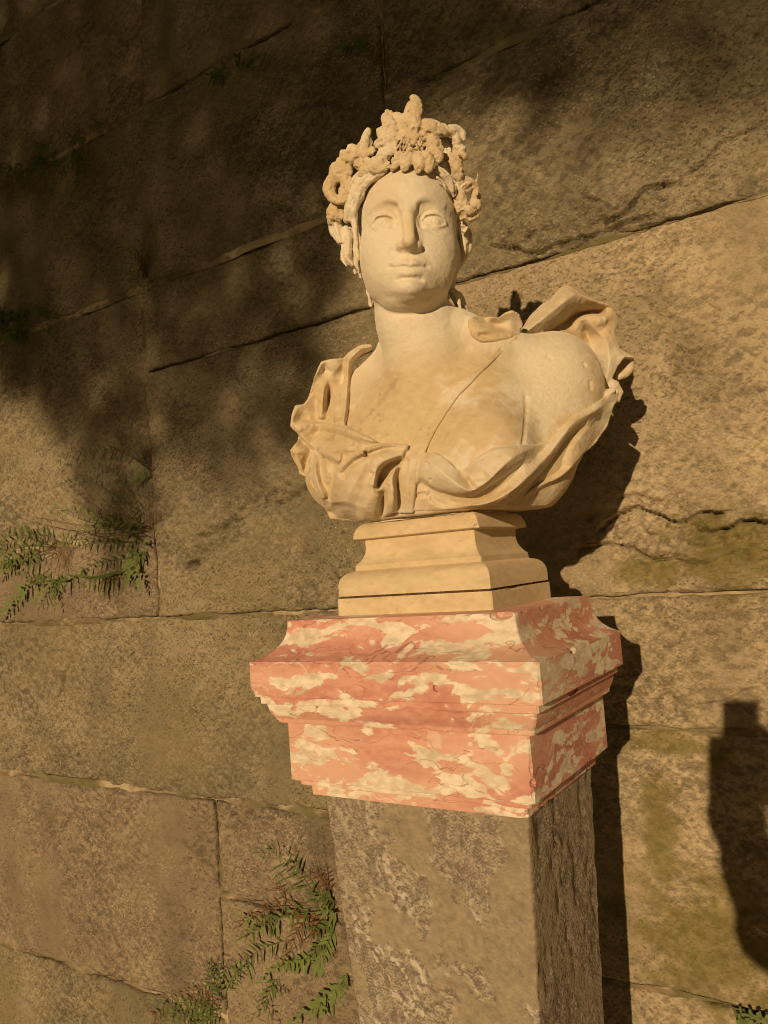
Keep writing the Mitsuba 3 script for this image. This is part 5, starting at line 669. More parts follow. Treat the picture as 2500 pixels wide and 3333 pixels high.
# ---------------------------------------------------------------- plants rooted in the joints: (kind, rachis points, leaflet pairs, leaflet length or stem radius, width ratio, material, droop, bare share)
PLANTS = {
  'A': ('fern', 'bushy green fern with many dry brown stems at the crossing joints left of the bust', [
    ('frond', [[-1.349,0.73,1.713],[-1.422,0.721,1.741],[-1.515,0.712,1.75],[-1.605,0.704,1.761],[-1.683,0.695,1.762]], 11, np.float64(0.0319), 0.26, 'fern_green', 0.5, 0.15),
    ('frond', [[-1.358,0.73,1.727],[-1.469,0.721,1.801],[-1.562,0.712,1.835],[-1.658,0.704,1.867],[-1.766,0.695,1.891]], 12, np.float64(0.0371), 0.16, 'fern_light', 0.1, 0.15),
    ('frond', [[-1.357,0.73,1.734],[-1.453,0.721,1.797],[-1.509,0.713,1.816],[-1.579,0.704,1.815],[-1.634,0.695,1.806]], 10, np.float64(0.0303), 0.2, 'fern_light', 0.2, 0.15),
    ('frond', [[-1.345,0.73,1.696],[-1.391,0.721,1.686],[-1.393,0.712,1.656],[-1.365,0.704,1.624],[-1.352,0.695,1.588]], 10, np.float64(0.0252), 0.42, 'fern_light', 0.3, 0.15),
    ('frond', [[-1.35,0.73,1.699],[-1.413,0.718,1.68],[-1.422,0.707,1.644],[-1.411,0.695,1.607]], 9, np.float64(0.0269), 0.35, 'fern_light', 0.3, 0.15),
    ('frond', [[-1.362,0.73,1.68],[-1.457,0.723,1.652],[-1.555,0.716,1.636],[-1.655,0.709,1.644],[-1.76,0.702,1.64],[-1.9,0.695,1.637]], 16, np.float64(0.0573), 0.15, 'fern_green', 0.9, 0.15),
    ('frond', [[-1.37,0.73,1.694],[-1.478,0.721,1.692],[-1.557,0.712,1.687],[-1.635,0.704,1.668],[-1.726,0.695,1.649]], 10, np.float64(0.027), 0.2, 'fern_green', 0.5, 0.15),
    ('frond', [[-1.354,0.73,1.77],[-1.392,0.718,1.815],[-1.401,0.707,1.867],[-1.414,0.695,1.908]], 8, np.float64(0.0354), 0.13, 'fern_green', -0.1, 0.15),
    ('frond', [[-1.365,0.73,1.754],[-1.374,0.718,1.789],[-1.379,0.707,1.8],[-1.405,0.695,1.799]], 5, np.float64(0.0304), 0.2, 'fern_green', 0, 0.15),
    ('frond', [[-1.379,0.73,1.773],[-1.487,0.712,1.831],[-1.506,0.695,1.843]], 5, np.float64(0.0305), 0.14, 'fern_light', -0.2, 0.15),
    ('frond', [[-1.389,0.73,1.777],[-1.588,0.712,1.848],[-1.602,0.695,1.867]], 5, np.float64(0.0306), 0.14, 'fern_light', -0.2, 0.15),
    ('frond', [[-1.314,0.73,1.946],[-1.345,0.718,1.952],[-1.362,0.707,1.94],[-1.374,0.695,1.931]], 7, np.float64(0.0201), 0.3, 'fern_light', -0.2, 0.15),
    ('frond', [[-1.319,0.73,1.95],[-1.323,0.713,1.959],[-1.288,0.695,1.977]], 4, np.float64(0.0151), 0.3, 'fern_light', 0, 0.15),
    ('frond', [[-1.327,0.73,1.974],[-1.425,0.723,2.044],[-1.52,0.716,2.064],[-1.604,0.709,2.071],[-1.691,0.702,2.075],[-1.766,0.695,2.041]], 9, np.float64(0.032), 0.18, 'fern_green', 0.3, 0.15),
    ('frond', [[-1.354,0.73,1.828],[-1.534,0.718,1.934],[-1.647,0.707,1.983],[-1.748,0.695,1.966]], 9, np.float64(0.0169), 0.25, 'fern_green', 0.2, 0.15),
    ('frond', [[-1.357,0.73,1.849],[-1.48,0.721,1.987],[-1.52,0.712,2.009],[-1.581,0.704,1.992],[-1.666,0.695,1.974]], 9, np.float64(0.0186), 0.25, 'fern_green', 0.2, 0.15),
    ('frond', [[-1.337,0.73,1.735],[-1.337,0.712,1.726],[-1.305,0.695,1.746]], 3, np.float64(0.0201), 0.4, 'fern_light', 0, 0.15),
    ('frond', [[-1.344,0.73,1.712],[-1.356,0.718,1.703],[-1.382,0.707,1.702],[-1.413,0.695,1.708]], 6, np.float64(0.0336), 0.25, 'fern_green', 0.6, 0.15),
    ('frond', [[-1.333,0.73,1.782],[-1.291,0.712,1.808],[-1.245,0.695,1.826]], 5, np.float64(0.0235), 0.15, 'fern_brown', -0.3, 0.15),
    ('frond', [[-1.324,0.73,1.778],[-1.282,0.712,1.804],[-1.239,0.695,1.816]], 4, np.float64(0.0201), 0.15, 'fern_brown', -0.3, 0.15),
    ('frond', [[-1.352,0.73,1.679],[-1.398,0.718,1.676],[-1.475,0.707,1.634],[-1.529,0.695,1.624]], 8, np.float64(0.0302), 0.16, 'fern_brown', 0.7, 0.15),
    ('stem', [[-1.347,0.729,1.735],[-1.562,0.696,1.85],[-1.82,0.663,2.054]], 0, 0.0009, 0, 'stem_dry', 0, 0),
    ('stem', [[-1.326,0.729,1.786],[-1.587,0.699,1.824],[-1.868,0.67,1.944]], 0, 0.0009, 0, 'stem_dry', 0, 0),
    ('stem', [[-1.328,0.729,1.78],[-1.643,0.703,1.821],[-1.997,0.677,1.9]], 0, 0.0009, 0, 'stem_dry', 0, 0),
    ('stem', [[-1.345,0.729,1.789],[-1.451,0.69,1.856],[-1.535,0.651,1.952]], 0, 0.0009, 0, 'stem_dry', 0, 0),
    ('stem', [[-1.335,0.729,1.777],[-1.385,0.7,1.928],[-1.459,0.672,2.107]], 0, 0.0009, 0, 'stem_dry', 0, 0),
    ('stem', [[-1.369,0.729,1.792],[-1.457,0.714,1.897],[-1.578,0.7,2.038]], 0, 0.0009, 0, 'stem_dry', 0, 0),
    ('stem', [[-1.328,0.729,1.724],[-1.526,0.703,1.835],[-1.717,0.677,2.03]], 0, 0.0009, 0, 'stem_dry', 0, 0),
    ('stem', [[-1.34,0.729,1.774],[-1.589,0.688,1.788],[-1.902,0.647,1.867]], 0, 0.0009, 0, 'stem_dry', 0, 0),
    ('stem', [[-1.329,0.729,1.766],[-1.523,0.717,1.83],[-1.718,0.705,1.923]], 0, 0.0009, 0, 'stem_dry', 0, 0),
    ('stem', [[-1.374,0.729,1.77],[-1.48,0.698,1.837],[-1.598,0.668,1.922]], 0, 0.0009, 0, 'stem_dry', 0, 0),
    ('stem', [[-1.359,0.729,1.768],[-1.434,0.711,1.845],[-1.535,0.693,1.972]], 0, 0.0009, 0, 'stem_dry', 0, 0),
    ('stem', [[-1.354,0.729,1.738],[-1.611,0.721,1.768],[-1.848,0.713,1.878]], 0, 0.0009, 0, 'stem_dry', 0, 0),
    ('stem', [[-1.34,0.729,1.727],[-1.606,0.709,1.786],[-1.852,0.689,1.915]], 0, 0.0009, 0, 'stem_dry', 0, 0),
    ('stem', [[-1.344,0.729,1.789],[-1.544,0.689,1.79],[-1.715,0.648,1.814]], 0, 0.0009, 0, 'stem_dry', 0, 0),
    ('stem', [[-1.37,0.729,1.736],[-1.45,0.71,1.732],[-1.563,0.691,1.803]], 0, 0.0009, 0, 'stem_dry', 0, 0),
    ('stem', [[-1.36,0.729,1.752],[-1.47,0.696,1.794],[-1.608,0.663,1.86]], 0, 0.0009, 0, 'stem_dry', 0, 0),
    ('stem', [[-1.338,0.729,1.726],[-1.441,0.719,1.804],[-1.504,0.709,1.954]], 0, 0.0009, 0, 'stem_dry', 0, 0),
    ('stem', [[-1.361,0.729,1.746],[-1.354,0.69,1.837],[-1.377,0.65,1.963]], 0, 0.0009, 0, 'stem_dry', 0, 0),
    ('stem', [[-1.348,0.729,1.767],[-1.491,0.719,1.814],[-1.625,0.71,1.887]], 0, 0.0009, 0, 'stem_dry', 0, 0),
    ('stem', [[-1.372,0.729,1.741],[-1.414,0.72,1.803],[-1.496,0.712,1.894]], 0, 0.0009, 0, 'stem_dry', 0, 0),
    ('stem', [[-1.326,0.729,1.749],[-1.485,0.701,1.832],[-1.644,0.673,1.949]], 0, 0.0009, 0, 'stem_dry', 0, 0),
    ('stem', [[-1.334,0.729,1.755],[-1.537,0.69,1.78],[-1.748,0.651,1.824]], 0, 0.0009, 0, 'stem_dry', 0, 0),
    ('stem', [[-1.377,0.729,1.756],[-1.413,0.696,1.796],[-1.474,0.664,1.86]], 0, 0.0009, 0, 'stem_dry', 0, 0),
    ('stem', [[-1.313,0.73,1.974],[-1.38,0.721,2.062],[-1.506,0.712,2.173]], 0, 0.0008, 0, 'stem_dry', 0, 0),
    ('stem', [[-1.329,0.73,1.969],[-1.366,0.713,2.052],[-1.422,0.695,2.16]], 0, 0.0008, 0, 'stem_dry', 0, 0),
    ('stem', [[-1.316,0.73,1.963],[-1.338,0.717,2.054],[-1.389,0.703,2.173]], 0, 0.0008, 0, 'stem_dry', 0, 0),
    ('stem', [[-1.321,0.73,1.985],[-1.386,0.722,2.042],[-1.481,0.714,2.116]], 0, 0.0008, 0, 'stem_dry', 0, 0),
    ('stem', [[-1.313,0.73,1.964],[-1.354,0.722,1.999],[-1.439,0.715,2.065]], 0, 0.0008, 0, 'stem_dry', 0, 0),
    ('stem', [[-1.329,0.73,1.987],[-1.329,0.722,2.033],[-1.381,0.714,2.125]], 0, 0.0008, 0, 'stem_dry', 0, 0),
    ('stem', [[-1.317,0.73,1.97],[-1.307,0.716,2.017],[-1.343,0.702,2.1]], 0, 0.0008, 0, 'stem_dry', 0, 0),
    ('stem', [[-1.325,0.73,1.973],[-1.319,0.716,2.004],[-1.331,0.702,2.061]], 0, 0.0008, 0, 'stem_dry', 0, 0),
    ('stem', [[-1.317,0.73,1.984],[-1.383,0.719,2.017],[-1.518,0.708,2.09]], 0, 0.0008, 0, 'stem_dry', 0, 0),
    ('stem', [[-1.331,0.73,1.979],[-1.402,0.721,2.046],[-1.491,0.711,2.149]], 0, 0.0008, 0, 'stem_dry', 0, 0),
    ('stem', [[-1.316,0.73,1.973],[-1.335,0.718,2.023],[-1.409,0.706,2.101]], 0, 0.0008, 0, 'stem_dry', 0, 0),
    ('stem', [[-1.318,0.73,1.968],[-1.33,0.714,1.989],[-1.364,0.699,2.049]], 0, 0.0008, 0, 'stem_dry', 0, 0),
    ('stem', [[-1.333,0.73,1.772],[-1.316,0.72,1.844],[-1.297,0.71,1.929]], 0, 0.0008, 0, 'stem_dry', 0, 0),
    ('stem', [[-1.325,0.73,1.771],[-1.326,0.72,1.845],[-1.321,0.71,1.878]], 0, 0.0008, 0, 'stem_dry', 0, 0),
    ('stem', [[-1.325,0.73,1.771],[-1.314,0.72,1.844],[-1.299,0.71,1.856]], 0, 0.0008, 0, 'stem_dry', 0, 0),
    ('stem', [[-1.338,0.73,1.772],[-1.333,0.72,1.846],[-1.333,0.71,1.913]], 0, 0.0008, 0, 'stem_dry', 0, 0),
    ('stem', [[-1.677,0.705,1.724],[-1.664,0.707,1.707],[-1.632,0.708,1.71],[-1.61,0.71,1.733]], 0, 0.0008, 0, 'root_pale', 0, 0),
  ]),
  'B': ('hanging_fern', 'straggly fern at the left edge of the photo with a ball of pale hanging roots', [
    ('frond', [[-1.815,0.73,1.752],[-1.929,0.721,1.787],[-2.041,0.712,1.818],[-2.127,0.704,1.808],[-2.175,0.695,1.796]], 11, np.float64(0.048), 0.16, 'fern_green', 0.3, 0.15),
    ('frond', [[-1.814,0.73,1.767],[-1.879,0.718,1.806],[-1.967,0.707,1.821],[-2.07,0.695,1.838]], 9, np.float64(0.0407), 0.15, 'fern_green', 0.1, 0.15),
    ('frond', [[-1.829,0.73,1.734],[-1.958,0.718,1.759],[-2.095,0.707,1.759],[-2.159,0.695,1.736]], 9, np.float64(0.0407), 0.17, 'fern_green', 0.5, 0.15),
    ('frond', [[-1.815,0.73,1.752],[-1.749,0.718,1.784],[-1.687,0.707,1.775],[-1.626,0.695,1.77]], 7, np.float64(0.0333), 0.15, 'fern_green', 0.3, 0.15),
    ('frond', [[-1.828,0.73,1.738],[-1.943,0.718,1.709],[-2.059,0.707,1.714],[-2.139,0.695,1.727]], 8, np.float64(0.0333), 0.3, 'fern_green', 0.3, 0.15),
    ('frond', [[-1.832,0.73,1.698],[-1.952,0.721,1.646],[-2.024,0.712,1.612],[-2.085,0.704,1.566],[-2.134,0.695,1.53]], 11, np.float64(0.0352), 0.3, 'fern_light', 0.3, 0.15),
    ('frond', [[-1.821,0.73,1.682],[-1.904,0.718,1.647],[-1.947,0.707,1.661],[-2.005,0.695,1.669]], 7, np.float64(0.0295), 0.22, 'fern_green', 0.3, 0.15),
    ('frond', [[-1.816,0.73,1.674],[-1.811,0.721,1.645],[-1.848,0.712,1.622],[-1.886,0.704,1.591],[-1.937,0.695,1.561]], 9, np.float64(0.0443), 0.14, 'fern_light', 0.5, 0.15),
    ('frond', [[-1.786,0.73,1.673],[-1.808,0.718,1.638],[-1.811,0.707,1.602],[-1.799,0.695,1.544]], 8, np.float64(0.022), 0.35, 'fern_green', 0.4, 0.15),
    ('frond', [[-1.853,0.73,1.74],[-2.024,0.718,1.734],[-2.126,0.707,1.703],[-2.163,0.695,1.674]], 8, np.float64(0.0335), 0.28, 'fern_light', 0.3, 0.15),
    ('frond', [[-2.155,0.73,1.735],[-2.118,0.718,1.717],[-2.073,0.707,1.699],[-2.01,0.695,1.688]], 6, np.float64(0.0275), 0.45, 'fern_light', 0.2, 0.15),
    ('stem', [[-1.808,0.729,1.759],[-1.914,0.708,1.756],[-2.048,0.686,1.775]], 0, 0.0009, 0, 'stem_dry', 0, 0),
    ('stem', [[-1.798,0.729,1.734],[-1.9,0.699,1.807],[-2.025,0.668,1.857]], 0, 0.0009, 0, 'stem_dry', 0, 0),
    ('stem', [[-1.806,0.729,1.737],[-1.864,0.699,1.792],[-1.918,0.669,1.847]], 0, 0.0009, 0, 'stem_dry', 0, 0),
    ('stem', [[-1.802,0.729,1.734],[-1.932,0.709,1.797],[-2.034,0.689,1.831]], 0, 0.0009, 0, 'stem_dry', 0, 0),
    ('stem', [[-1.799,0.729,1.756],[-1.971,0.721,1.776],[-2.169,0.712,1.799]], 0, 0.0009, 0, 'stem_dry', 0, 0),
    ('stem', [[-1.813,0.729,1.757],[-1.921,0.712,1.757],[-2.002,0.696,1.725]], 0, 0.0009, 0, 'stem_dry', 0, 0),
    ('stem', [[-1.835,0.729,1.76],[-1.962,0.711,1.728],[-2.058,0.692,1.684]], 0, 0.0009, 0, 'stem_dry', 0, 0),
    ('stem', [[-1.803,0.729,1.74],[-1.867,0.722,1.802],[-1.912,0.715,1.88]], 0, 0.0009, 0, 'stem_dry', 0, 0),
    ('stem', [[-1.818,0.729,1.755],[-1.791,0.697,1.82],[-1.76,0.665,1.854]], 0, 0.0009, 0, 'stem_dry', 0, 0),
    ('stem', [[-1.82,0.729,1.766],[-1.897,0.706,1.841],[-1.987,0.682,1.887]], 0, 0.0009, 0, 'stem_dry', 0, 0),
    ('stem', [[-1.824,0.729,1.742],[-1.744,0.709,1.767],[-1.695,0.69,1.804]], 0, 0.0009, 0, 'stem_dry', 0, 0),
    ('stem', [[-1.788,0.729,1.736],[-1.832,0.704,1.712],[-1.869,0.679,1.658]], 0, 0.0009, 0, 'stem_dry', 0, 0),
    ('stem', [[-1.808,0.729,1.724],[-1.732,0.711,1.688],[-1.69,0.694,1.654]], 0, 0.0009, 0, 'stem_dry', 0, 0),
    ('stem', [[-1.779,0.729,1.764],[-1.816,0.704,1.643],[-1.824,0.678,1.518]], 0, 0.0009, 0, 'stem_dry', 0, 0),
    ('stem', [[-1.84,0.729,1.741],[-1.87,0.709,1.643],[-1.931,0.689,1.531]], 0, 0.0009, 0, 'stem_dry', 0, 0),
    ('stem', [[-1.832,0.729,1.755],[-1.759,0.693,1.693],[-1.721,0.657,1.622]], 0, 0.0009, 0, 'stem_dry', 0, 0),
    ('stem', [[-1.712,0.713,1.749],[-1.753,0.716,1.724],[-1.798,0.719,1.653]], 0, 0.0006, 0, 'root_pale', 0, 0),
    ('stem', [[-1.705,0.713,1.751],[-1.763,0.714,1.72],[-1.786,0.714,1.684]], 0, 0.0006, 0, 'root_pale', 0, 0),
    ('stem', [[-1.773,0.713,1.748],[-1.732,0.705,1.726],[-1.694,0.697,1.707]], 0, 0.0006, 0, 'root_pale', 0, 0),
    ('stem', [[-1.724,0.713,1.76],[-1.729,0.711,1.725],[-1.779,0.709,1.704]], 0, 0.0006, 0, 'root_pale', 0, 0),
    ('stem', [[-1.755,0.713,1.751],[-1.773,0.716,1.718],[-1.756,0.719,1.665]], 0, 0.0006, 0, 'root_pale', 0, 0),
    ('stem', [[-1.749,0.713,1.759],[-1.761,0.708,1.726],[-1.77,0.704,1.68]], 0, 0.0006, 0, 'root_pale', 0, 0),
    ('stem', [[-1.742,0.713,1.768],[-1.745,0.712,1.713],[-1.785,0.711,1.685]], 0, 0.0006, 0, 'root_pale', 0, 0),
    ('stem', [[-1.801,0.713,1.75],[-1.774,0.713,1.721],[-1.768,0.713,1.677]], 0, 0.0006, 0, 'root_pale', 0, 0),
    ('stem', [[-1.712,0.713,1.755],[-1.746,0.707,1.726],[-1.756,0.701,1.659]], 0, 0.0006, 0, 'root_pale', 0, 0),
    ('stem', [[-1.796,0.713,1.748],[-1.764,0.706,1.717],[-1.713,0.698,1.683]], 0, 0.0006, 0, 'root_pale', 0, 0),
    ('stem', [[-1.788,0.713,1.758],[-1.774,0.711,1.731],[-1.747,0.709,1.68]], 0, 0.0006, 0, 'root_pale', 0, 0),
    ('stem', [[-1.721,0.713,1.765],[-1.754,0.721,1.718],[-1.816,0.729,1.664]], 0, 0.0006, 0, 'root_pale', 0, 0),
    ('stem', [[-1.731,0.713,1.739],[-1.742,0.718,1.714],[-1.712,0.722,1.665]], 0, 0.0006, 0, 'root_pale', 0, 0),
    ('stem', [[-1.739,0.713,1.741],[-1.753,0.719,1.713],[-1.747,0.725,1.702]], 0, 0.0006, 0, 'root_pale', 0, 0),
    ('stem', [[-1.741,0.713,1.756],[-1.794,0.715,1.734],[-1.806,0.717,1.676]], 0, 0.0006, 0, 'root_pale', 0, 0),
    ('stem', [[-1.794,0.713,1.771],[-1.754,0.714,1.73],[-1.753,0.715,1.665]], 0, 0.0006, 0, 'root_pale', 0, 0),
    ('stem', [[-1.771,0.713,1.753],[-1.764,0.709,1.733],[-1.751,0.706,1.654]], 0, 0.0006, 0, 'root_pale', 0, 0),
    ('stem', [[-1.787,0.713,1.754],[-1.775,0.717,1.721],[-1.77,0.721,1.656]], 0, 0.0006, 0, 'root_pale', 0, 0),
    ('stem', [[-1.747,0.713,1.762],[-1.756,0.715,1.728],[-1.733,0.717,1.678]], 0, 0.0006, 0, 'root_pale', 0, 0),
    ('stem', [[-1.728,0.713,1.762],[-1.759,0.72,1.719],[-1.752,0.727,1.67]], 0, 0.0006, 0, 'root_pale', 0, 0),
    ('stem', [[-1.79,0.713,1.755],[-1.782,0.708,1.728],[-1.776,0.702,1.659]], 0, 0.0006, 0, 'root_pale', 0, 0),
    ('stem', [[-1.8,0.713,1.752],[-1.791,0.718,1.721],[-1.825,0.722,1.706]], 0, 0.0006, 0, 'root_pale', 0, 0),
    ('stem', [[-1.792,0.713,1.744],[-1.784,0.715,1.722],[-1.746,0.718,1.66]], 0, 0.0006, 0, 'root_pale', 0, 0),
    ('stem', [[-1.778,0.713,1.762],[-1.757,0.707,1.731],[-1.726,0.701,1.688]], 0, 0.0006, 0, 'root_pale', 0, 0),
    ('stem', [[-1.738,0.713,1.745],[-1.749,0.711,1.72],[-1.764,0.71,1.659]], 0, 0.0006, 0, 'root_pale', 0, 0),
    ('stem', [[-1.728,0.713,1.756],[-1.771,0.706,1.734],[-1.785,0.699,1.712]], 0, 0.0006, 0, 'root_pale', 0, 0),
    ('stem', [[-1.755,0.713,1.747],[-1.77,0.714,1.721],[-1.823,0.715,1.687]], 0, 0.0006, 0, 'root_pale', 0, 0),
    ('stem', [[-1.755,0.713,1.767],[-1.774,0.706,1.726],[-1.779,0.699,1.704]], 0, 0.0006, 0, 'root_pale', 0, 0),
    ('stem', [[-1.786,0.713,1.765],[-1.796,0.713,1.731],[-1.784,0.713,1.703]], 0, 0.0006, 0, 'root_pale', 0, 0),
    ('stem', [[-1.8,0.713,1.746],[-1.778,0.713,1.72],[-1.777,0.713,1.655]], 0, 0.0006, 0, 'root_pale', 0, 0),
    ('stem', [[-1.708,0.713,1.762],[-1.723,0.719,1.715],[-1.752,0.724,1.693]], 0, 0.0006, 0, 'root_pale', 0, 0),
    ('stem', [[-1.781,0.713,1.771],[-1.795,0.715,1.715],[-1.795,0.717,1.709]], 0, 0.0006, 0, 'root_pale', 0, 0),
    ('stem', [[-1.771,0.713,1.757],[-1.773,0.717,1.731],[-1.798,0.722,1.668]], 0, 0.0006, 0, 'root_pale', 0, 0),
    ('stem', [[-1.736,0.713,1.741],[-1.725,0.72,1.731],[-1.761,0.728,1.685]], 0, 0.0006, 0, 'root_pale', 0, 0),
    ('stem', [[-1.725,0.713,1.755],[-1.749,0.715,1.721],[-1.822,0.718,1.682]], 0, 0.0006, 0, 'root_pale', 0, 0),
    ('stem', [[-1.792,0.713,1.771],[-1.736,0.717,1.73],[-1.722,0.721,1.679]], 0, 0.0006, 0, 'root_pale', 0, 0),
    ('stem', [[-1.797,0.713,1.761],[-1.819,0.721,1.731],[-1.833,0.728,1.7]], 0, 0.0006, 0, 'root_pale', 0, 0),
    ('stem', [[-1.799,0.713,1.745],[-1.812,0.72,1.726],[-1.818,0.727,1.683]], 0, 0.0006, 0, 'root_pale', 0, 0),
    ('stem', [[-1.77,0.713,1.768],[-1.764,0.718,1.715],[-1.769,0.722,1.655]], 0, 0.0006, 0, 'root_pale', 0, 0),
    ('stem', [[-1.801,0.713,1.757],[-1.78,0.709,1.721],[-1.748,0.705,1.676]], 0, 0.0006, 0, 'root_pale', 0, 0),
    ('stem', [[-1.711,0.713,1.757],[-1.754,0.716,1.731],[-1.775,0.719,1.661]], 0, 0.0006, 0, 'root_pale', 0, 0),
    ('stem', [[-1.794,0.713,1.75],[-1.778,0.717,1.733],[-1.73,0.721,1.69]], 0, 0.0006, 0, 'root_pale', 0, 0),
    ('stem', [[-1.794,0.713,1.76],[-1.803,0.721,1.721],[-1.769,0.728,1.697]], 0, 0.0006, 0, 'root_pale', 0, 0),
    ('stem', [[-1.782,0.713,1.763],[-1.774,0.708,1.728],[-1.758,0.704,1.706]], 0, 0.0006, 0, 'root_pale', 0, 0),
    ('stem', [[-1.748,0.713,1.743],[-1.731,0.707,1.722],[-1.724,0.701,1.663]], 0, 0.0006, 0, 'root_pale', 0, 0),
    ('stem', [[-1.738,0.713,1.74],[-1.747,0.715,1.715],[-1.736,0.717,1.667]], 0, 0.0006, 0, 'root_pale', 0, 0),
  ]),
  'C': ('fern', 'mixed green and brown fern growing out beside the left edge of the pillar', [
    ('frond', [[-0.725,0.725,0.657],[-0.763,0.71,0.741],[-0.801,0.695,0.786],[-0.839,0.68,0.831],[-0.881,0.665,0.836]], 11, np.float64(0.0453), 0.11, 'fern_green', 0.0, 0.15),
    ('frond', [[-0.704,0.73,0.673],[-0.743,0.727,0.741],[-0.786,0.725,0.781],[-0.811,0.722,0.816],[-0.79,0.72,0.861]], 8, np.float64(0.0339), 0.1, 'fern_green', -0.1, 0.15),
    ('frond', [[-0.74,0.73,0.689],[-0.881,0.718,0.669],[-0.946,0.707,0.64],[-1.019,0.695,0.599]], 9, np.float64(0.0342), 0.13, 'fern_brown', 0.3, 0.15),
    ('frond', [[-0.764,0.73,0.689],[-0.848,0.718,0.695],[-0.861,0.707,0.724],[-0.874,0.695,0.749]], 7, np.float64(0.0306), 0.12, 'fern_brown', 0.0, 0.15),
    ('frond', [[-0.741,0.73,0.678],[-0.783,0.718,0.65],[-0.817,0.707,0.604],[-0.847,0.695,0.544]], 9, np.float64(0.0342), 0.13, 'fern_brown', 0.6, 0.15),
    ('frond', [[-0.703,0.73,0.684],[-0.735,0.712,0.653],[-0.737,0.695,0.631]], 6, np.float64(0.0339), 0.14, 'fern_brown', 0.6, 0.15),
    ('frond', [[-0.702,0.73,0.692],[-0.808,0.721,0.67],[-0.89,0.712,0.63],[-0.952,0.704,0.598],[-0.994,0.695,0.577]], 9, np.float64(0.0377), 0.22, 'fern_green', 0.3, 0.15),
    ('frond', [[-0.717,0.73,0.678],[-0.824,0.721,0.656],[-0.901,0.712,0.624],[-0.962,0.704,0.614],[-0.995,0.695,0.627]], 8, np.float64(0.034), 0.28, 'fern_light', 0.3, 0.15),
    ('frond', [[-0.704,0.73,0.615],[-0.842,0.723,0.583],[-0.909,0.716,0.559],[-0.963,0.709,0.532],[-1.018,0.702,0.5],[-1.063,0.695,0.474]], 11, np.float64(0.0338), 0.16, 'fern_green', 0.4, 0.15),
    ('frond', [[-0.983,0.73,0.521],[-1.014,0.718,0.47],[-1.048,0.707,0.453],[-1.073,0.695,0.418]], 6, np.float64(0.0321), 0.15, 'fern_light', 0.3, 0.15),
    ('frond', [[-0.665,0.73,0.543],[-0.738,0.721,0.537],[-0.808,0.713,0.533],[-0.872,0.704,0.52],[-0.94,0.695,0.469]], 12, np.float64(0.0278), 0.38, 'fern_light', 0.5, 0.15),
    ('frond', [[-0.69,0.73,0.57],[-0.743,0.718,0.554],[-0.808,0.707,0.543],[-0.875,0.695,0.512]], 9, np.float64(0.0262), 0.36, 'fern_light', 0.5, 0.15),
    ('frond', [[-0.882,0.73,0.488],[-0.921,0.718,0.447],[-0.943,0.707,0.41],[-0.976,0.695,0.359]], 7, np.float64(0.0274), 0.2, 'fern_green', 0.5, 0.15),
    ('frond', [[-0.932,0.73,0.439],[-0.895,0.712,0.451],[-0.866,0.695,0.448]], 3, np.float64(0.0237), 0.25, 'fern_green', 0.3, 0.15),
    ('frond', [[-0.968,0.73,0.393],[-0.932,0.712,0.383],[-0.904,0.695,0.361]], 4, np.float64(0.0239), 0.25, 'fern_green', 0.3, 0.15),
    ('frond', [[-0.66,0.73,0.494],[-0.705,0.718,0.457],[-0.765,0.707,0.424],[-0.837,0.695,0.38]], 11, np.float64(0.0296), 0.38, 'fern_light', 0.3, 0.15),
    ('frond', [[-0.659,0.73,0.501],[-0.689,0.718,0.486],[-0.743,0.707,0.454],[-0.722,0.695,0.432]], 8, np.float64(0.0278), 0.36, 'fern_light', 0.3, 0.15),
    ('frond', [[-0.678,0.73,0.648],[-0.69,0.718,0.629],[-0.707,0.707,0.595],[-0.71,0.695,0.571]], 9, np.float64(0.0299), 0.22, 'fern_light', 0.4, 0.15),
    ('frond', [[-0.677,0.73,0.707],[-0.691,0.718,0.716],[-0.705,0.707,0.73],[-0.729,0.695,0.727]], 7, np.float64(0.0262), 0.3, 'fern_green', 0.2, 0.15),
    ('frond', [[-0.675,0.73,0.685],[-0.69,0.718,0.68],[-0.689,0.707,0.696],[-0.703,0.695,0.694]], 6, np.float64(0.0299), 0.25, 'fern_light', 0.2, 0.15),
    ('frond', [[-0.677,0.73,0.656],[-0.697,0.718,0.65],[-0.727,0.707,0.639],[-0.756,0.695,0.638]], 8, np.float64(0.0262), 0.22, 'fern_green', 0.4, 0.15),
    ('frond', [[-0.681,0.73,0.612],[-0.715,0.718,0.603],[-0.741,0.707,0.589],[-0.757,0.695,0.569]], 8, np.float64(0.0261), 0.22, 'fern_green', 0.4, 0.15),
    ('frond', [[-0.665,0.73,0.535],[-0.659,0.712,0.52],[-0.652,0.695,0.508]], 5, np.float64(0.026), 0.4, 'fern_light', 0.4, 0.15),
    ('frond', [[-0.684,0.73,0.735],[-0.711,0.718,0.757],[-0.733,0.707,0.78],[-0.741,0.695,0.798]], 7, np.float64(0.0263), 0.13, 'fern_brown', -0.2, 0.15),
    ('frond', [[-0.69,0.73,0.719],[-0.696,0.712,0.769],[-0.698,0.695,0.804]], 6, np.float64(0.0263), 0.12, 'fern_brown', -0.2, 0.15),
    ('stem', [[-0.704,0.729,0.723],[-0.724,0.71,0.807],[-0.724,0.691,0.9]], 0, 0.0008, 0, 'stem_dry', 0, 0),
    ('stem', [[-0.7,0.729,0.724],[-0.699,0.726,0.804],[-0.712,0.724,0.899]], 0, 0.0008, 0, 'stem_dry', 0, 0),
    ('stem', [[-0.707,0.729,0.718],[-0.725,0.703,0.771],[-0.733,0.678,0.849]], 0, 0.0008, 0, 'stem_dry', 0, 0),
    ('stem', [[-0.691,0.729,0.713],[-0.709,0.719,0.762],[-0.721,0.708,0.821]], 0, 0.0008, 0, 'stem_dry', 0, 0),
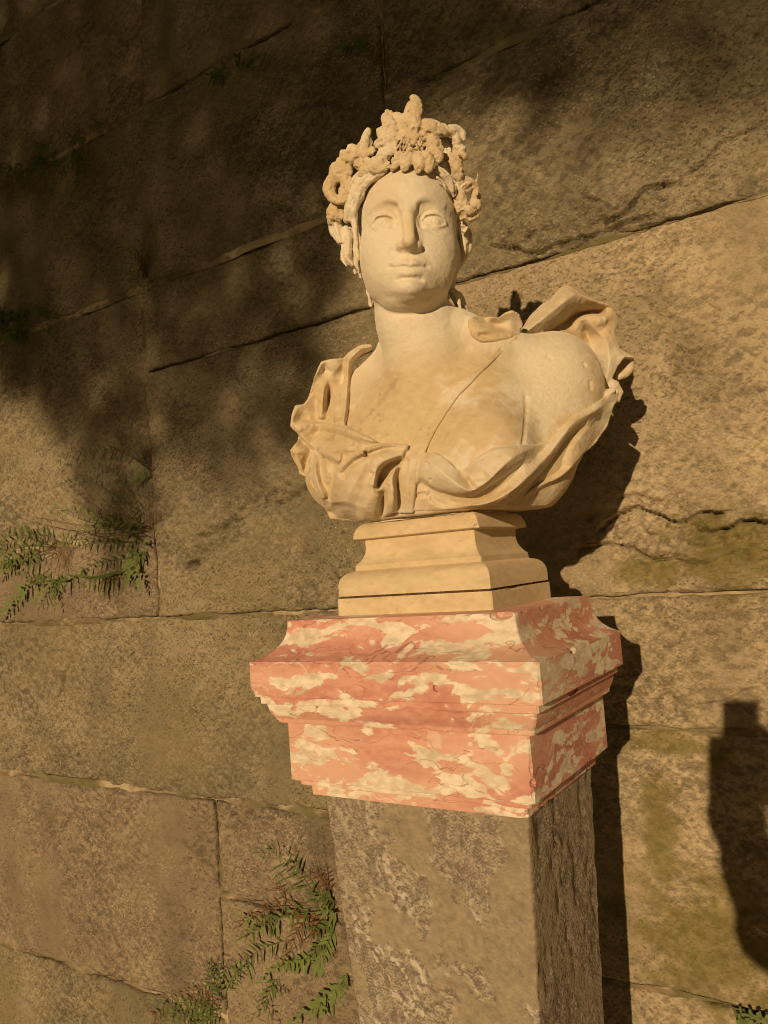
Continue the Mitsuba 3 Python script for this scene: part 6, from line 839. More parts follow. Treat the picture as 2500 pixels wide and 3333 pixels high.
    ('stem', [[-0.711,0.729,0.684],[-0.768,0.725,0.627],[-0.845,0.72,0.586]], 0, 0.0008, 0, 'stem_dry', 0, 0),
    ('stem', [[-0.693,0.729,0.717],[-0.729,0.704,0.65],[-0.775,0.678,0.595]], 0, 0.0008, 0, 'stem_dry', 0, 0),
    ('stem', [[-0.686,0.729,0.723],[-0.729,0.715,0.652],[-0.759,0.702,0.609]], 0, 0.0008, 0, 'stem_dry', 0, 0),
    ('stem', [[-0.698,0.729,0.697],[-0.779,0.714,0.604],[-0.876,0.698,0.533]], 0, 0.0008, 0, 'stem_dry', 0, 0),
    ('stem', [[-0.684,0.729,0.688],[-0.817,0.717,0.668],[-0.93,0.704,0.676]], 0, 0.0008, 0, 'stem_dry', 0, 0),
    ('stem', [[-0.713,0.729,0.655],[-0.727,0.715,0.589],[-0.712,0.701,0.546]], 0, 0.0008, 0, 'stem_dry', 0, 0),
    ('stem', [[-0.685,0.729,0.703],[-0.718,0.722,0.766],[-0.734,0.715,0.84]], 0, 0.0008, 0, 'stem_dry', 0, 0),
  ]),
  'D': ('fern', 'small dark clump of narrow fern fronds at the lower left joint, near the bottom edge', [
    ('frond', [[-1.13,0.73,0.353],[-1.154,0.718,0.401],[-1.162,0.707,0.437],[-1.159,0.695,0.463]], 7, np.float64(0.0351), 0.14, 'fern_green', -0.2, 0.15),
    ('frond', [[-1.133,0.73,0.352],[-1.135,0.712,0.416],[-1.13,0.695,0.473]], 7, np.float64(0.0351), 0.13, 'fern_green', -0.2, 0.15),
    ('frond', [[-1.129,0.73,0.357],[-1.138,0.718,0.389],[-1.116,0.707,0.439],[-1.09,0.695,0.477]], 6, np.float64(0.0289), 0.15, 'fern_green', -0.2, 0.15),
    ('frond', [[-1.13,0.73,0.353],[-1.084,0.718,0.42],[-1.048,0.707,0.46],[-1.0,0.695,0.506]], 8, np.float64(0.0372), 0.14, 'fern_light', -0.1, 0.15),
    ('frond', [[-1.143,0.73,0.334],[-1.211,0.718,0.341],[-1.303,0.707,0.309],[-1.403,0.695,0.309]], 9, np.float64(0.0414), 0.14, 'fern_green', 0.2, 0.15),
    ('frond', [[-1.143,0.73,0.326],[-1.231,0.718,0.312],[-1.318,0.707,0.281],[-1.366,0.695,0.293]], 9, np.float64(0.0372), 0.14, 'fern_green', 0.3, 0.15),
    ('frond', [[-1.138,0.73,0.327],[-1.197,0.718,0.308],[-1.276,0.707,0.275],[-1.344,0.695,0.261]], 9, np.float64(0.0372), 0.14, 'fern_green', 0.3, 0.15),
    ('frond', [[-1.149,0.73,0.325],[-1.192,0.718,0.361],[-1.239,0.707,0.36],[-1.306,0.695,0.343]], 8, np.float64(0.0332), 0.12, 'fern_brown', 0.2, 0.15),
    ('frond', [[-1.138,0.73,0.319],[-1.175,0.718,0.293],[-1.223,0.707,0.271],[-1.264,0.695,0.263]], 8, np.float64(0.0331), 0.16, 'fern_green', 0.3, 0.15),
    ('frond', [[-1.16,0.73,0.334],[-1.184,0.718,0.323],[-1.228,0.707,0.342],[-1.264,0.695,0.336]], 8, np.float64(0.0291), 0.14, 'fern_green', 0.3, 0.15),
    ('frond', [[-1.395,0.73,0.269],[-1.414,0.712,0.256],[-1.418,0.695,0.272]], 4, np.float64(0.0262), 0.2, 'fern_brown', 0.2, 0.15),
    ('stem', [[-1.136,0.729,0.345],[-1.165,0.72,0.447],[-1.227,0.711,0.556]], 0, 0.0008, 0, 'stem_dry', 0, 0),
    ('stem', [[-1.147,0.729,0.322],[-1.13,0.715,0.414],[-1.147,0.7,0.539]], 0, 0.0008, 0, 'stem_dry', 0, 0),
    ('stem', [[-1.14,0.729,0.351],[-1.238,0.726,0.359],[-1.378,0.723,0.385]], 0, 0.0008, 0, 'stem_dry', 0, 0),
    ('stem', [[-1.147,0.729,0.351],[-1.268,0.723,0.32],[-1.427,0.717,0.327]], 0, 0.0008, 0, 'stem_dry', 0, 0),
    ('stem', [[-1.129,0.729,0.347],[-1.077,0.715,0.341],[-1.049,0.7,0.37]], 0, 0.0008, 0, 'stem_dry', 0, 0),
    ('stem', [[-1.129,0.729,0.346],[-1.108,0.715,0.396],[-1.075,0.702,0.473]], 0, 0.0008, 0, 'stem_dry', 0, 0),
    ('stem', [[-1.147,0.729,0.341],[-1.169,0.721,0.388],[-1.197,0.713,0.435]], 0, 0.0008, 0, 'stem_dry', 0, 0),
  ]),
  'E': ('fern', 'bright green fern tip with small rounded leaflets in the bottom right corner', [
    ('frond', [[0.317,0.721,0.653],[0.338,0.713,0.663],[0.361,0.709,0.665],[0.394,0.705,0.662]], 7, np.float64(0.0166), 0.55, 'fern_light', -0.5, 0),
    ('frond', [[0.316,0.721,0.65],[0.331,0.711,0.644],[0.359,0.707,0.642]], 6, np.float64(0.0185), 0.5, 'fern_light', 0.3, 0.15),
  ]),
  'H': ('fern', 'dim mass of ferns hanging from the upper joint in the dark top left corner', [
    ('frond', [[-1.84,0.73,3.22],[-1.763,0.688,3.146],[-1.662,0.645,2.983]], 9, np.float64(0.033), 0.2, 'fern_green', 0.6, 0.15),
    ('frond', [[-1.618,0.73,3.169],[-1.569,0.688,3.087],[-1.606,0.645,3.011]], 9, np.float64(0.0278), 0.2, 'fern_green', 0.6, 0.15),
    ('frond', [[-1.735,0.73,3.222],[-1.738,0.688,3.19],[-1.724,0.645,3.062]], 9, np.float64(0.0298), 0.2, 'fern_green', 0.6, 0.15),
    ('frond', [[-1.6,0.73,3.199],[-1.506,0.687,3.122],[-1.498,0.645,3.053]], 9, np.float64(0.0289), 0.2, 'fern_green', 0.6, 0.15),
    ('frond', [[-1.636,0.73,3.146],[-1.545,0.688,3.055],[-1.507,0.645,2.937]], 9, np.float64(0.0269), 0.2, 'fern_green', 0.6, 0.15),
    ('frond', [[-1.974,0.73,3.237],[-1.868,0.688,3.159],[-1.787,0.645,3.019]], 9, np.float64(0.0251), 0.2, 'fern_green', 0.6, 0.15),
    ('frond', [[-2.14,0.73,3.275],[-2.131,0.688,3.21],[-1.965,0.645,3.023]], 9, np.float64(0.0296), 0.2, 'fern_green', 0.6, 0.15),
    ('frond', [[-1.834,0.73,3.254],[-1.761,0.688,3.172],[-1.723,0.645,3.076]], 9, np.float64(0.0324), 0.2, 'fern_green', 0.6, 0.15),
    ('frond', [[-1.969,0.73,3.256],[-1.948,0.688,3.19],[-1.801,0.645,3.077]], 9, np.float64(0.029), 0.2, 'fern_green', 0.6, 0.15),
    ('frond', [[-1.564,0.73,3.201],[-1.571,0.688,3.148],[-1.442,0.645,2.979]], 9, np.float64(0.0283), 0.2, 'fern_green', 0.6, 0.15),
    ('frond', [[-1.814,0.73,3.221],[-1.762,0.688,3.132],[-1.814,0.645,3.091]], 9, np.float64(0.0277), 0.2, 'fern_green', 0.6, 0.15),
    ('frond', [[-1.432,0.73,3.184],[-1.441,0.688,3.152],[-1.377,0.645,3.01]], 9, np.float64(0.0196), 0.2, 'fern_green', 0.6, 0.15),
    ('frond', [[-1.989,0.73,3.232],[-1.917,0.688,3.145],[-1.865,0.645,3.079]], 9, np.float64(0.0267), 0.2, 'fern_green', 0.6, 0.15),
    ('frond', [[-1.524,0.73,3.13],[-1.502,0.688,3.057],[-1.448,0.645,2.925]], 9, np.float64(0.0206), 0.2, 'fern_green', 0.6, 0.15),
    ('frond', [[-1.616,0.73,3.154],[-1.572,0.688,3.105],[-1.644,0.645,3.048]], 9, np.float64(0.0189), 0.2, 'fern_green', 0.6, 0.15),
    ('frond', [[-2.02,0.73,3.234],[-2.021,0.688,3.169],[-1.897,0.645,3.012]], 9, np.float64(0.0321), 0.2, 'fern_green', 0.6, 0.15),
    ('frond', [[-1.606,0.73,3.145],[-1.509,0.687,3.054],[-1.444,0.645,2.979]], 9, np.float64(0.019), 0.2, 'fern_green', 0.6, 0.15),
    ('frond', [[-2.088,0.73,3.284],[-2.05,0.688,3.219],[-1.978,0.645,3.07]], 9, np.float64(0.0205), 0.2, 'fern_green', 0.6, 0.15),
    ('frond', [[-1.825,0.73,3.212],[-1.789,0.688,3.165],[-1.746,0.645,3.047]], 9, np.float64(0.029), 0.2, 'fern_green', 0.6, 0.15),
    ('frond', [[-1.76,0.73,3.164],[-1.656,0.688,3.095],[-1.643,0.645,2.958]], 9, np.float64(0.0226), 0.2, 'fern_green', 0.6, 0.15),
    ('frond', [[-2.047,0.73,3.252],[-2.014,0.688,3.175],[-1.869,0.645,3.05]], 9, np.float64(0.0237), 0.2, 'fern_green', 0.6, 0.15),
    ('frond', [[-1.755,0.73,3.187],[-1.672,0.688,3.103],[-1.758,0.645,3.055]], 9, np.float64(0.0312), 0.2, 'fern_green', 0.6, 0.15),
    ('frond', [[-1.736,0.73,3.244],[-1.697,0.688,3.188],[-1.64,0.645,3.098]], 9, np.float64(0.0221), 0.2, 'fern_green', 0.6, 0.15),
    ('frond', [[-2.064,0.73,3.254],[-1.944,0.688,3.157],[-2.043,0.645,3.052]], 9, np.float64(0.0205), 0.2, 'fern_green', 0.6, 0.15),
    ('frond', [[-1.862,0.73,3.193],[-1.877,0.688,3.133],[-1.844,0.645,3.081]], 9, np.float64(0.0223), 0.2, 'fern_green', 0.6, 0.15),
    ('frond', [[-1.783,0.73,3.22],[-1.73,0.688,3.17],[-1.811,0.645,3.037]], 9, np.float64(0.025), 0.2, 'fern_green', 0.6, 0.15),
    ('stem', [[-1.785,0.73,3.233],[-1.84,0.703,3.277],[-1.798,0.675,3.348]], 0, 0.001, 0, 'stem_dry', 0, 0),
    ('stem', [[-1.669,0.73,3.215],[-1.662,0.703,3.235],[-1.734,0.675,3.283]], 0, 0.001, 0, 'stem_dry', 0, 0),
    ('stem', [[-1.621,0.73,3.207],[-1.625,0.703,3.231],[-1.57,0.675,3.287]], 0, 0.001, 0, 'stem_dry', 0, 0),
    ('stem', [[-1.691,0.73,3.218],[-1.667,0.703,3.232],[-1.763,0.675,3.247]], 0, 0.001, 0, 'stem_dry', 0, 0),
    ('stem', [[-1.626,0.73,3.208],[-1.632,0.703,3.233],[-1.519,0.675,3.257]], 0, 0.001, 0, 'stem_dry', 0, 0),
    ('stem', [[-1.551,0.73,3.197],[-1.562,0.703,3.222],[-1.425,0.675,3.228]], 0, 0.001, 0, 'stem_dry', 0, 0),
    ('stem', [[-1.563,0.73,3.198],[-1.605,0.703,3.236],[-1.481,0.675,3.211]], 0, 0.001, 0, 'stem_dry', 0, 0),
    ('stem', [[-1.523,0.73,3.192],[-1.454,0.703,3.187],[-1.551,0.675,3.247]], 0, 0.001, 0, 'stem_dry', 0, 0),
    ('stem', [[-1.898,0.73,3.251],[-1.897,0.703,3.274],[-1.913,0.675,3.335]], 0, 0.001, 0, 'stem_dry', 0, 0),
    ('stem', [[-1.985,0.73,3.264],[-2.031,0.703,3.306],[-1.965,0.675,3.267]], 0, 0.001, 0, 'stem_dry', 0, 0),
  ]),
  'I': ('weed', 'small leafy weed on the shaded wall above and left of the flower wreath', [
    ('frond', [[-0.846,0.73,3.124],[-0.879,0.712,3.134],[-0.903,0.695,3.101]], 4, np.float64(0.0316), 0.3, 'fern_green', 0.1, 0.15),
    ('frond', [[-0.82,0.73,3.128],[-0.756,0.712,3.115],[-0.695,0.695,3.093]], 4, np.float64(0.0314), 0.3, 'fern_green', 0.1, 0.15),
    ('frond', [[-0.809,0.73,3.118],[-0.723,0.712,3.078],[-0.663,0.695,3.061]], 4, np.float64(0.0313), 0.3, 'fern_green', 0.1, 0.15),
    ('frond', [[-0.833,0.73,3.126],[-0.804,0.712,3.126],[-0.799,0.695,3.129]], 4, np.float64(0.0315), 0.3, 'fern_green', 0.1, 0.15),
    ('frond', [[-0.871,0.73,3.13],[-0.899,0.712,3.118],[-0.908,0.695,3.118]], 4, np.float64(0.0317), 0.3, 'fern_green', 0.1, 0.15),
  ]),
  'J': ('weed', 'faint little weed in the shade near the top edge of the wall, above the bust', [
    ('frond', [[-0.413,0.73,3.011],[-0.435,0.718,3.006],[-0.41,0.705,3.014]], 4, np.float64(0.025), 0.32, 'fern_green', 0.1, 0.15),
    ('frond', [[-0.394,0.73,2.999],[-0.347,0.717,2.976],[-0.313,0.705,2.941]], 4, np.float64(0.0249), 0.32, 'fern_green', 0.1, 0.15),
    ('frond', [[-0.375,0.73,2.986],[-0.386,0.705,3.003]], 4, np.float64(0.0248), 0.32, 'fern_green', 0.1, 0.15),
  ]),
  'K': ('grass_tuft', 'dry grass tuft sprouting at the top of the upright joint in the shade', [
    ('stem', [[-1.281,0.73,2.598],[-1.243,0.712,2.639],[-1.216,0.695,2.693]], 0, 0.0008, 0, 'stem_dry', 0, 0),
    ('stem', [[-1.294,0.73,2.601],[-1.248,0.712,2.64],[-1.205,0.695,2.661]], 0, 0.0008, 0, 'stem_dry', 0, 0),
    ('stem', [[-1.29,0.73,2.6],[-1.291,0.713,2.652],[-1.214,0.695,2.64]], 0, 0.0008, 0, 'stem_dry', 0, 0),
    ('stem', [[-1.293,0.73,2.601],[-1.294,0.712,2.653],[-1.295,0.695,2.711]], 0, 0.0008, 0, 'stem_dry', 0, 0),
    ('stem', [[-1.268,0.73,2.594],[-1.281,0.713,2.649],[-1.234,0.695,2.702]], 0, 0.0008, 0, 'stem_dry', 0, 0),
    ('stem', [[-1.276,0.73,2.597],[-1.237,0.712,2.637],[-1.246,0.695,2.71]], 0, 0.0008, 0, 'stem_dry', 0, 0),
    ('stem', [[-1.291,0.73,2.6],[-1.261,0.712,2.644],[-1.305,0.695,2.707]], 0, 0.0008, 0, 'stem_dry', 0, 0),
    ('stem', [[-1.278,0.73,2.597],[-1.265,0.712,2.645],[-1.202,0.695,2.686]], 0, 0.0008, 0, 'stem_dry', 0, 0),
    ('stem', [[-1.275,0.73,2.596],[-1.289,0.712,2.652],[-1.277,0.695,2.673]], 0, 0.0008, 0, 'stem_dry', 0, 0),
    ('stem', [[-1.29,0.73,2.6],[-1.273,0.712,2.647],[-1.245,0.695,2.715]], 0, 0.0008, 0, 'stem_dry', 0, 0),
    ('stem', [[-1.267,0.73,2.594],[-1.277,0.712,2.648],[-1.284,0.695,2.683]], 0, 0.0008, 0, 'stem_dry', 0, 0),
    ('stem', [[-1.267,0.73,2.594],[-1.304,0.712,2.656],[-1.281,0.695,2.724]], 0, 0.0008, 0, 'stem_dry', 0, 0),
    ('stem', [[-1.281,0.73,2.598],[-1.283,0.712,2.65],[-1.368,0.695,2.731]], 0, 0.0008, 0, 'stem_dry', 0, 0),
    ('stem', [[-1.279,0.73,2.597],[-1.26,0.712,2.644],[-1.21,0.695,2.679]], 0, 0.0008, 0, 'stem_dry', 0, 0),
    ('stem', [[-1.276,0.73,2.596],[-1.256,0.712,2.642],[-1.211,0.695,2.638]], 0, 0.0008, 0, 'stem_dry', 0, 0),
    ('stem', [[-1.26,0.73,2.592],[-1.286,0.712,2.651],[-1.345,0.695,2.678]], 0, 0.0008, 0, 'stem_dry', 0, 0),
    ('frond', [[-1.289,0.73,2.595],[-1.341,0.712,2.625],[-1.395,0.695,2.645]], 6, np.float64(0.0242), 0.16, 'fern_green', 0.1, 0.15),
    ('frond', [[-1.26,0.73,2.585],[-1.184,0.712,2.567],[-1.109,0.695,2.557]], 6, np.float64(0.024), 0.16, 'fern_green', 0.1, 0.15),
    ('frond', [[-1.275,0.73,2.586],[-1.256,0.712,2.561],[-1.296,0.695,2.551]], 6, np.float64(0.0241), 0.16, 'fern_green', 0.1, 0.15),
  ]),
  'M': ('fern', 'dark trailing fern low in the shade at the left edge, above the lit patch', [
    ('frond', [[-2.14,0.73,2.647],[-2.068,0.703,2.606],[-2.098,0.675,2.548]], 7, np.float64(0.0209), 0.3, 'fern_green', 0.4, 0.15),
    ('frond', [[-1.973,0.73,2.588],[-1.973,0.703,2.57],[-1.912,0.675,2.512]], 7, np.float64(0.019), 0.3, 'fern_green', 0.4, 0.15),
    ('frond', [[-2.001,0.73,2.672],[-2.007,0.703,2.655],[-2.009,0.675,2.582]], 7, np.float64(0.0199), 0.3, 'fern_green', 0.4, 0.15),
    ('frond', [[-2.07,0.73,2.603],[-1.999,0.703,2.572],[-1.943,0.675,2.508]], 7, np.float64(0.0219), 0.3, 'fern_green', 0.4, 0.15),
    ('frond', [[-1.942,0.73,2.645],[-1.929,0.703,2.605],[-1.894,0.675,2.548]], 7, np.float64(0.0185), 0.3, 'fern_green', 0.4, 0.15),
    ('frond', [[-2.115,0.73,2.687],[-2.043,0.703,2.643],[-2.145,0.675,2.667]], 7, np.float64(0.0282), 0.3, 'fern_green', 0.4, 0.15),
    ('frond', [[-1.993,0.73,2.586],[-2.005,0.703,2.562],[-2.005,0.675,2.515]], 7, np.float64(0.0246), 0.3, 'fern_green', 0.4, 0.15),
    ('frond', [[-1.947,0.73,2.649],[-1.856,0.703,2.616],[-1.969,0.675,2.582]], 7, np.float64(0.0173), 0.3, 'fern_green', 0.4, 0.15),
    ('frond', [[-2.144,0.73,2.647],[-2.084,0.703,2.595],[-2.032,0.675,2.592]], 7, np.float64(0.0258), 0.3, 'fern_green', 0.4, 0.15),
    ('frond', [[-1.868,0.73,2.649],[-1.8,0.703,2.617],[-1.842,0.675,2.618]], 7, np.float64(0.0261), 0.3, 'fern_green', 0.4, 0.15),
    ('frond', [[-1.986,0.73,2.582],[-1.948,0.703,2.562],[-1.976,0.675,2.538]], 7, np.float64(0.0292), 0.3, 'fern_green', 0.4, 0.15),
    ('frond', [[-2.09,0.73,2.68],[-2.064,0.703,2.665],[-2.04,0.675,2.6]], 7, np.float64(0.0257), 0.3, 'fern_green', 0.4, 0.15),
    ('frond', [[-2.102,0.73,2.676],[-2.06,0.703,2.635],[-2.047,0.675,2.598]], 7, np.float64(0.0294), 0.3, 'fern_green', 0.4, 0.15),
    ('frond', [[-2.114,0.73,2.664],[-2.071,0.703,2.628],[-1.971,0.675,2.567]], 7, np.float64(0.0259), 0.3, 'fern_green', 0.4, 0.15),
    ('frond', [[-2.019,0.73,2.598],[-1.938,0.703,2.563],[-2.03,0.675,2.559]], 7, np.float64(0.0212), 0.3, 'fern_green', 0.4, 0.15),
    ('frond', [[-1.853,0.73,2.633],[-1.801,0.703,2.592],[-1.712,0.675,2.566]], 7, np.float64(0.0262), 0.3, 'fern_green', 0.4, 0.15),
    ('frond', [[-2.043,0.73,2.673],[-1.987,0.703,2.623],[-1.961,0.675,2.625]], 7, np.float64(0.03), 0.3, 'fern_green', 0.4, 0.15),
    ('frond', [[-2.03,0.73,2.615],[-1.962,0.703,2.584],[-1.983,0.675,2.557]], 7, np.float64(0.0176), 0.3, 'fern_green', 0.4, 0.15),
    ('frond', [[-2.147,0.73,2.619],[-2.115,0.703,2.575],[-2.168,0.675,2.579]], 7, np.float64(0.0192), 0.3, 'fern_green', 0.4, 0.15),
    ('frond', [[-1.84,0.73,2.577],[-1.759,0.703,2.535],[-1.852,0.675,2.528]], 7, np.float64(0.0188), 0.3, 'fern_green', 0.4, 0.15),
    ('frond', [[-2.16,0.73,2.637],[-2.14,0.703,2.623],[-2.093,0.675,2.532]], 7, np.float64(0.0302), 0.3, 'fern_green', 0.4, 0.15),
    ('frond', [[-1.997,0.73,2.667],[-1.924,0.703,2.639],[-1.925,0.675,2.619]], 7, np.float64(0.0299), 0.3, 'fern_green', 0.4, 0.15),
    ('frond', [[-1.973,0.73,2.629],[-1.958,0.703,2.6],[-1.824,0.675,2.541]], 7, np.float64(0.019), 0.3, 'fern_green', 0.4, 0.15),
    ('frond', [[-1.986,0.73,2.58],[-1.959,0.703,2.546],[-1.846,0.675,2.503]], 7, np.float64(0.0274), 0.3, 'fern_green', 0.4, 0.15),
  ]),
}

# ---------------------------------------------------------------- the head of the bust, in its own axes (x to her left, y out of the face, z up)
HEAD_O = np.array([0.083, 0.060, 2.140])
_f = unit([0.486, -0.874, 0.0]); _r = np.array([0.874, 0.486, 0.0]); _roll = -0.075
HEAD_AXES = np.array([_r * math.cos(_roll) + np.array([0, 0, 1]) * math.sin(_roll), _f, np.array([0, 0, 1]) * math.cos(_roll) - _r * math.sin(_roll)])
def hw(p): return HEAD_O + np.asarray(p, float) @ HEAD_AXES

def sculpt_head(B):
    B.frame = (HEAD_O, HEAD_AXES)
    # skull, face, jaw
    B.ellipsoid((0, -0.115, 0.035), (0.079, 0.118, 0.108), k=0.02)
    B.ellipsoid((-0.001, -0.066, 0.042), (0.0735, 0.076, 0.074), k=0.025)
    B.ellipsoid((-0.002, -0.070, -0.034), (0.0700, 0.078, 0.084), k=0.03)
    for s in (-1, 1):
        B.ellipsoid((s * 0.037, -0.057, -0.036), (0.039, 0.049, 0.046), k=0.03)
        B.ellipsoid((-0.0025 + s * 0.030, -0.066, -0.074), (0.0325, 0.048, 0.036), k=0.026)
    B.ellipsoid((0, -0.027, -0.096), (0.034, 0.034, 0.028), k=0.022)
    B.ellipsoid((0.002, -0.006, -0.107), (0.022, 0.024, 0.0165), k=0.011)
    B.ellipsoid((-0.002, -0.064, -0.108), (0.042, 0.046, 0.022), k=0.012)      # soft underside of the chin
    B.ellipsoid((0, -0.024, -0.074), (0.035, 0.030, 0.028), k=0.025)      # muzzle
    # neck
    B.frame = None
    B.tube([hw((0, -0.112, -0.030)), hw((0.004, -0.114, -0.115)), (0.030, 0.185, 1.970), (0.028, 0.200, 1.86)], [0.062, 0.065, 0.078, 0.090], k=0.010)
    B.frame = (HEAD_O, HEAD_AXES)
    # eye sockets
    for s in (-1, 1):
        B.ellipsoid((s * 0.037, 0.013, 0.011), (0.026, 0.018, 0.018), k=0.016, sign=-1)
        B.stroke([(s * 0.0165, 0.006, 0.020), (s * 0.0185, 0.003, 0.006), (s * 0.0200, 0.000, -0.008)], 0.007, 0.007)
    # nose
    B.tube([(0.001, -0.014, 0.022), (0.002, -0.004, -0.006), (0.003, 0.004, -0.036)], [0.0140, 0.0140, 0.0145], k=0.012)
    B.tube([(0.001, -0.004, 0.034), (0.001, 0.0085, 0.010), (0.002, 0.0215, -0.018), (0.003, 0.0305, -0.038), (0.003, 0.0310, -0.0440)], [0.0125, 0.0098, 0.0092, 0.0096, 0.0100], k=0.006)
    for s in (-1, 1):                                                     # square the ridge
        B.stroke([(s * 0.0055, 0.012, 0.012), (0.002 + s * 0.0060, 0.0265, -0.018), (0.003 + s * 0.0066, 0.0370, -0.040)], 0.004, -0.0010)
        B.ellipsoid((0.003 + s * 0.0135, 0.010, -0.0445), (0.0078, 0.0125, 0.0082), k=0.006)
        B.ellipsoid((0.003 + s * 0.0100, 0.0185, -0.0530), (0.0040, 0.0060, 0.0042), k=0.002, sign=-1)
        B.stroke([(s * 0.0180, 0.016, -0.036), (s * 0.0230, 0.011, -0.041), (s * 0.0245, 0.004, -0.049)], 0.004, 0.0020)
    B.ellipsoid((0.003, 0.012, -0.0440), (0.012, 0.020, 0.0095), k=0.008)
    # brows
    for s in (-1, 1):
        B.stroke([(s * 0.010, 0.008, 0.018), (s * 0.017, 0.009, 0.030), (s * 0.034, 0.003, 0.037), (s * 0.056, -0.016, 0.031)], 0.0065, -0.0055)
        # eyeball, lids
        c = np.array([s * 0.0390, -0.0185, 0.0005])
        B.ellipsoid(c, 0.0178, k=0.001)
        B.ellipsoid(c, (0.0236, 0.0240, 0.0226), k=0.0008, clip=[(c + [0, 0.0070, 0.0016], (0, 0.62, -1.0)), (c, (0, -1, 0))])
        B.ellipsoid(c, (0.0218, 0.0194, 0.0204), k=0.0008, clip=[(c + [0, 0.0070, -0.0022], (0, 0.66, 1.0)), (c, (0, -1, 0))])
        e = [c + 0.0240 * unit((math.sin(a), math.cos(a), 1.02 - 0.95 * (abs(a) / 1.1) ** 2)) for a in np.linspace(-1.2, 1.2, 11)]
        B.stroke(e, 0.0030, 0.0055)      # crease above the upper lid
        lid = [c + 0.0186 * unit((math.sin(a), math.cos(a), 0.47 - 0.52 * (abs(a) / 1.05) ** 2)) for a in np.linspace(-1.0, 1.0, 9)]
        B.stroke(lid, 0.0022, 0.0058)      # shadowed groove under the upper lid
        ring = [c + 0.0178 * unit((0.40 * math.cos(t), 1.0, 0.40 * math.sin(t) + 0.04)) for t in np.linspace(0, 2 * math.pi, 17)]
        B.stroke(ring, 0.0016, 0.0022)
        B.dent(c + 0.0178 * unit((0, 1, 0.03)), 0.0034, 0.0060)
        B.stroke([(s * 0.024, -0.003, -0.013), (s * 0.040, 0.000, -0.0180), (s * 0.056, -0.010, -0.011)], 0.005, 0.0012)
    # mouth
    B.ellipsoid((0.002, -0.010, -0.079), (0.030, 0.022, 0.020), k=0.012)
    B.tube([(-0.026, -0.001, -0.0725), (-0.013, 0.0080, -0.0735), (-0.003, 0.0140, -0.0735), (0.003, 0.0132, -0.0755), (0.009, 0.0140, -0.0740), (0.018, 0.0080, -0.0735), (0.030, -0.001, -0.0735)],
           [0.0022, 0.0056, 0.0070, 0.0068, 0.0070, 0.0056, 0.0022], k=0.003)
    B.tube([(-0.023, 0.000, -0.0800), (-0.010, 0.0085, -0.0860), (0.003, 0.0118, -0.0885), (0.015, 0.0085, -0.0865), (0.027, 0.000, -0.0805)],
           [0.0026, 0.0062, 0.0072, 0.0062, 0.0026], k=0.003)
    B.tube([(-0.0255, 0.0055, -0.0752), (-0.014, 0.0140, -0.0785), (-0.004, 0.0188, -0.0798), (0.003, 0.0190, -0.0825), (0.010, 0.0188, -0.0802), (0.019, 0.0140, -0.0790), (0.0295, 0.0055, -0.0757)], [0.0014, 0.0020, 0.0022, 0.0022, 0.0022, 0.0020, 0.0014], k=0.0015, sign=-1)
    for s in (-1, 1):
        B.dent((0.002 + s * 0.0290, 0.003, -0.0750), 0.006, 0.0030)
        B.stroke([(s * 0.024, 0.006, -0.048), (s * 0.031, 0.000, -0.058), (s * 0.036, -0.008, -0.070)], 0.008, 0.0014)
    B.stroke([(0.003, 0.014, -0.058), (0.003, 0.018, -0.066)], 0.0042, 0.0022)
    B.stroke([(-0.014, 0.004, -0.0955), (-0.006, 0.010, -0.0970), (0.003, 0.012, -0.0978), (0.012, 0.010, -0.0970), (0.020, 0.004, -0.0955)], 0.0060, 0.0034)
    B.stroke([(-0.030, -0.024, -0.113), (-0.016, -0.004, -0.121), (0.003, 0.004, -0.125), (0.022, -0.004, -0.121), (0.034, -0.024, -0.113)], 0.009, 0.0015)
    # crease of the throat
    B.stroke([(-0.056, -0.075, -0.108), (-0.030, -0.060, -0.127), (0.004, -0.052, -0.133), (0.034, -0.060, -0.127), (0.058, -0.075, -0.108)], 0.006, 0.0030)
    # ears (mostly under the hair)
    for s in (-1, 1):
        B.ellipsoid((s * 0.077, -0.100, -0.020), (0.010, 0.020, 0.032), k=0.006)
    B.frame = None

# ---------------------------------------------------------------- the naked chest and shoulder under the drapery
def sculpt_torso(B):
    B.ellipsoid((0.015, 0.215, 1.800), (0.175, 0.110, 0.150), k=0.03)
    B.ellipsoid((0.125, 0.285, 1.800), (0.125, 0.105, 0.140), k=0.05)     # her left side is turned back towards the wall
    B.ellipsoid((0.020, 0.225, 1.900), (0.135, 0.085, 0.070), k=0.06)
    B.ellipsoid((0.203, 0.336, 1.886), (0.083, 0.090, 0.104), k=0.05)     # her left shoulder
    B.ellipsoid((-0.140, 0.225, 1.850), (0.080, 0.080, 0.085), k=0.05)
    B.ellipsoid((0.130, 0.165, 1.772), (0.082, 0.070, 0.083), k=0.03)     # breasts
    B.ellipsoid((-0.070, 0.150, 1.775), (0.080, 0.062, 0.080), k=0.04)
    B.ellipsoid((0.03, 0.215, 1.72), (0.140, 0.095, 0.085), k=0.05)
    B.tube([(-0.03, 0.205, 1.985), (-0.07, 0.215, 1.968), (-0.14, 0.230, 1.922)], [0.045, 0.034, 0.045], k=0.04)
    B.tube([(0.085, 0.200, 1.985), (0.136, 0.222, 1.963), (0.174, 0.265, 1.943), (0.206, 0.330, 1.909)], [0.045, 0.031, 0.032, 0.048], k=0.04)
    # collar bones, hollow of the neck, line between arm and breast
    B.stroke([(0.055, 0.125, 1.925), (0.11, 0.140, 1.932), (0.165, 0.200, 1.940)], 0.018, -0.004)
    B.dent((0.03, 0.118, 1.925), 0.022, 0.006)

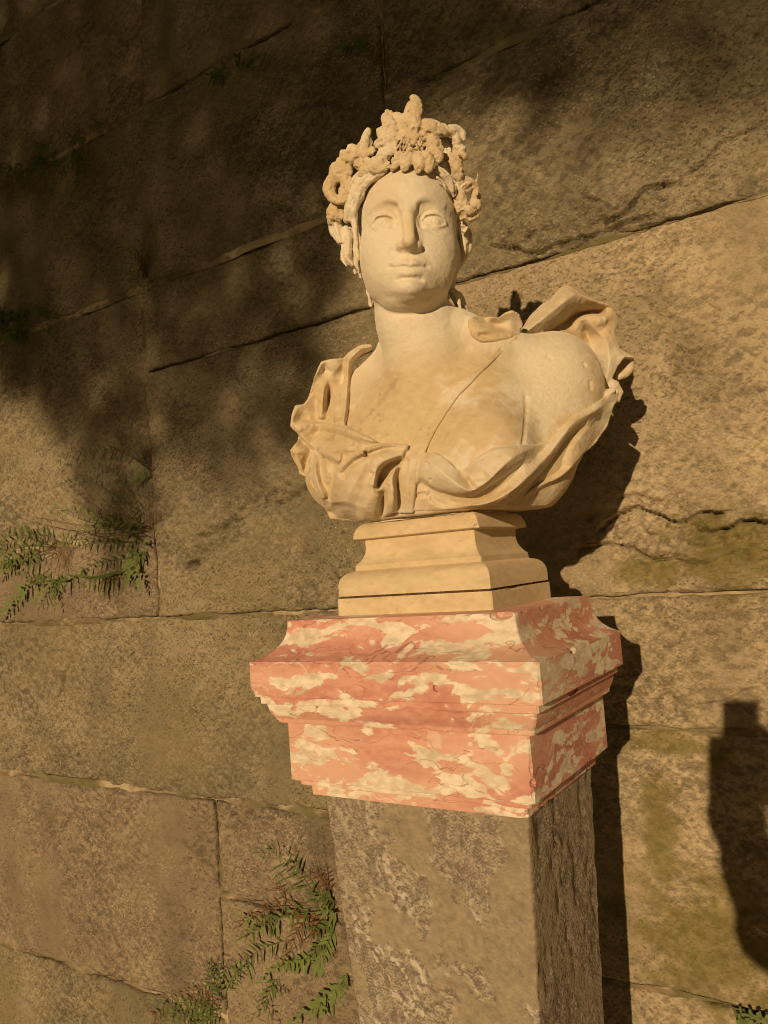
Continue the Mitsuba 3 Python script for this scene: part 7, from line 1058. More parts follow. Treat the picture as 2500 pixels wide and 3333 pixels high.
def drapery_mass(B):
    B.ellipsoid((-0.120, 0.195, 1.775), (0.125, 0.090, 0.085), k=0.02)
    B.ellipsoid((0.126, 0.300, 1.784), (0.126, 0.095, 0.074), k=0.03)
    B.ellipsoid((0.010, 0.232, 1.725), (0.145, 0.092, 0.050), k=0.03)

def hair_mass(B):
    B.frame = (HEAD_O, HEAD_AXES)
    B.ellipsoid((0, -0.132, 0.038), (0.089, 0.114, 0.106), k=0.01, clip=[((0, -0.050, 0), (0, 1, -0.25))])
    B.ellipsoid((0, -0.160, -0.040), (0.080, 0.070, 0.060), k=0.02)
    for a in np.linspace(-1.3, 1.3, 14):                       # combed locks on the crown
        B.stroke([(0.085 * math.sin(a) * t, -0.09 - 0.10 * t, 0.15 - 0.09 * t * t) for t in (0.3, 0.7, 1.0, 1.2)], 0.004, 0.003)
    B.frame = None

def carve(B, folds):
    for op, rows, k, flat, depth in folds:
        P = np.array(rows)
        if op == 'tube': B.tube(P[:, :3], P[:, 3], k=k, flat=flat)
        elif op == 'carve': B.tube(P[:, :3], P[:, 3], k=k, sign=-1)
        else: B.stroke(P[:, :3], k, depth)

def relief(B, patch, k=0.004, axes=None, step=0.0009):
    """A sheet of carved cloth: an outline and heights in the relief axes, thickened backwards and united with the field."""
    from scipy.interpolate import CloughTocher2DInterpolator, NearestNDInterpolator, LinearNDInterpolator
    from scipy.ndimage import gaussian_filter, map_coordinates, distance_transform_edt
    import shapely
    O, R, U, V = RELIEF if axes is None else axes
    outline, chains, thick, smooth = patch
    o, c = np.array(outline), []
    for ch in chains:                                        # each fold line, sampled densely
        ch = np.array(ch)
        length = np.linalg.norm(np.diff(ch[:, :2], axis=0), axis=1).sum() if len(ch) > 1 else 0
        c += list(spline(ch, max(int(length / 0.004), len(ch))) if len(ch) > 1 else ch)
    c = np.array(c); c = c[np.unique(np.round(c[:, :2], 4), axis=0, return_index=True)[1]]
    lo, hi = o.min(0) - 0.008, o.max(0) + 0.008
    u, v = np.arange(lo[0], hi[0], step), np.arange(lo[1], hi[1], step)
    uu, vv = np.meshgrid(u, v, indexing='ij')
    h = 0.25 * CloughTocher2DInterpolator(c[:, :2], c[:, 2])(uu, vv) + 0.75 * LinearNDInterpolator(c[:, :2], c[:, 2])(uu, vv)
    h = np.where(np.isnan(h), NearestNDInterpolator(c[:, :2], c[:, 2])(uu, vv), h)
    h = gaussian_filter(h, smooth * 0.001 / step)
    poly = shapely.Polygon(o).buffer(0.0015).buffer(-0.0015)
    inside = shapely.contains_xy(poly, uu, vv)
    d2 = (distance_transform_edt(~inside) - distance_transform_edt(inside)) * step
    d2 = gaussian_filter(d2, 1.2)
    gu, gv = np.gradient(h, step)
    slope = 1 / np.sqrt(1 + np.minimum(gu ** 2 + gv ** 2, 9))
    # rounded rim: the sheet falls back towards its outline
    rim = 0.004
    e = np.clip((d2 + rim) / rim, 0, 1)
    h = h + rim * (1 - np.sqrt(np.maximum(1 - e * e, 0)))
    corners = np.array([O + R * a + U * b + V * w for a in (lo[0], hi[0]) for b in (lo[1], hi[1]) for w in (h.min() - 0.01, h.max() + thick + 0.01)])
    sl, (x, y, z) = B.region(corners.min(0), corners.max(0))
    x, y, z = x - np.float32(O[0]), y - np.float32(O[1]), z - np.float32(O[2])
    a, b, w = ((x * np.float32(q[0]) + y * np.float32(q[1]) + z * np.float32(q[2])) for q in (R, U, V))
    co = np.stack([((a - lo[0]) / step).ravel(), ((b - lo[1]) / step).ravel()])
    look = lambda t, fill: map_coordinates(t.astype(np.float32), co, order=1, mode='constant', cval=fill, output=np.float32).reshape(w.shape)
    hh, dd, ss = look(h, 0.0), look(d2, 0.02), look(slope, 1.0)
    d = np.maximum(np.maximum((hh - w) * ss, dd), w - hh - np.float32(thick))
    B.blend(sl, d, k, 1)

# ---------------------------------------------------------------- ground and sandstone wall, block by block
WALL_Y = 0.735
def ground_mesh():
    n = 60
    s = np.linspace(-1, 1, n); s = np.sign(s) * np.abs(s) ** 3 * 200
    x, y = np.meshgrid(s, s, indexing='ij')
    near = np.clip((WALL_Y + 0.5 - y), 0, 1)
    z = -0.15 + 0 * x
    v = np.stack([x.ravel(), y.ravel(), z.ravel()], 1)
    i, j = np.meshgrid(np.arange(n - 1), np.arange(n - 1), indexing='ij')
    q = np.stack([i * n + j, (i + 1) * n + j, (i + 1) * n + j + 1, i * n + j + 1], -1).reshape(-1, 4)
    return (v, q)
scene['ground'] = mikit.ply(ground_mesh(), 'gravel', smooth=True)
labels['ground'] = {'label': 'pale gravel terrace in front of the sandstone wall', 'category': 'ground', 'kind': 'structure'}

LEDGES = [   # broken bedding edges on the block faces: (points x z, how proud the upper lip stands, how far it fades upwards)
    ([(-0.049, 2.349), (-0.012, 2.334), (0.028, 2.31), (0.079, 2.314), (0.115, 2.318), (0.175, 2.312), (0.217, 2.318), (0.30, 2.312)], 0.016, 0.07),
    ([(0.179, 2.395), (0.207, 2.375), (0.234, 2.353)], 0.010, 0.05),
    ([(0.219, 2.330), (0.248, 2.332), (0.266, 2.343), (0.286, 2.362), (0.309, 2.373), (0.347, 2.367)], 0.016, 0.06),
    ([(0.402, 2.381), (0.425, 2.393), (0.449, 2.416), (0.472, 2.427), (0.508, 2.428), (0.56, 2.441)], 0.009, 0.06),
    ([(0.274, 2.587), (0.344, 2.567), (0.396, 2.587)], 0.008, 0.06), ([(0.354, 2.634), (0.403, 2.617), (0.442, 2.599)], 0.008, 0.06),
    ([(0.138, 1.652), (0.166, 1.669), (0.207, 1.685), (0.244, 1.671), (0.273, 1.656), (0.311, 1.646), (0.345, 1.658), (0.383, 1.657)], 0.022, 0.07),
    ([(0.376, 1.621), (0.411, 1.630), (0.434, 1.634), (0.471, 1.626), (0.55, 1.615)], 0.026, 0.06),
    ([(0.086, 1.607), (0.154, 1.611), (0.204, 1.593), (0.24, 1.572), (0.271, 1.569), (0.312, 1.558)], 0.018, 0.06),
    ([(0.196, 1.709), (0.228, 1.710), (0.259, 1.699)], 0.010, 0.04), ([(0.283, 1.576), (0.335, 1.560)], 0.010, 0.03),
    ([(0.300, 1.260), (0.353, 1.276), (0.389, 1.292)], 0.006, 0.05),
    ([(-1.156, 1.651), (-1.118, 1.669), (-1.059, 1.692), (-1.02, 1.715)], 0.014, 0.05),
    ([(-1.917, 1.408), (-1.914, 1.365), (-1.891, 1.317)], 0.012, 0.05), ([(-1.829, 1.294), (-1.858, 1.247), (-1.885, 1.227)], 0.010, 0.03),
    ([(-1.829, 1.054), (-1.759, 1.067)], 0.009, 0.03), ([(-0.999, 1.527), (-0.945, 1.532)], 0.008, 0.03), ([(-1.305, 0.974), (-1.244, 0.992)], 0.009, 0.03),
    ([(-1.442, 2.854), (-1.37, 2.851), (-1.301, 2.849)], 0.010, 0.04), ([(-0.764, 2.316), (-0.701, 2.346)], 0.008, 0.03), ([(-0.577, 2.297), (-0.525, 2.300)], 0.007, 0.03)]
ROUGHS = [   # spalled bands that stand rough above the dressed face
    ([(-1.148, 1.655), (-1.085, 1.714), (-0.969, 1.765), (-0.834, 1.81), (-0.709, 1.822), (-0.60, 1.81)], 0.036, 0.050),
    ([(-1.421, 1.077), (-1.283, 1.113), (-1.193, 1.124), (-1.111, 1.089)], 0.035, 0.010),
    ([(0.09, 1.60), (0.24, 1.625), (0.40, 1.60), (0.6, 1.59)], 0.055, 0.030), ([(0.10, 1.66), (0.24, 1.68), (0.36, 1.66)], 0.03, 0.022), ([(-0.02, 2.35), (0.15, 2.34), (0.32, 2.35)], 0.035, 0.022), ([(-2.208, 1.032), (-1.962, 0.999), (-1.709, 1.016)], 0.05, 0.020), ([(-1.02, 0.90), (-1.28, 0.62), (-1.26, 0.40)], 0.07, 0.024)]

def line_field(line, X, Z):
    """Distance to the poly-line and height above it."""
    best, up = np.full(X.shape, 9.0), np.zeros(X.shape)
    L = spline(line, 6 * len(line)) if len(line) > 2 else np.array(line, float)
    for a, b in zip(L[:-1], L[1:]):
        e = b - a
        t = np.clip(((X - a[0]) * e[0] + (Z - a[1]) * e[1]) / max(e @ e, 1e-12), 0, 1)
        dx, dz = X - a[0] - t * e[0], Z - a[1] - t * e[1]
        d = np.hypot(dx, dz)
        nx, nz = -e[1], e[0]
        if nz < 0: nx, nz = -nx, -nz
        s = (dx * nx + dz * nz) / max(np.hypot(nx, nz), 1e-9)
        m = d < best
        best[m], up[m] = d[m], s[m]
    return best, up

def wall_relief(X, Z, seed):
    P = np.stack([X, Z, 0 * X + seed], -1)
    y = -0.022 * (meshkit.fbm(P * [2.2, 2.8, 1], 3, 1) - 0.5) - 0.024 * (meshkit.fbm(P * [7, 9, 1], 4, 2) - 0.5) - 0.008 * (meshkit.fbm(P * [32, 36, 1], 3, 3) - 0.5)
    wob = 0.010 * (meshkit.fbm(P * [38, 38, 1], 3, 9) - 0.5)
    wob2 = 0.010 * (meshkit.fbm(P * [38, 38, 1] + 77, 3, 9) - 0.5)
    for line, amp, fade in LEDGES:
        L = np.array(line)
        m = (X > L[:, 0].min() - 0.15) & (X < L[:, 0].max() + 0.15) & (Z > L[:, 1].min() - 0.15) & (Z < L[:, 1].max() + 0.25)
        if not m.any(): continue
        d, up = line_field(line, X[m] + wob[m], Z[m] + wob2[m])
        lip = np.clip(up / 0.003, -1, 1) * 0.5 + 0.5
        end = np.exp(-(np.maximum(d - np.abs(up), 0) / 0.02) ** 2)
        y[m] -= 0.7 * amp * lip * np.exp(-np.abs(up) / fade) * end
        y[m] += 0.8 * amp * np.exp(-((up + 0.002) / 0.0032) ** 2) * end
    for line, w, amp in ROUGHS:
        L = np.array(line)
        m = (X > L[:, 0].min() - 3 * w) & (X < L[:, 0].max() + 3 * w) & (Z > L[:, 1].min() - 3 * w) & (Z < L[:, 1].max() + 3 * w)
        if not m.any(): continue
        d, up = line_field(line, X[m] + 2 * wob[m], Z[m] + 2 * wob2[m])
        f = np.exp(-(d / w) ** 2)
        y[m] += f * amp * ((meshkit.fbm(P[m] * [45, 60, 1], 4, 6) - 0.5) * 1.6 + 0.35)
    return y

def block_mesh(x0, x1, z0, z1, seed, step):
    g = 0.0032
    nx, nz = max(int((x1 - x0) / step), 3), max(int((z1 - z0) / step), 3)
    x, z = np.linspace(x0 + g, x1 - g, nx), np.linspace(z0 + g, z1 - g, nz)
    X, Z = np.meshgrid(x, z, indexing='ij')
    ex = np.minimum(X - x0, x1 - X); ez = np.minimum(Z - z0, z1 - Z)
    jag = lambda k: (meshkit.fbm(np.stack([X * 26, Z * 26, 0 * X + seed + k], -1), 3, 4) - 0.5)
    fall = np.exp(-((ex - g) / 0.055) ** 2); fz = np.exp(-((ez - g) / 0.055) ** 2)
    Xw, Zw = X + 0.007 * jag(1) * fz * 0 + 0.010 * jag(2) * fall, Z + 0.010 * jag(3) * fz
    edge = np.minimum(ex, ez) - g + 0.006 * jag(4)
    y = wall_relief(Xw, Zw, seed % 7) + 0.010 * np.exp(-np.maximum(edge, 0) / 0.006) + WALL_Y
    y = y + 0.016 * ((seed * 0.618) % 1 - 0.5)
    V = np.stack([Xw, y, Zw], -1).reshape(-1, 3)
    i, j = np.meshgrid(np.arange(nx - 1), np.arange(nz - 1), indexing='ij')
    q = np.stack([i * nz + j, (i + 1) * nz + j, (i + 1) * nz + j + 1, i * nz + j + 1], -1).reshape(-1, 4)
    rim = np.r_[np.arange(nx) * nz, (nx - 1) * nz + np.arange(1, nz), (np.arange(nx - 2, -1, -1)) * nz + nz - 1, np.arange(nz - 2, 0, -1)]
    b = V[rim].copy(); b[:, 1] = WALL_Y + 0.09
    k = len(V) + np.arange(len(rim)); r2 = np.roll(rim, -1); k2 = np.roll(k, -1)
    side = np.stack([rim, k, k2, r2], 1)
    return np.vstack([V, b]), np.vstack([q, side])

wall = thing('retaining_wall', 'weathered brown sandstone retaining wall of large rough blocks behind the bust', 'wall')
ROSE, BROWN, GOLD = 'sandstone_rose', 'sandstone_brown', 'sandstone_gold'
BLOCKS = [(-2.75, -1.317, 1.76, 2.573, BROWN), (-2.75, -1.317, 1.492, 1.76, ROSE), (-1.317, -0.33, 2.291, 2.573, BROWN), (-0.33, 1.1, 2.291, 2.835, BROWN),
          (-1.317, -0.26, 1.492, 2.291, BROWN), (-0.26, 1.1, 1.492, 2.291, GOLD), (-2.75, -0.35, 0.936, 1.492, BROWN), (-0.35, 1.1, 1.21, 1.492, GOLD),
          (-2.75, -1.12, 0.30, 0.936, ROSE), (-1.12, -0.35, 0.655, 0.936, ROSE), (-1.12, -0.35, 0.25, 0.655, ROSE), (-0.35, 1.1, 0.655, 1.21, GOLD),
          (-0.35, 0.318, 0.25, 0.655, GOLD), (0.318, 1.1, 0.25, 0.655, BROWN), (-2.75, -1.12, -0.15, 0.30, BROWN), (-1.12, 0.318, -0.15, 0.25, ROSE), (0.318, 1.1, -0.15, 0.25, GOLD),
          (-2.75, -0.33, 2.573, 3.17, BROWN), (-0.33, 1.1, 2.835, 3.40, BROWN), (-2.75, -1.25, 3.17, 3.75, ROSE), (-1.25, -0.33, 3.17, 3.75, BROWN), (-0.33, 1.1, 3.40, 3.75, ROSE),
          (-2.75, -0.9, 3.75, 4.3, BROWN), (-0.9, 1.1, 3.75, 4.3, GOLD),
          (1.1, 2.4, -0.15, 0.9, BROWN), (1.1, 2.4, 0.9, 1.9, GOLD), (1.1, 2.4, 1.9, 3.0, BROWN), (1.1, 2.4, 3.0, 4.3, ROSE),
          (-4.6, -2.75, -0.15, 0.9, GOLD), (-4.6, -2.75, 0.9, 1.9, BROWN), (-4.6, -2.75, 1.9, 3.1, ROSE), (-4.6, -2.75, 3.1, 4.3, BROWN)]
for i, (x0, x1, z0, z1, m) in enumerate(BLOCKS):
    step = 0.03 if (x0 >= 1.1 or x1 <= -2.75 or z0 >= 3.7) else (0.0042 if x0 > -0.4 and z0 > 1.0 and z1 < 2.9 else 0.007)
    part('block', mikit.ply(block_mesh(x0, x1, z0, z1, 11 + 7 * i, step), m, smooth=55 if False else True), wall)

def joint_mesh(a, b, recess, seed):
    a, b = np.array(a, float), np.array(b, float)
    n = max(int(np.linalg.norm(b - a) / 0.005), 4)
    t = np.linspace(0, 1, n)
    across = np.linspace(-1, 1, 7)
    d = unit(b - a); w = np.array([-d[1], d[0]])
    c = a[None, None] + (b - a)[None, None] * t[:, None, None] + w[None, None] * across[None, :, None] * 0.013
    P = np.concatenate([c * 60, np.full(c.shape[:2] + (1,), float(seed))], -1)
    y = WALL_Y + recess + 0.016 * (meshkit.fbm(P * [0.12, 0.12, 1], 3, 21) - 0.5) * 2 + 0.006 * (meshkit.fbm(P * 2, 3, 22) - 0.5) + 0.004 * across[None, :] ** 2
    V = np.stack([c[..., 0], y, c[..., 1]], -1).reshape(-1, 3)
    i, j = np.meshgrid(np.arange(n - 1), np.arange(6), indexing='ij')
    q = np.stack([i * 7 + j, (i + 1) * 7 + j, (i + 1) * 7 + j + 1, i * 7 + j + 1], -1).reshape(-1, 4)
    return V, q
JOINTS = [((-2.75, 2.573), (-0.33, 2.573), 0.002), ((-0.33, 2.835), (1.1, 2.835), 0.008), ((-1.317, 2.291), (1.1, 2.291), 0.018), ((-2.75, 1.76), (-1.317, 1.76), 0.004),
          ((-2.75, 1.492), (1.1, 1.492), 0.008), ((-2.75, 0.936), (-0.35, 0.936), 0.004), ((-0.35, 1.21), (1.1, 1.21), 0.004), ((-0.35, 0.655), (1.1, 0.655), 0.014), ((-1.12, 0.655), (-0.35, 0.655), 0.004),
          ((-2.75, 3.17), (-0.33, 3.17), 0.004), ((-0.33, 3.40), (1.1, 3.40), 0.012), ((-2.75, 0.30), (-1.12, 0.30), 0.006), ((-1.12, 0.25), (1.1, 0.25), 0.008), ((-2.75, 3.75), (1.1, 3.75), 0.004),
          ((-1.317, 1.492), (-1.317, 2.573), 0.008), ((-0.33, 2.291), (-0.33, 3.75), 0.004), ((-0.26, 1.492), (-0.26, 2.291), 0.01), ((-1.12, -0.15), (-1.12, 0.936), 0.006), ((-0.35, 0.25), (-0.35, 1.492), 0.01),
          ((0.318, -0.15), (0.318, 0.655), 0.01), ((-1.25, 3.17), (-1.25, 3.75), 0.01)]
for i, (a, b, r) in enumerate(JOINTS):
    part('mortar_joint', mikit.ply(joint_mesh(a, b, r, i), 'lime_mortar', smooth=True), wall)
core = trimesh.creation.box((7.4, 0.6, 4.45)); core.apply_translation((-1.1, WALL_Y + 0.05 + 0.3, 2.075))
part('core', mikit.ply(core, 'sandstone_brown'), wall)

# ---------------------------------------------------------------- pillar, red marble block and limestone socle
S = 0.7407
def moulding(profile, x_half, y_front, y_back, chamfer=0.003, back_inset=False):
    """A mitred moulding on a rectangular plan from (inset, z) rows, bottom to top; closed, corners slightly blunted."""
    rings = []
    for inset, z in profile:
        x, y0, y1 = x_half - inset, y_front + inset, y_back - (inset if back_inset else 0.0)
        c = chamfer
        rings.append([(-x + c, y0, z), (x - c, y0, z), (x, y0 + c, z), (x, y1 - c, z), (x - c, y1, z), (-x + c, y1, z), (-x, y1 - c, z), (-x, y0 + c, z)])
    V = np.array(rings).reshape(-1, 3); n = len(rings)
    F = []
    for i in range(n - 1):
        for j in range(8):
            a, b = i * 8 + j, i * 8 + (j + 1) % 8
            F += [[a, b, b + 8], [a, b + 8, a + 8]]
    for j in range(1, 7):
        F.append([0, j + 1, j]); F.append([(n - 1) * 8, (n - 1) * 8 + j, (n - 1) * 8 + j + 1])
    return trimesh.Trimesh(V, F, process=False)

def chipped(mesh, chips, seed):
    import manifold3d as m3
    man = m3.Manifold(m3.Mesh(np.asarray(mesh.vertices, np.float32), np.asarray(mesh.faces, np.uint32)))
    for k, (c, r) in enumerate(chips):
        s = trimesh.creation.icosphere(3, 1.0)
        v = s.vertices * np.broadcast_to(r, 3) * (0.75 + 0.7 * meshkit.fbm(s.vertices * 2.2 + k * 5 + seed, 3, seed))[:, None] + c
        man = man - m3.Manifold(m3.Mesh(np.asarray(v, np.float32), np.asarray(s.faces, np.uint32)))
    m = man.to_mesh()
    return trimesh.Trimesh(m.vert_properties[:, :3], m.tri_verts, process=False)

XH, YB = 0.2608, 0.515 * S
def rows(L): return [(i * S, 1.6 + z * S) for i, z in L][::-1]
CAP = rows([(0.0656, -0.1088), (0.0650, -0.122), (0.0625, -0.138), (0.0570, -0.153), (0.0490, -0.1655), (0.0370, -0.1770), (0.0220, -0.1865), (0.0060, -0.1925), (0.0, -0.1940), (0.0, -0.2715), (0.0012, -0.2730),
            (0.0135, -0.2745), (0.0145, -0.2760), (0.0145, -0.2900), (0.0165, -0.2915), (0.0240, -0.2925), (0.0250, -0.2990), (0.0275, -0.3090), (0.0320, -0.3190), (0.0372, -0.3270), (0.0378, -0.3355), (0.0390, -0.3370),
            (0.0550, -0.3380), (0.0556, -0.3400), (0.0556, -0.4675), (0.0570, -0.4690), (0.0690, -0.4710), (0.0702, -0.4725), (0.0702, -0.4815), (0.0715, -0.4828), (0.0860, -0.4845), (0.0872, -0.4860), (0.0880, -0.5075)])
chips = [((0.190, 0.052, 1.6 - 0.1088 * S), (0.017, 0.015, 0.011)), ((XH - 0.001, 0.135, 1.6 - 0.197 * S), (0.008, 0.012, 0.005)), ((XH - 0.0416, 0.045, 1.6 - 0.43 * S), (0.006, 0.006, 0.006)), ((0.100, 0.002, 1.6 - 0.245 * S), (0.005, 0.005, 0.005)),
         ((-XH, 0.0, 1.6 - 0.268 * S), (0.010, 0.010, 0.008)), ((XH - 0.011, 0.15, 1.6 - 0.283 * S), (0.006, 0.02, 0.005)), ((-0.1, 0.0, 1.6 - 0.1940 * S), (0.02, 0.004, 0.003)), ((XH - 0.063, 0.064, 1.6 - 0.507 * S), (0.008, 0.008, 0.006)),
         ((-XH + 0.03, 0.028, 1.6 - 0.337 * S), (0.008, 0.008, 0.005)), ((0.06, 0.029, 1.6 - 0.336 * S), (0.012, 0.004, 0.003))]
rc = np.random.default_rng(17)
for k in range(44):                                       # small nicks along the arrises
    z, inset = [(-0.1940, 0.0), (-0.2715, 0.0), (-0.338, 0.0556), (-0.4675, 0.0556), (-0.4815, 0.0702), (-0.5075, 0.088), (-0.1088, 0.0656), (-0.290, 0.0145)][k % 8]
    t = rc.uniform(-1, 1); i = inset * S
    c = (t * (XH - i), i, 1.6 + z * S) if rc.random() < 0.6 else (XH - i, i + (YB - i) * abs(t), 1.6 + z * S)
    chips.append((c, np.array([rc.uniform(0.004, 0.014), rc.uniform(0.004, 0.014), rc.uniform(0.0018, 0.0045)]) * [1 if c[1] == i else 0.25, 1 if c[1] != i else 0.25, 1]))
for z in (-0.15, -0.235, -0.40, -0.45): chips.append(((XH - 0.012 if z > -0.2 else (XH if z > -0.3 else XH - 0.0412), 0.012 if z > -0.2 else (0.0 if z > -0.3 else 0.0412), 1.6 + z * S), (0.004, 0.004, rc.uniform(0.006, 0.016))))
cap = thing('pedestal_cap', 'moulded block of red marble with cream patches and dark veins under the pale socle', 'pedestal')
scene[cap] = mikit.ply(chipped(moulding(CAP, XH, 0.0, YB), chips, 3), 'red_marble', smooth=28)

SOCLE = rows([(0.2140, 0.1052), (0.2028, 0.1030), (0.1965, 0.0985), (0.1912, 0.0910), (0.1875, 0.0800), (0.1858, 0.0735), (0.1856, 0.0690), (0.1870, 0.0675), (0.2045, 0.0655), (0.2058, 0.0640), (0.2062, 0.0540), (0.2064, 0.0433), (0.2045, 0.0320),
              (0.2005, 0.0225), (0.1950, 0.0140), (0.1885, 0.0075), (0.1868, 0.0060), (0.1862, -0.0060), (0.1840, -0.0078), (0.1760, -0.0095), (0.1690, -0.0125), (0.1620, -0.0190), (0.1570, -0.0280), (0.1545, -0.0400), (0.1545, -0.0640)])
SLAB = rows([(0.1530, -0.0690), (0.1525, -0.0705), (0.1520, -0.1085)])
socle = thing('bust_socle', 'pale limestone socle with curved mouldings between the bust and the red marble', 'socle')
part('plinth', mikit.ply(chipped(moulding(SLAB, XH, 0.0, 0.64 * S, 0.002, True), [((0.148, 0.20, 1.6 - 0.07 * S), (0.004, 0.03, 0.003)), ((-0.05, 0.112, 1.6 - 0.07 * S), (0.03, 0.003, 0.002))], 5), 'limestone', smooth=28), socle)
core_ = rows([(0.1575, -0.0630), (0.1575, -0.0700)])
part('joint', mikit.ply(moulding(core_, XH, 0.0, 0.64 * S, 0.002, True), 'stem_dry', smooth=False), socle, 'dark open joint under the lower roll')
part('moulded_block', mikit.ply(chipped(moulding(SOCLE, XH, 0.0, 0.64 * S, 0.002, True), [((-0.147, 0.114, 1.6 - 0.05 * S), (0.004, 0.004, 0.006)), ((0.12, 0.137, 1.6 + 0.07 * S), (0.005, 0.005, 0.004))], 6), 'limestone', smooth=28), socle)

def pillar_mesh():
    """A slab-sided pillar that narrows downwards, its faces worn and pitted."""
    nz, nu = 150, 40
    V, F = [], []
    for k in range(nz):
        t = k / (nz - 1); z = 1.6 - 0.5075 * S - t * (1.6 - 0.5075 * S + 0.15)
        drop = (1.6 - 0.5075 * S - z)
        xl, xr, y0, y1 = -0.1805 + 0.074 * drop, 0.1905 - 0.042 * drop, 0.079 + 0.030 * drop, 0.368 - 0.010 * drop
        ring = []
        c = 0.004
        P = np.array([(xl + c, y0), (xr - c, y0), (xr, y0 + c), (xr, y1), (xl, y1), (xl, y0 + c)])
        for (a, b, m) in ((0, 1, nu), (1, 2, 2), (2, 3, nu), (3, 4, 6), (4, 5, nu), (5, 0, 2)):
            for s in range(m): ring.append(P[a] + (P[b] - P[a]) * s / m)
        V.append(np.c_[np.array(ring), np.full(len(ring), z)])
    n = len(V[0]); V = np.vstack(V)
    for k in range(nz - 1):
        a = k * n + np.arange(n); b = k * n + (np.arange(n) + 1) % n
        F.append(np.stack([a, a + n, b + n, b], 1))
    m = trimesh.Trimesh(V, np.vstack([np.vstack(F)[:, [0, 1, 2]], np.vstack(F)[:, [0, 2, 3]]]), process=False)
    N = m.vertex_normals
    rough = 0.004 * (meshkit.fbm(V * [14, 14, 9], 3, 31) - 0.5) + 0.0035 * (meshkit.fbm(V * 60, 3, 32) - 0.5)
    pit = np.clip(meshkit.fbm(V * [30, 42, 16] + 3, 4, 33) - 0.50, 0, 1) * np.clip((V[:, 0] - 0.12) / 0.04, 0, 1) * np.clip((V[:, 2] - 0.80) / 0.15, 0, 1)
    return trimesh.Trimesh(V + N * (rough - 0.016 * pit)[:, None], m.faces, process=False)
pillar = thing('stone_pillar', 'grey brown speckled stone pillar narrowing downwards beneath the red marble block', 'pillar')
scene[pillar] = mikit.ply(pillar_mesh(), 'gneiss', smooth=40)

# ---------------------------------------------------------------- the bust
bust = thing('marble_bust', 'weathered cream marble bust of a woman with flower wreath and draped cloth', 'statue')
def bounds(folds, pad=0.012):
    P = np.vstack([np.array(r) for _, r, _, _, _ in folds]); m = P[:, 3].max() + pad
    return P[:, :3].min(0) - m, P[:, :3].max(0) + m

B = Field((-0.27, 0.02, 1.672), (0.33, 0.445, 2.31), 0.0015)
sculpt_torso(B); sculpt_head(B); carve(B, CHEST_LINES)
B.cut((0, 0, 1.680), (0, 0, -1), 0.003)
part('body', mikit.ply(B.mesh(rough=((0.03, 0.0006, 2), (0.007, 0.0004, 4))), 'marble_body', smooth=True), bust)
del B
D = Field((-0.37, 0.0, 1.660), (0.38, 0.53, 2.11), 0.0017)
drapery_mass(D)
for q in (CLOTH_LEFT, CLOTH_RIGHT, SCARF, COLLAR): relief(D, q)
relief(D, STRAP, k=0.001)
carve(D, DRAPERY)
D.cut((0, 0, 1.682), (0, 0, -1), 0.003)
part('drapery', mikit.ply(D.mesh(rough=((0.025, 0.0008, 7), (0.006, 0.0004, 8))), 'marble_stained', smooth=True), bust, 'draped cloth knotted below the breast with a strap over the chest')
del D
lo, hi = bounds(HAIR)
G = Field(np.minimum(lo, (-0.10, 0.05, 1.96)), np.maximum(hi, (0.21, 0.37, 2.36)), 0.0017)
hair_mass(G); carve(G, HAIR)
part('hair', mikit.ply(G.mesh(rough=((0.014, 0.0020, 3), (0.006, 0.0010, 5))), 'marble_pale', smooth=True), bust)
del G
WREATH = f'{bust}__wreath'
for name, folds, said in (('sunflower', FLOWER_MIDDLE, 'large seeded flower over the forehead'), ('leaf_cluster', WREATH_LEFT, None), ('rose', ROSE_LEFT, None), ('bud', BUD_LEFT, None),
                          ('curled_ribbon', CURL_RIGHT, 'rolled ring above her left ear'), ('small_flower', FLOWER_RIGHT, None), ('leaf', LEAF_RIGHT, None), ('leaf', LEAF_TOP, 'hooked leaf at the top of the wreath')):
    G = Field(*bounds(folds), 0.0015)
    carve(G, folds)
    part(name, mikit.ply(G.mesh(rough=((0.020, 0.0022, 3), (0.009, 0.0014, 5), (0.0045, 0.0008, 6)), pits=(0.014, 0.57, 0.030)), 'marble_crown', smooth=True), WREATH, said)
# lime mortar bedding the bust on its socle
a = np.linspace(0, 2 * np.pi, 90, endpoint=False)
def bed_ring(k, z):
    r = 1 + 0.05 * (meshkit.fbm(np.c_[np.cos(a) * 3, np.sin(a) * 3, 0 * a + k], 3, 51) - 0.5) * 2
    sq = (np.abs(np.cos(a)) ** 5 + np.abs(np.sin(a)) ** 5) ** -0.2
    return np.c_[0.004 + (0.104 - 0.006 * k) * sq * r * np.cos(a), 0.237 + (0.092 - 0.006 * k) * sq * r * np.sin(a), np.full(90, z)]
R_ = [bed_ring(0, 1.6765), bed_ring(0, 1.679), bed_ring(1, 1.684), bed_ring(3, 1.690), bed_ring(6, 1.695)]
V = np.vstack(R_ + [np.array([[0.004, 0.237, 1.6765], [0.004, 0.237, 1.696]])])
F = []
for k in range(len(R_) - 1):
    for j in range(90):
        p, q = k * 90 + j, k * 90 + (j + 1) % 90
        F += [[p, q, q + 90], [p, q + 90, p + 90]]
for j in range(90): F += [[len(V) - 2, (j + 1) % 90, j], [len(V) - 1, (len(R_) - 1) * 90 + j, (len(R_) - 1) * 90 + (j + 1) % 90]]
part('mortar_bed', mikit.ply((V, np.array(F)), 'marble_pale', smooth=50), socle, 'pale mortar bedding under the bust')

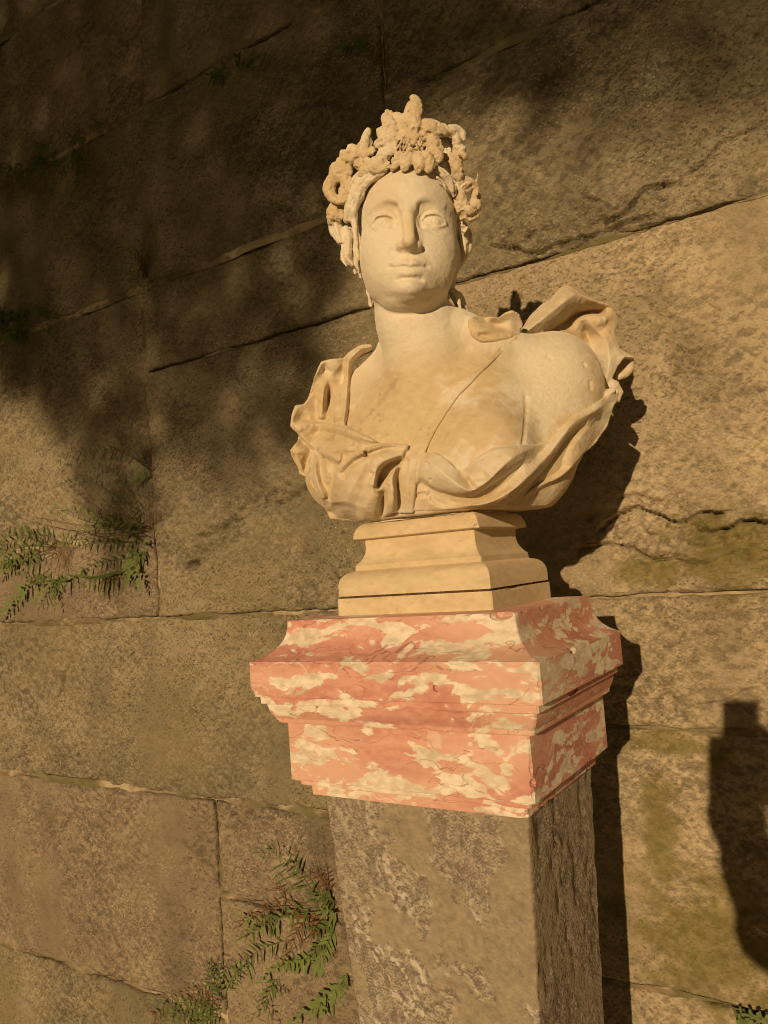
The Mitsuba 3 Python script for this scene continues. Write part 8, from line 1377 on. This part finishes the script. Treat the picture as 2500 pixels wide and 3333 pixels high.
# ---------------------------------------------------------------- ferns and weeds in the joints
rp = random.Random(12)
def leaflet(p, d, nrm, length, width):
    """A narrow blade folded along its midrib: 5 stations, 16 triangles."""
    side = np.cross(d, nrm); side /= np.linalg.norm(side) + 1e-9
    st, V = (0.0, 0.25, 0.55, 0.82, 1.0), []
    w = (0.30, 1.0, 0.95, 0.55, 0.03)
    curl = rp.uniform(-0.25, 0.25)
    for t, a in zip(st, w):
        c = p + d * length * t + nrm * (-0.25 * length * t * t * curl) - np.array([0, 0, 0.10 * length * t * t])
        V += [c - side * width * a * 0.5 + nrm * width * 0.12 * a, c, c + side * width * a * 0.5 + nrm * width * 0.12 * a]
    F = []
    for k in range(4):
        a = 3 * k
        F += [[a, a + 1, a + 4], [a, a + 4, a + 3], [a + 1, a + 2, a + 5], [a + 1, a + 5, a + 4]]
    return np.array(V), np.array(F)

def frond_mesh(P, n, ln, wr, droop, gap):
    n, ln = max(3, round(n * 0.85)), ln * 1.22
    L = spline(P, 24); pieces = [tube_mesh(L, np.linspace(0.0011, 0.0005, 24), 5)]
    out = np.array([0.25, -1.0, 0.15])
    for k in range(n):
        for s in (-1, 1):
            t = gap + (1 - gap) * (k + 0.5 * (s > 0) + rp.uniform(-0.2, 0.2)) / n
            i = min(max(t, 0), 0.999) * 23; j = int(i)
            p = L[j] + (L[min(j + 1, 23)] - L[j]) * (i - j)
            tan = unit(L[min(j + 1, 23)] - L[max(j - 1, 0)])
            nrm = unit(out - tan * (out @ tan) + np.array([rp.uniform(-0.5, 0.5), rp.uniform(-0.3, 0.3), rp.uniform(-0.5, 0.5)]) * 0.8)
            sd = unit(np.cross(tan, nrm)) * s
            d = unit(sd + tan * rp.uniform(0.25, 0.7) + np.array([0, -0.15, -droop]) + np.array([rp.uniform(-1, 1), rp.uniform(-1, 1), rp.uniform(-1, 1)]) * 0.16)
            nrm = unit(nrm - d * (nrm @ d))
            size = ln * (1.0 - 0.55 * abs(t - 0.35) ** 1.2 / 0.65) * rp.uniform(0.75, 1.15)
            if rp.random() < 0.07: continue
            pieces.append(leaflet(p, d, nrm, size, size * wr * rp.uniform(0.85, 1.2)))
    d = unit(L[-1] - L[-3]); pieces.append(leaflet(L[-1], d, unit(out - d * (out @ d)), ln * 0.55, ln * 0.55 * wr * 1.2))
    return join(pieces)
for key_, (nm, said, items) in PLANTS.items():
    plant = thing(nm, said, {'hanging_fern': 'fern', 'grass_tuft': 'grass'}.get(nm, nm))
    wiry = {}
    for kind, P, n, ln, wr, mat, droop, gap in items:
        if kind == 'frond':
            part('frond', mikit.ply(frond_mesh(P, n, ln, wr, droop, gap), mat, smooth=False), plant, 'dead brown frond' if mat == 'fern_brown' else None)
        elif mat == 'root_pale':
            wiry.setdefault('root', []).append(tube_mesh(spline(P, 10), np.linspace(ln, ln * 0.5, 10), 4))
        else:
            part('dry_stem', mikit.ply(tube_mesh(spline(P, 12), np.linspace(ln, ln * 0.45, 12), 4), mat, smooth=True), plant)
    for nm2, pieces in wiry.items():
        part('hanging_roots', mikit.ply(join(pieces), 'root_pale', smooth=True), plant, 'ball of pale fibrous roots', kind='stuff')

# ---------------------------------------------------------------- what stands out of the picture and shades it: trees, the person taking the picture
rs = np.random.default_rng(7)
def leaf_quads(C, size, rng):
    n = len(C)
    a, b = rng.normal(size=(n, 3)), rng.normal(size=(n, 3))
    a /= np.linalg.norm(a, axis=1, keepdims=True); b -= a * (a * b).sum(1)[:, None]; b /= np.linalg.norm(b, axis=1, keepdims=True)
    s = size * rng.uniform(0.7, 1.3, (n, 1))
    V = np.stack([C - a * s, C - b * s * 0.45, C + a * s, C + b * s * 0.45], 1).reshape(-1, 3)
    k = np.arange(n)[:, None] * 4
    return V, np.hstack([k, k + 1, k + 2, k + 3])

def toward_sun(x, z, d):
    """The point d metres towards the sun from a spot of the wall."""
    return np.array([x, WALL_Y, z]) + SUN * d
# How thick the evergreen crowns stand between the sun and each spot (x, z) of the wall: thick high up and to the left, thinner to the right
EDGE = np.array([(-3.4, 2.30), (-2.10, 2.34), (-1.86, 2.24), (-1.72, 2.00), (-1.63, 1.70), (-1.50, 1.60), (-1.36, 1.68), (-1.24, 1.84), (-1.0, 1.87), (-0.78, 1.89), (-0.62, 1.98), (-0.54, 2.22), (-0.46, 2.46), (-0.30, 2.63), (-0.08, 2.72), (0.06, 2.58), (0.25, 2.47), (0.60, 2.42), (2.2, 2.4)])
def thickness(x, z):
    e = np.interp(x, EDGE[:, 0], EDGE[:, 1])
    soft = np.interp(x, [-1.7, -1.2, -0.4, 0.1, 0.6], [0.12, 0.22, 0.18, 0.28, 0.34])
    left = np.interp(z, [1.6, 2.0, 2.3, 2.6, 3.0], [1.0, 1.4, 2.2, 3.4, 4.2])
    right = np.interp(z, [2.4, 2.6, 2.8, 3.2], [0.8, 1.5, 2.6, 4.0])
    w = np.clip((x + 0.3) / 0.4, 0, 1)
    t = (left * (1 - w) + right * w) * np.clip((z - e) / soft + 0.35, 0, 1)
    t = t + 0.4 * np.exp(-(((x - 0.36) / 0.05) ** 2 + ((z - 2.04) / 0.07) ** 2)) + 0.2 * np.exp(-(((x - 0.47) / 0.06) ** 2 + ((z - 1.86) / 0.09) ** 2))
    return t * (0.84 + 0.34 * meshkit.fbm(np.stack([x * 4.0, z * 4.0, 0 * x], -1), 3, 61))
def tree(trunk_xy, x0, x1, label, height, seed):
    key = thing('shade_tree', label, 'tree')
    rng = np.random.default_rng(seed)
    leaf = 0.042
    per = 4.2 / (0.45 * leaf * leaf * 1.09)                          # leaves to a square metre where the crown is thickest
    n = int(per * (x1 - x0) * 3.4)
    x, z, u = rng.uniform(x0, x1, n), rng.uniform(1.3, 4.7, n), rng.uniform(0, 1, n)
    keep = u < thickness(x, z) / 4.2
    x, z = x[keep], z[keep]
    # leaves hang in sprays: their distance jumps from spray to spray
    d = 12.0 + 2.0 * (meshkit.noise(np.stack([x * 3, z * 3, 0 * x], -1), 5) - 0.5) * 2 + rng.normal(0, 0.35, len(x))
    C = np.stack([x, 0 * x + WALL_Y, z], -1) + SUN * d[:, None]
    m = 3500
    v = rng.normal(size=(m, 3)); v /= np.linalg.norm(v, axis=1, keepdims=True)
    top = np.array([trunk_xy[0], trunk_xy[1], height])
    c = top + v * (rng.uniform(0.3, 1, (m, 1)) ** 0.5) * [2.0, 1.6, 1.4]
    V, F = leaf_quads(np.vstack([C, c[c[:, 2] > 4.6 + 0.195 * 12.0]]), leaf, rng)
    part('crown', mikit.ply((V, F), 'tree_leaf', smooth=False), key)
    base = np.array([trunk_xy[0], trunk_xy[1], -0.15])
    trunk = spline([base, base + [0.06, 0.04, 1.6], base + [-0.04, 0.05, 3.6], top], 14)
    G = [tube_mesh(trunk, np.linspace(0.19, 0.05, 14), 10)]
    for k in range(9):
        q = np.array([x0 + (x1 - x0) * (k + 0.5) / 9, WALL_Y, 3.3 + 0.7 * ((k * 0.618) % 1)]) + SUN * 12.0
        p = trunk[10 + k % 4]
        G.append(tube_mesh(spline([p, 0.5 * (p + q) + [0, 0, 0.3], q], 8), np.linspace(0.035, 0.006, 8), 6))
    part('trunk', mikit.ply(join(G), 'bark', smooth=40), key)
tree((-1.7, -11.1), -3.0, -0.35, 'evergreen tree facing the wall, its boughs shading the upper left of the wall', 6.7, 3)
tree((4.6, -11.3), -0.35, 1.3, 'evergreen tree facing the wall, its boughs shading the upper right of the wall', 6.9, 4)

# a shrub that leans over the top of the wall, out of the picture above its upper left corner
shrub = thing('overhanging_shrub', 'dense evergreen shrub leaning over the top of the wall, above the upper left corner', 'shrub')
u = rs.normal(size=(9000, 3)); u /= np.linalg.norm(u, axis=1, keepdims=True)
V, F = leaf_quads(np.array([-2.2, -0.25, 4.72]) + u * (rs.uniform(0.2, 1, (9000, 1)) ** 0.4) * [2.1, 1.5, 0.55], 0.06, rs)
part('crown', mikit.ply((V, F), 'tree_leaf', smooth=False), shrub)
part('trunk', mikit.ply(join([tube_mesh(spline([(-2.4 + d, 1.15, 4.2), (-2.4 + 1.5 * d, 0.8, 4.7), (-2.4 + 3 * d, 0.3, 4.9)], 8), np.linspace(0.05, 0.015, 8), 7) for d in (-0.3, 0.0, 0.3)]), 'bark', smooth=40), shrub)

# another one stands at the foot of the wall, left of the picture
bush = thing('tall_shrub', 'tall dense evergreen shrub against the wall just left of the picture', 'shrub')
u = rs.normal(size=(14000, 3)); u /= np.linalg.norm(u, axis=1, keepdims=True)
V, F = leaf_quads(np.array([-3.35, -0.35, 2.4]) + u * (rs.uniform(0.2, 1, (14000, 1)) ** 0.4) * [0.62, 1.0, 2.6], 0.06, rs)
part('crown', mikit.ply((V, F), 'tree_leaf', smooth=False), bush)
part('trunk', mikit.ply(join([tube_mesh(spline([(-3.35 + 0.3 * d, -0.2, -0.15), (-3.35 + 0.6 * d, -0.3 + 0.2 * d, 1.6), (-3.35 + d, -0.35, 3.4)], 8), np.linspace(0.07, 0.02, 8), 7) for d in (-0.3, 0.0, 0.3)]), 'bark', smooth=40), bush)

# the person holding the phone that takes the picture: only the shadow of phone and hand is seen, low on the right
PB = np.array([0.940, -1.38, 0.0]); PR, PF = unit([0.843, 0.537, 0]), unit([-0.537, 0.843, 0])
def pl(r, f, z): return PB + r * PR + f * PF + np.array([0, 0, z])
person = thing('person', 'person in dark clothes standing before the bust and holding up a phone with both hands', 'person')
phone_c = CAM - FWD * 0.0065 + RIGHT * 0.024 - UP * 0.060
def figure(grow, arms, legs, skin):
    Q = Field((0.35, -1.95, -0.17), (1.45, -0.90, 1.66), 0.007)
    if skin:
        Q.ellipsoid(pl(0, 0.055, 1.475), (0.074, 0.092, 0.112), axes=(PR, PF, (0, 0, 1)), k=0.02)
        Q.ellipsoid(pl(0, 0.095, 1.420), (0.052, 0.055, 0.062), axes=(PR, PF, (0, 0, 1)), k=0.02)
        Q.tube([pl(0, 0.140, 1.485), pl(0, 0.168, 1.450)], [0.008, 0.013], k=0.008)
        for s in (-1, 1): Q.ellipsoid(pl(s * 0.076, 0.045, 1.46), (0.010, 0.022, 0.032), axes=(PR, PF, (0, 0, 1)), k=0.006)
        Q.tube([pl(0, 0.03, 1.42), pl(0, 0.0, 1.27)], [0.052, 0.058], k=0.02)
    g = grow
    Q.tube([pl(0, 0.0, 0.74), pl(0, 0.01, 0.92), pl(0, 0.02, 1.08), pl(0, 0.0, 1.21)], [0.125 + g, 0.118 + g, 0.132 + g, 0.10 + g], k=0.03, flat=(PF, 1.35))
    for s in (-1, 1):
        sh, el, wr = pl(s * 0.165, 0.0, 1.24), (np.array([0.700, -1.185, 1.41]) if s < 0 else pl(0.24, 0.16, 1.30)), phone_c + RIGHT * s * 0.034 - UP * 0.088 - FWD * 0.020
        Q.tube([pl(0, 0, 1.2), sh], [0.08 + g, 0.062 + g], k=0.02)
        Q.tube([sh, el] if arms else [sh, sh + (el - sh) * 0.6], [0.056 + g, 0.052 + g], k=0.02)
        if arms:
            Q.tube([el, wr], [0.054 + g, 0.040 + g], k=0.02)
        if skin:
            palm = phone_c + RIGHT * s * 0.052 - UP * 0.035 - FWD * 0.016
            Q.tube([wr, palm], [0.026, 0.030], k=0.012, flat=(RIGHT, 1.5))
            for j in range(4):
                a = palm + UP * (0.024 - 0.019 * j) + RIGHT * s * 0.006
                Q.tube([a, a + FWD * 0.020 + RIGHT * s * -0.002, a + FWD * 0.028 - RIGHT * s * 0.022, a + FWD * 0.024 - RIGHT * s * (0.044 - 0.004 * abs(j - 1.3))], [0.0095, 0.009, 0.0085, 0.0075], k=0.004)
            Q.tube([palm + UP * 0.005, palm + UP * 0.035 - FWD * 0.012 - RIGHT * s * 0.010, palm + UP * 0.058 - FWD * 0.006 - RIGHT * s * 0.018], [0.013, 0.011, 0.009], k=0.006)
        if legs or skin:
            Q.tube([pl(s * 0.085, 0, 0.76), pl(s * 0.10, 0.02, 0.34), pl(s * 0.10, -0.02, -0.06)], [0.088 + g, 0.058 + g, 0.042 + g * 1.5], k=0.02)
        if skin:
            Q.tube([pl(s * 0.10, -0.04, -0.105), pl(s * 0.11, 0.13, -0.122)], [0.042, 0.032], k=0.02)
    return Q
part('body', mikit.ply(figure(0.0, True, True, True).mesh(), 'skin', smooth=True), person)
q = figure(0.012, False, False, False); part('shirt', mikit.ply(q.mesh(rough=((0.09, 0.006, 4),)), 'dark_cloth', smooth=True), person)
q = figure(0.010, False, True, False); q.cut((0, 0, 0.90), (0, 0, 1)); part('trousers', mikit.ply(q.mesh(rough=((0.09, 0.005, 5),)), 'dark_cloth', smooth=True), person)
q = Field((0.6, -1.7, 1.3), (1.15, -1.1, 1.66), 0.006)
q.ellipsoid(pl(0, 0.035, 1.505), (0.088, 0.100, 0.100), axes=(PR, PF, (0, 0, 1)), k=0.01); q.cut(pl(0, 0.10, 1.47), PF + np.array([0, 0, -0.7]))
part('hair', mikit.ply(q.mesh(rough=((0.02, 0.003, 6),)), 'hair_dark', smooth=True), person)
phone = thing('phone', 'black phone held upright in both hands in front of the bust', 'phone')
import shapely
slab = trimesh.creation.extrude_polygon(shapely.box(-0.036 + 0.008, -0.073 + 0.008, 0.036 - 0.008, 0.073 - 0.008).buffer(0.008), 0.008)
M4 = np.eye(4); M4[:3, :3] = np.stack([RIGHT, UP, -FWD], 1); M4[:3, 3] = phone_c + FWD * 0.004
slab.apply_transform(M4)
scene[phone] = mikit.ply(slab, 'phone_glass', smooth=40)
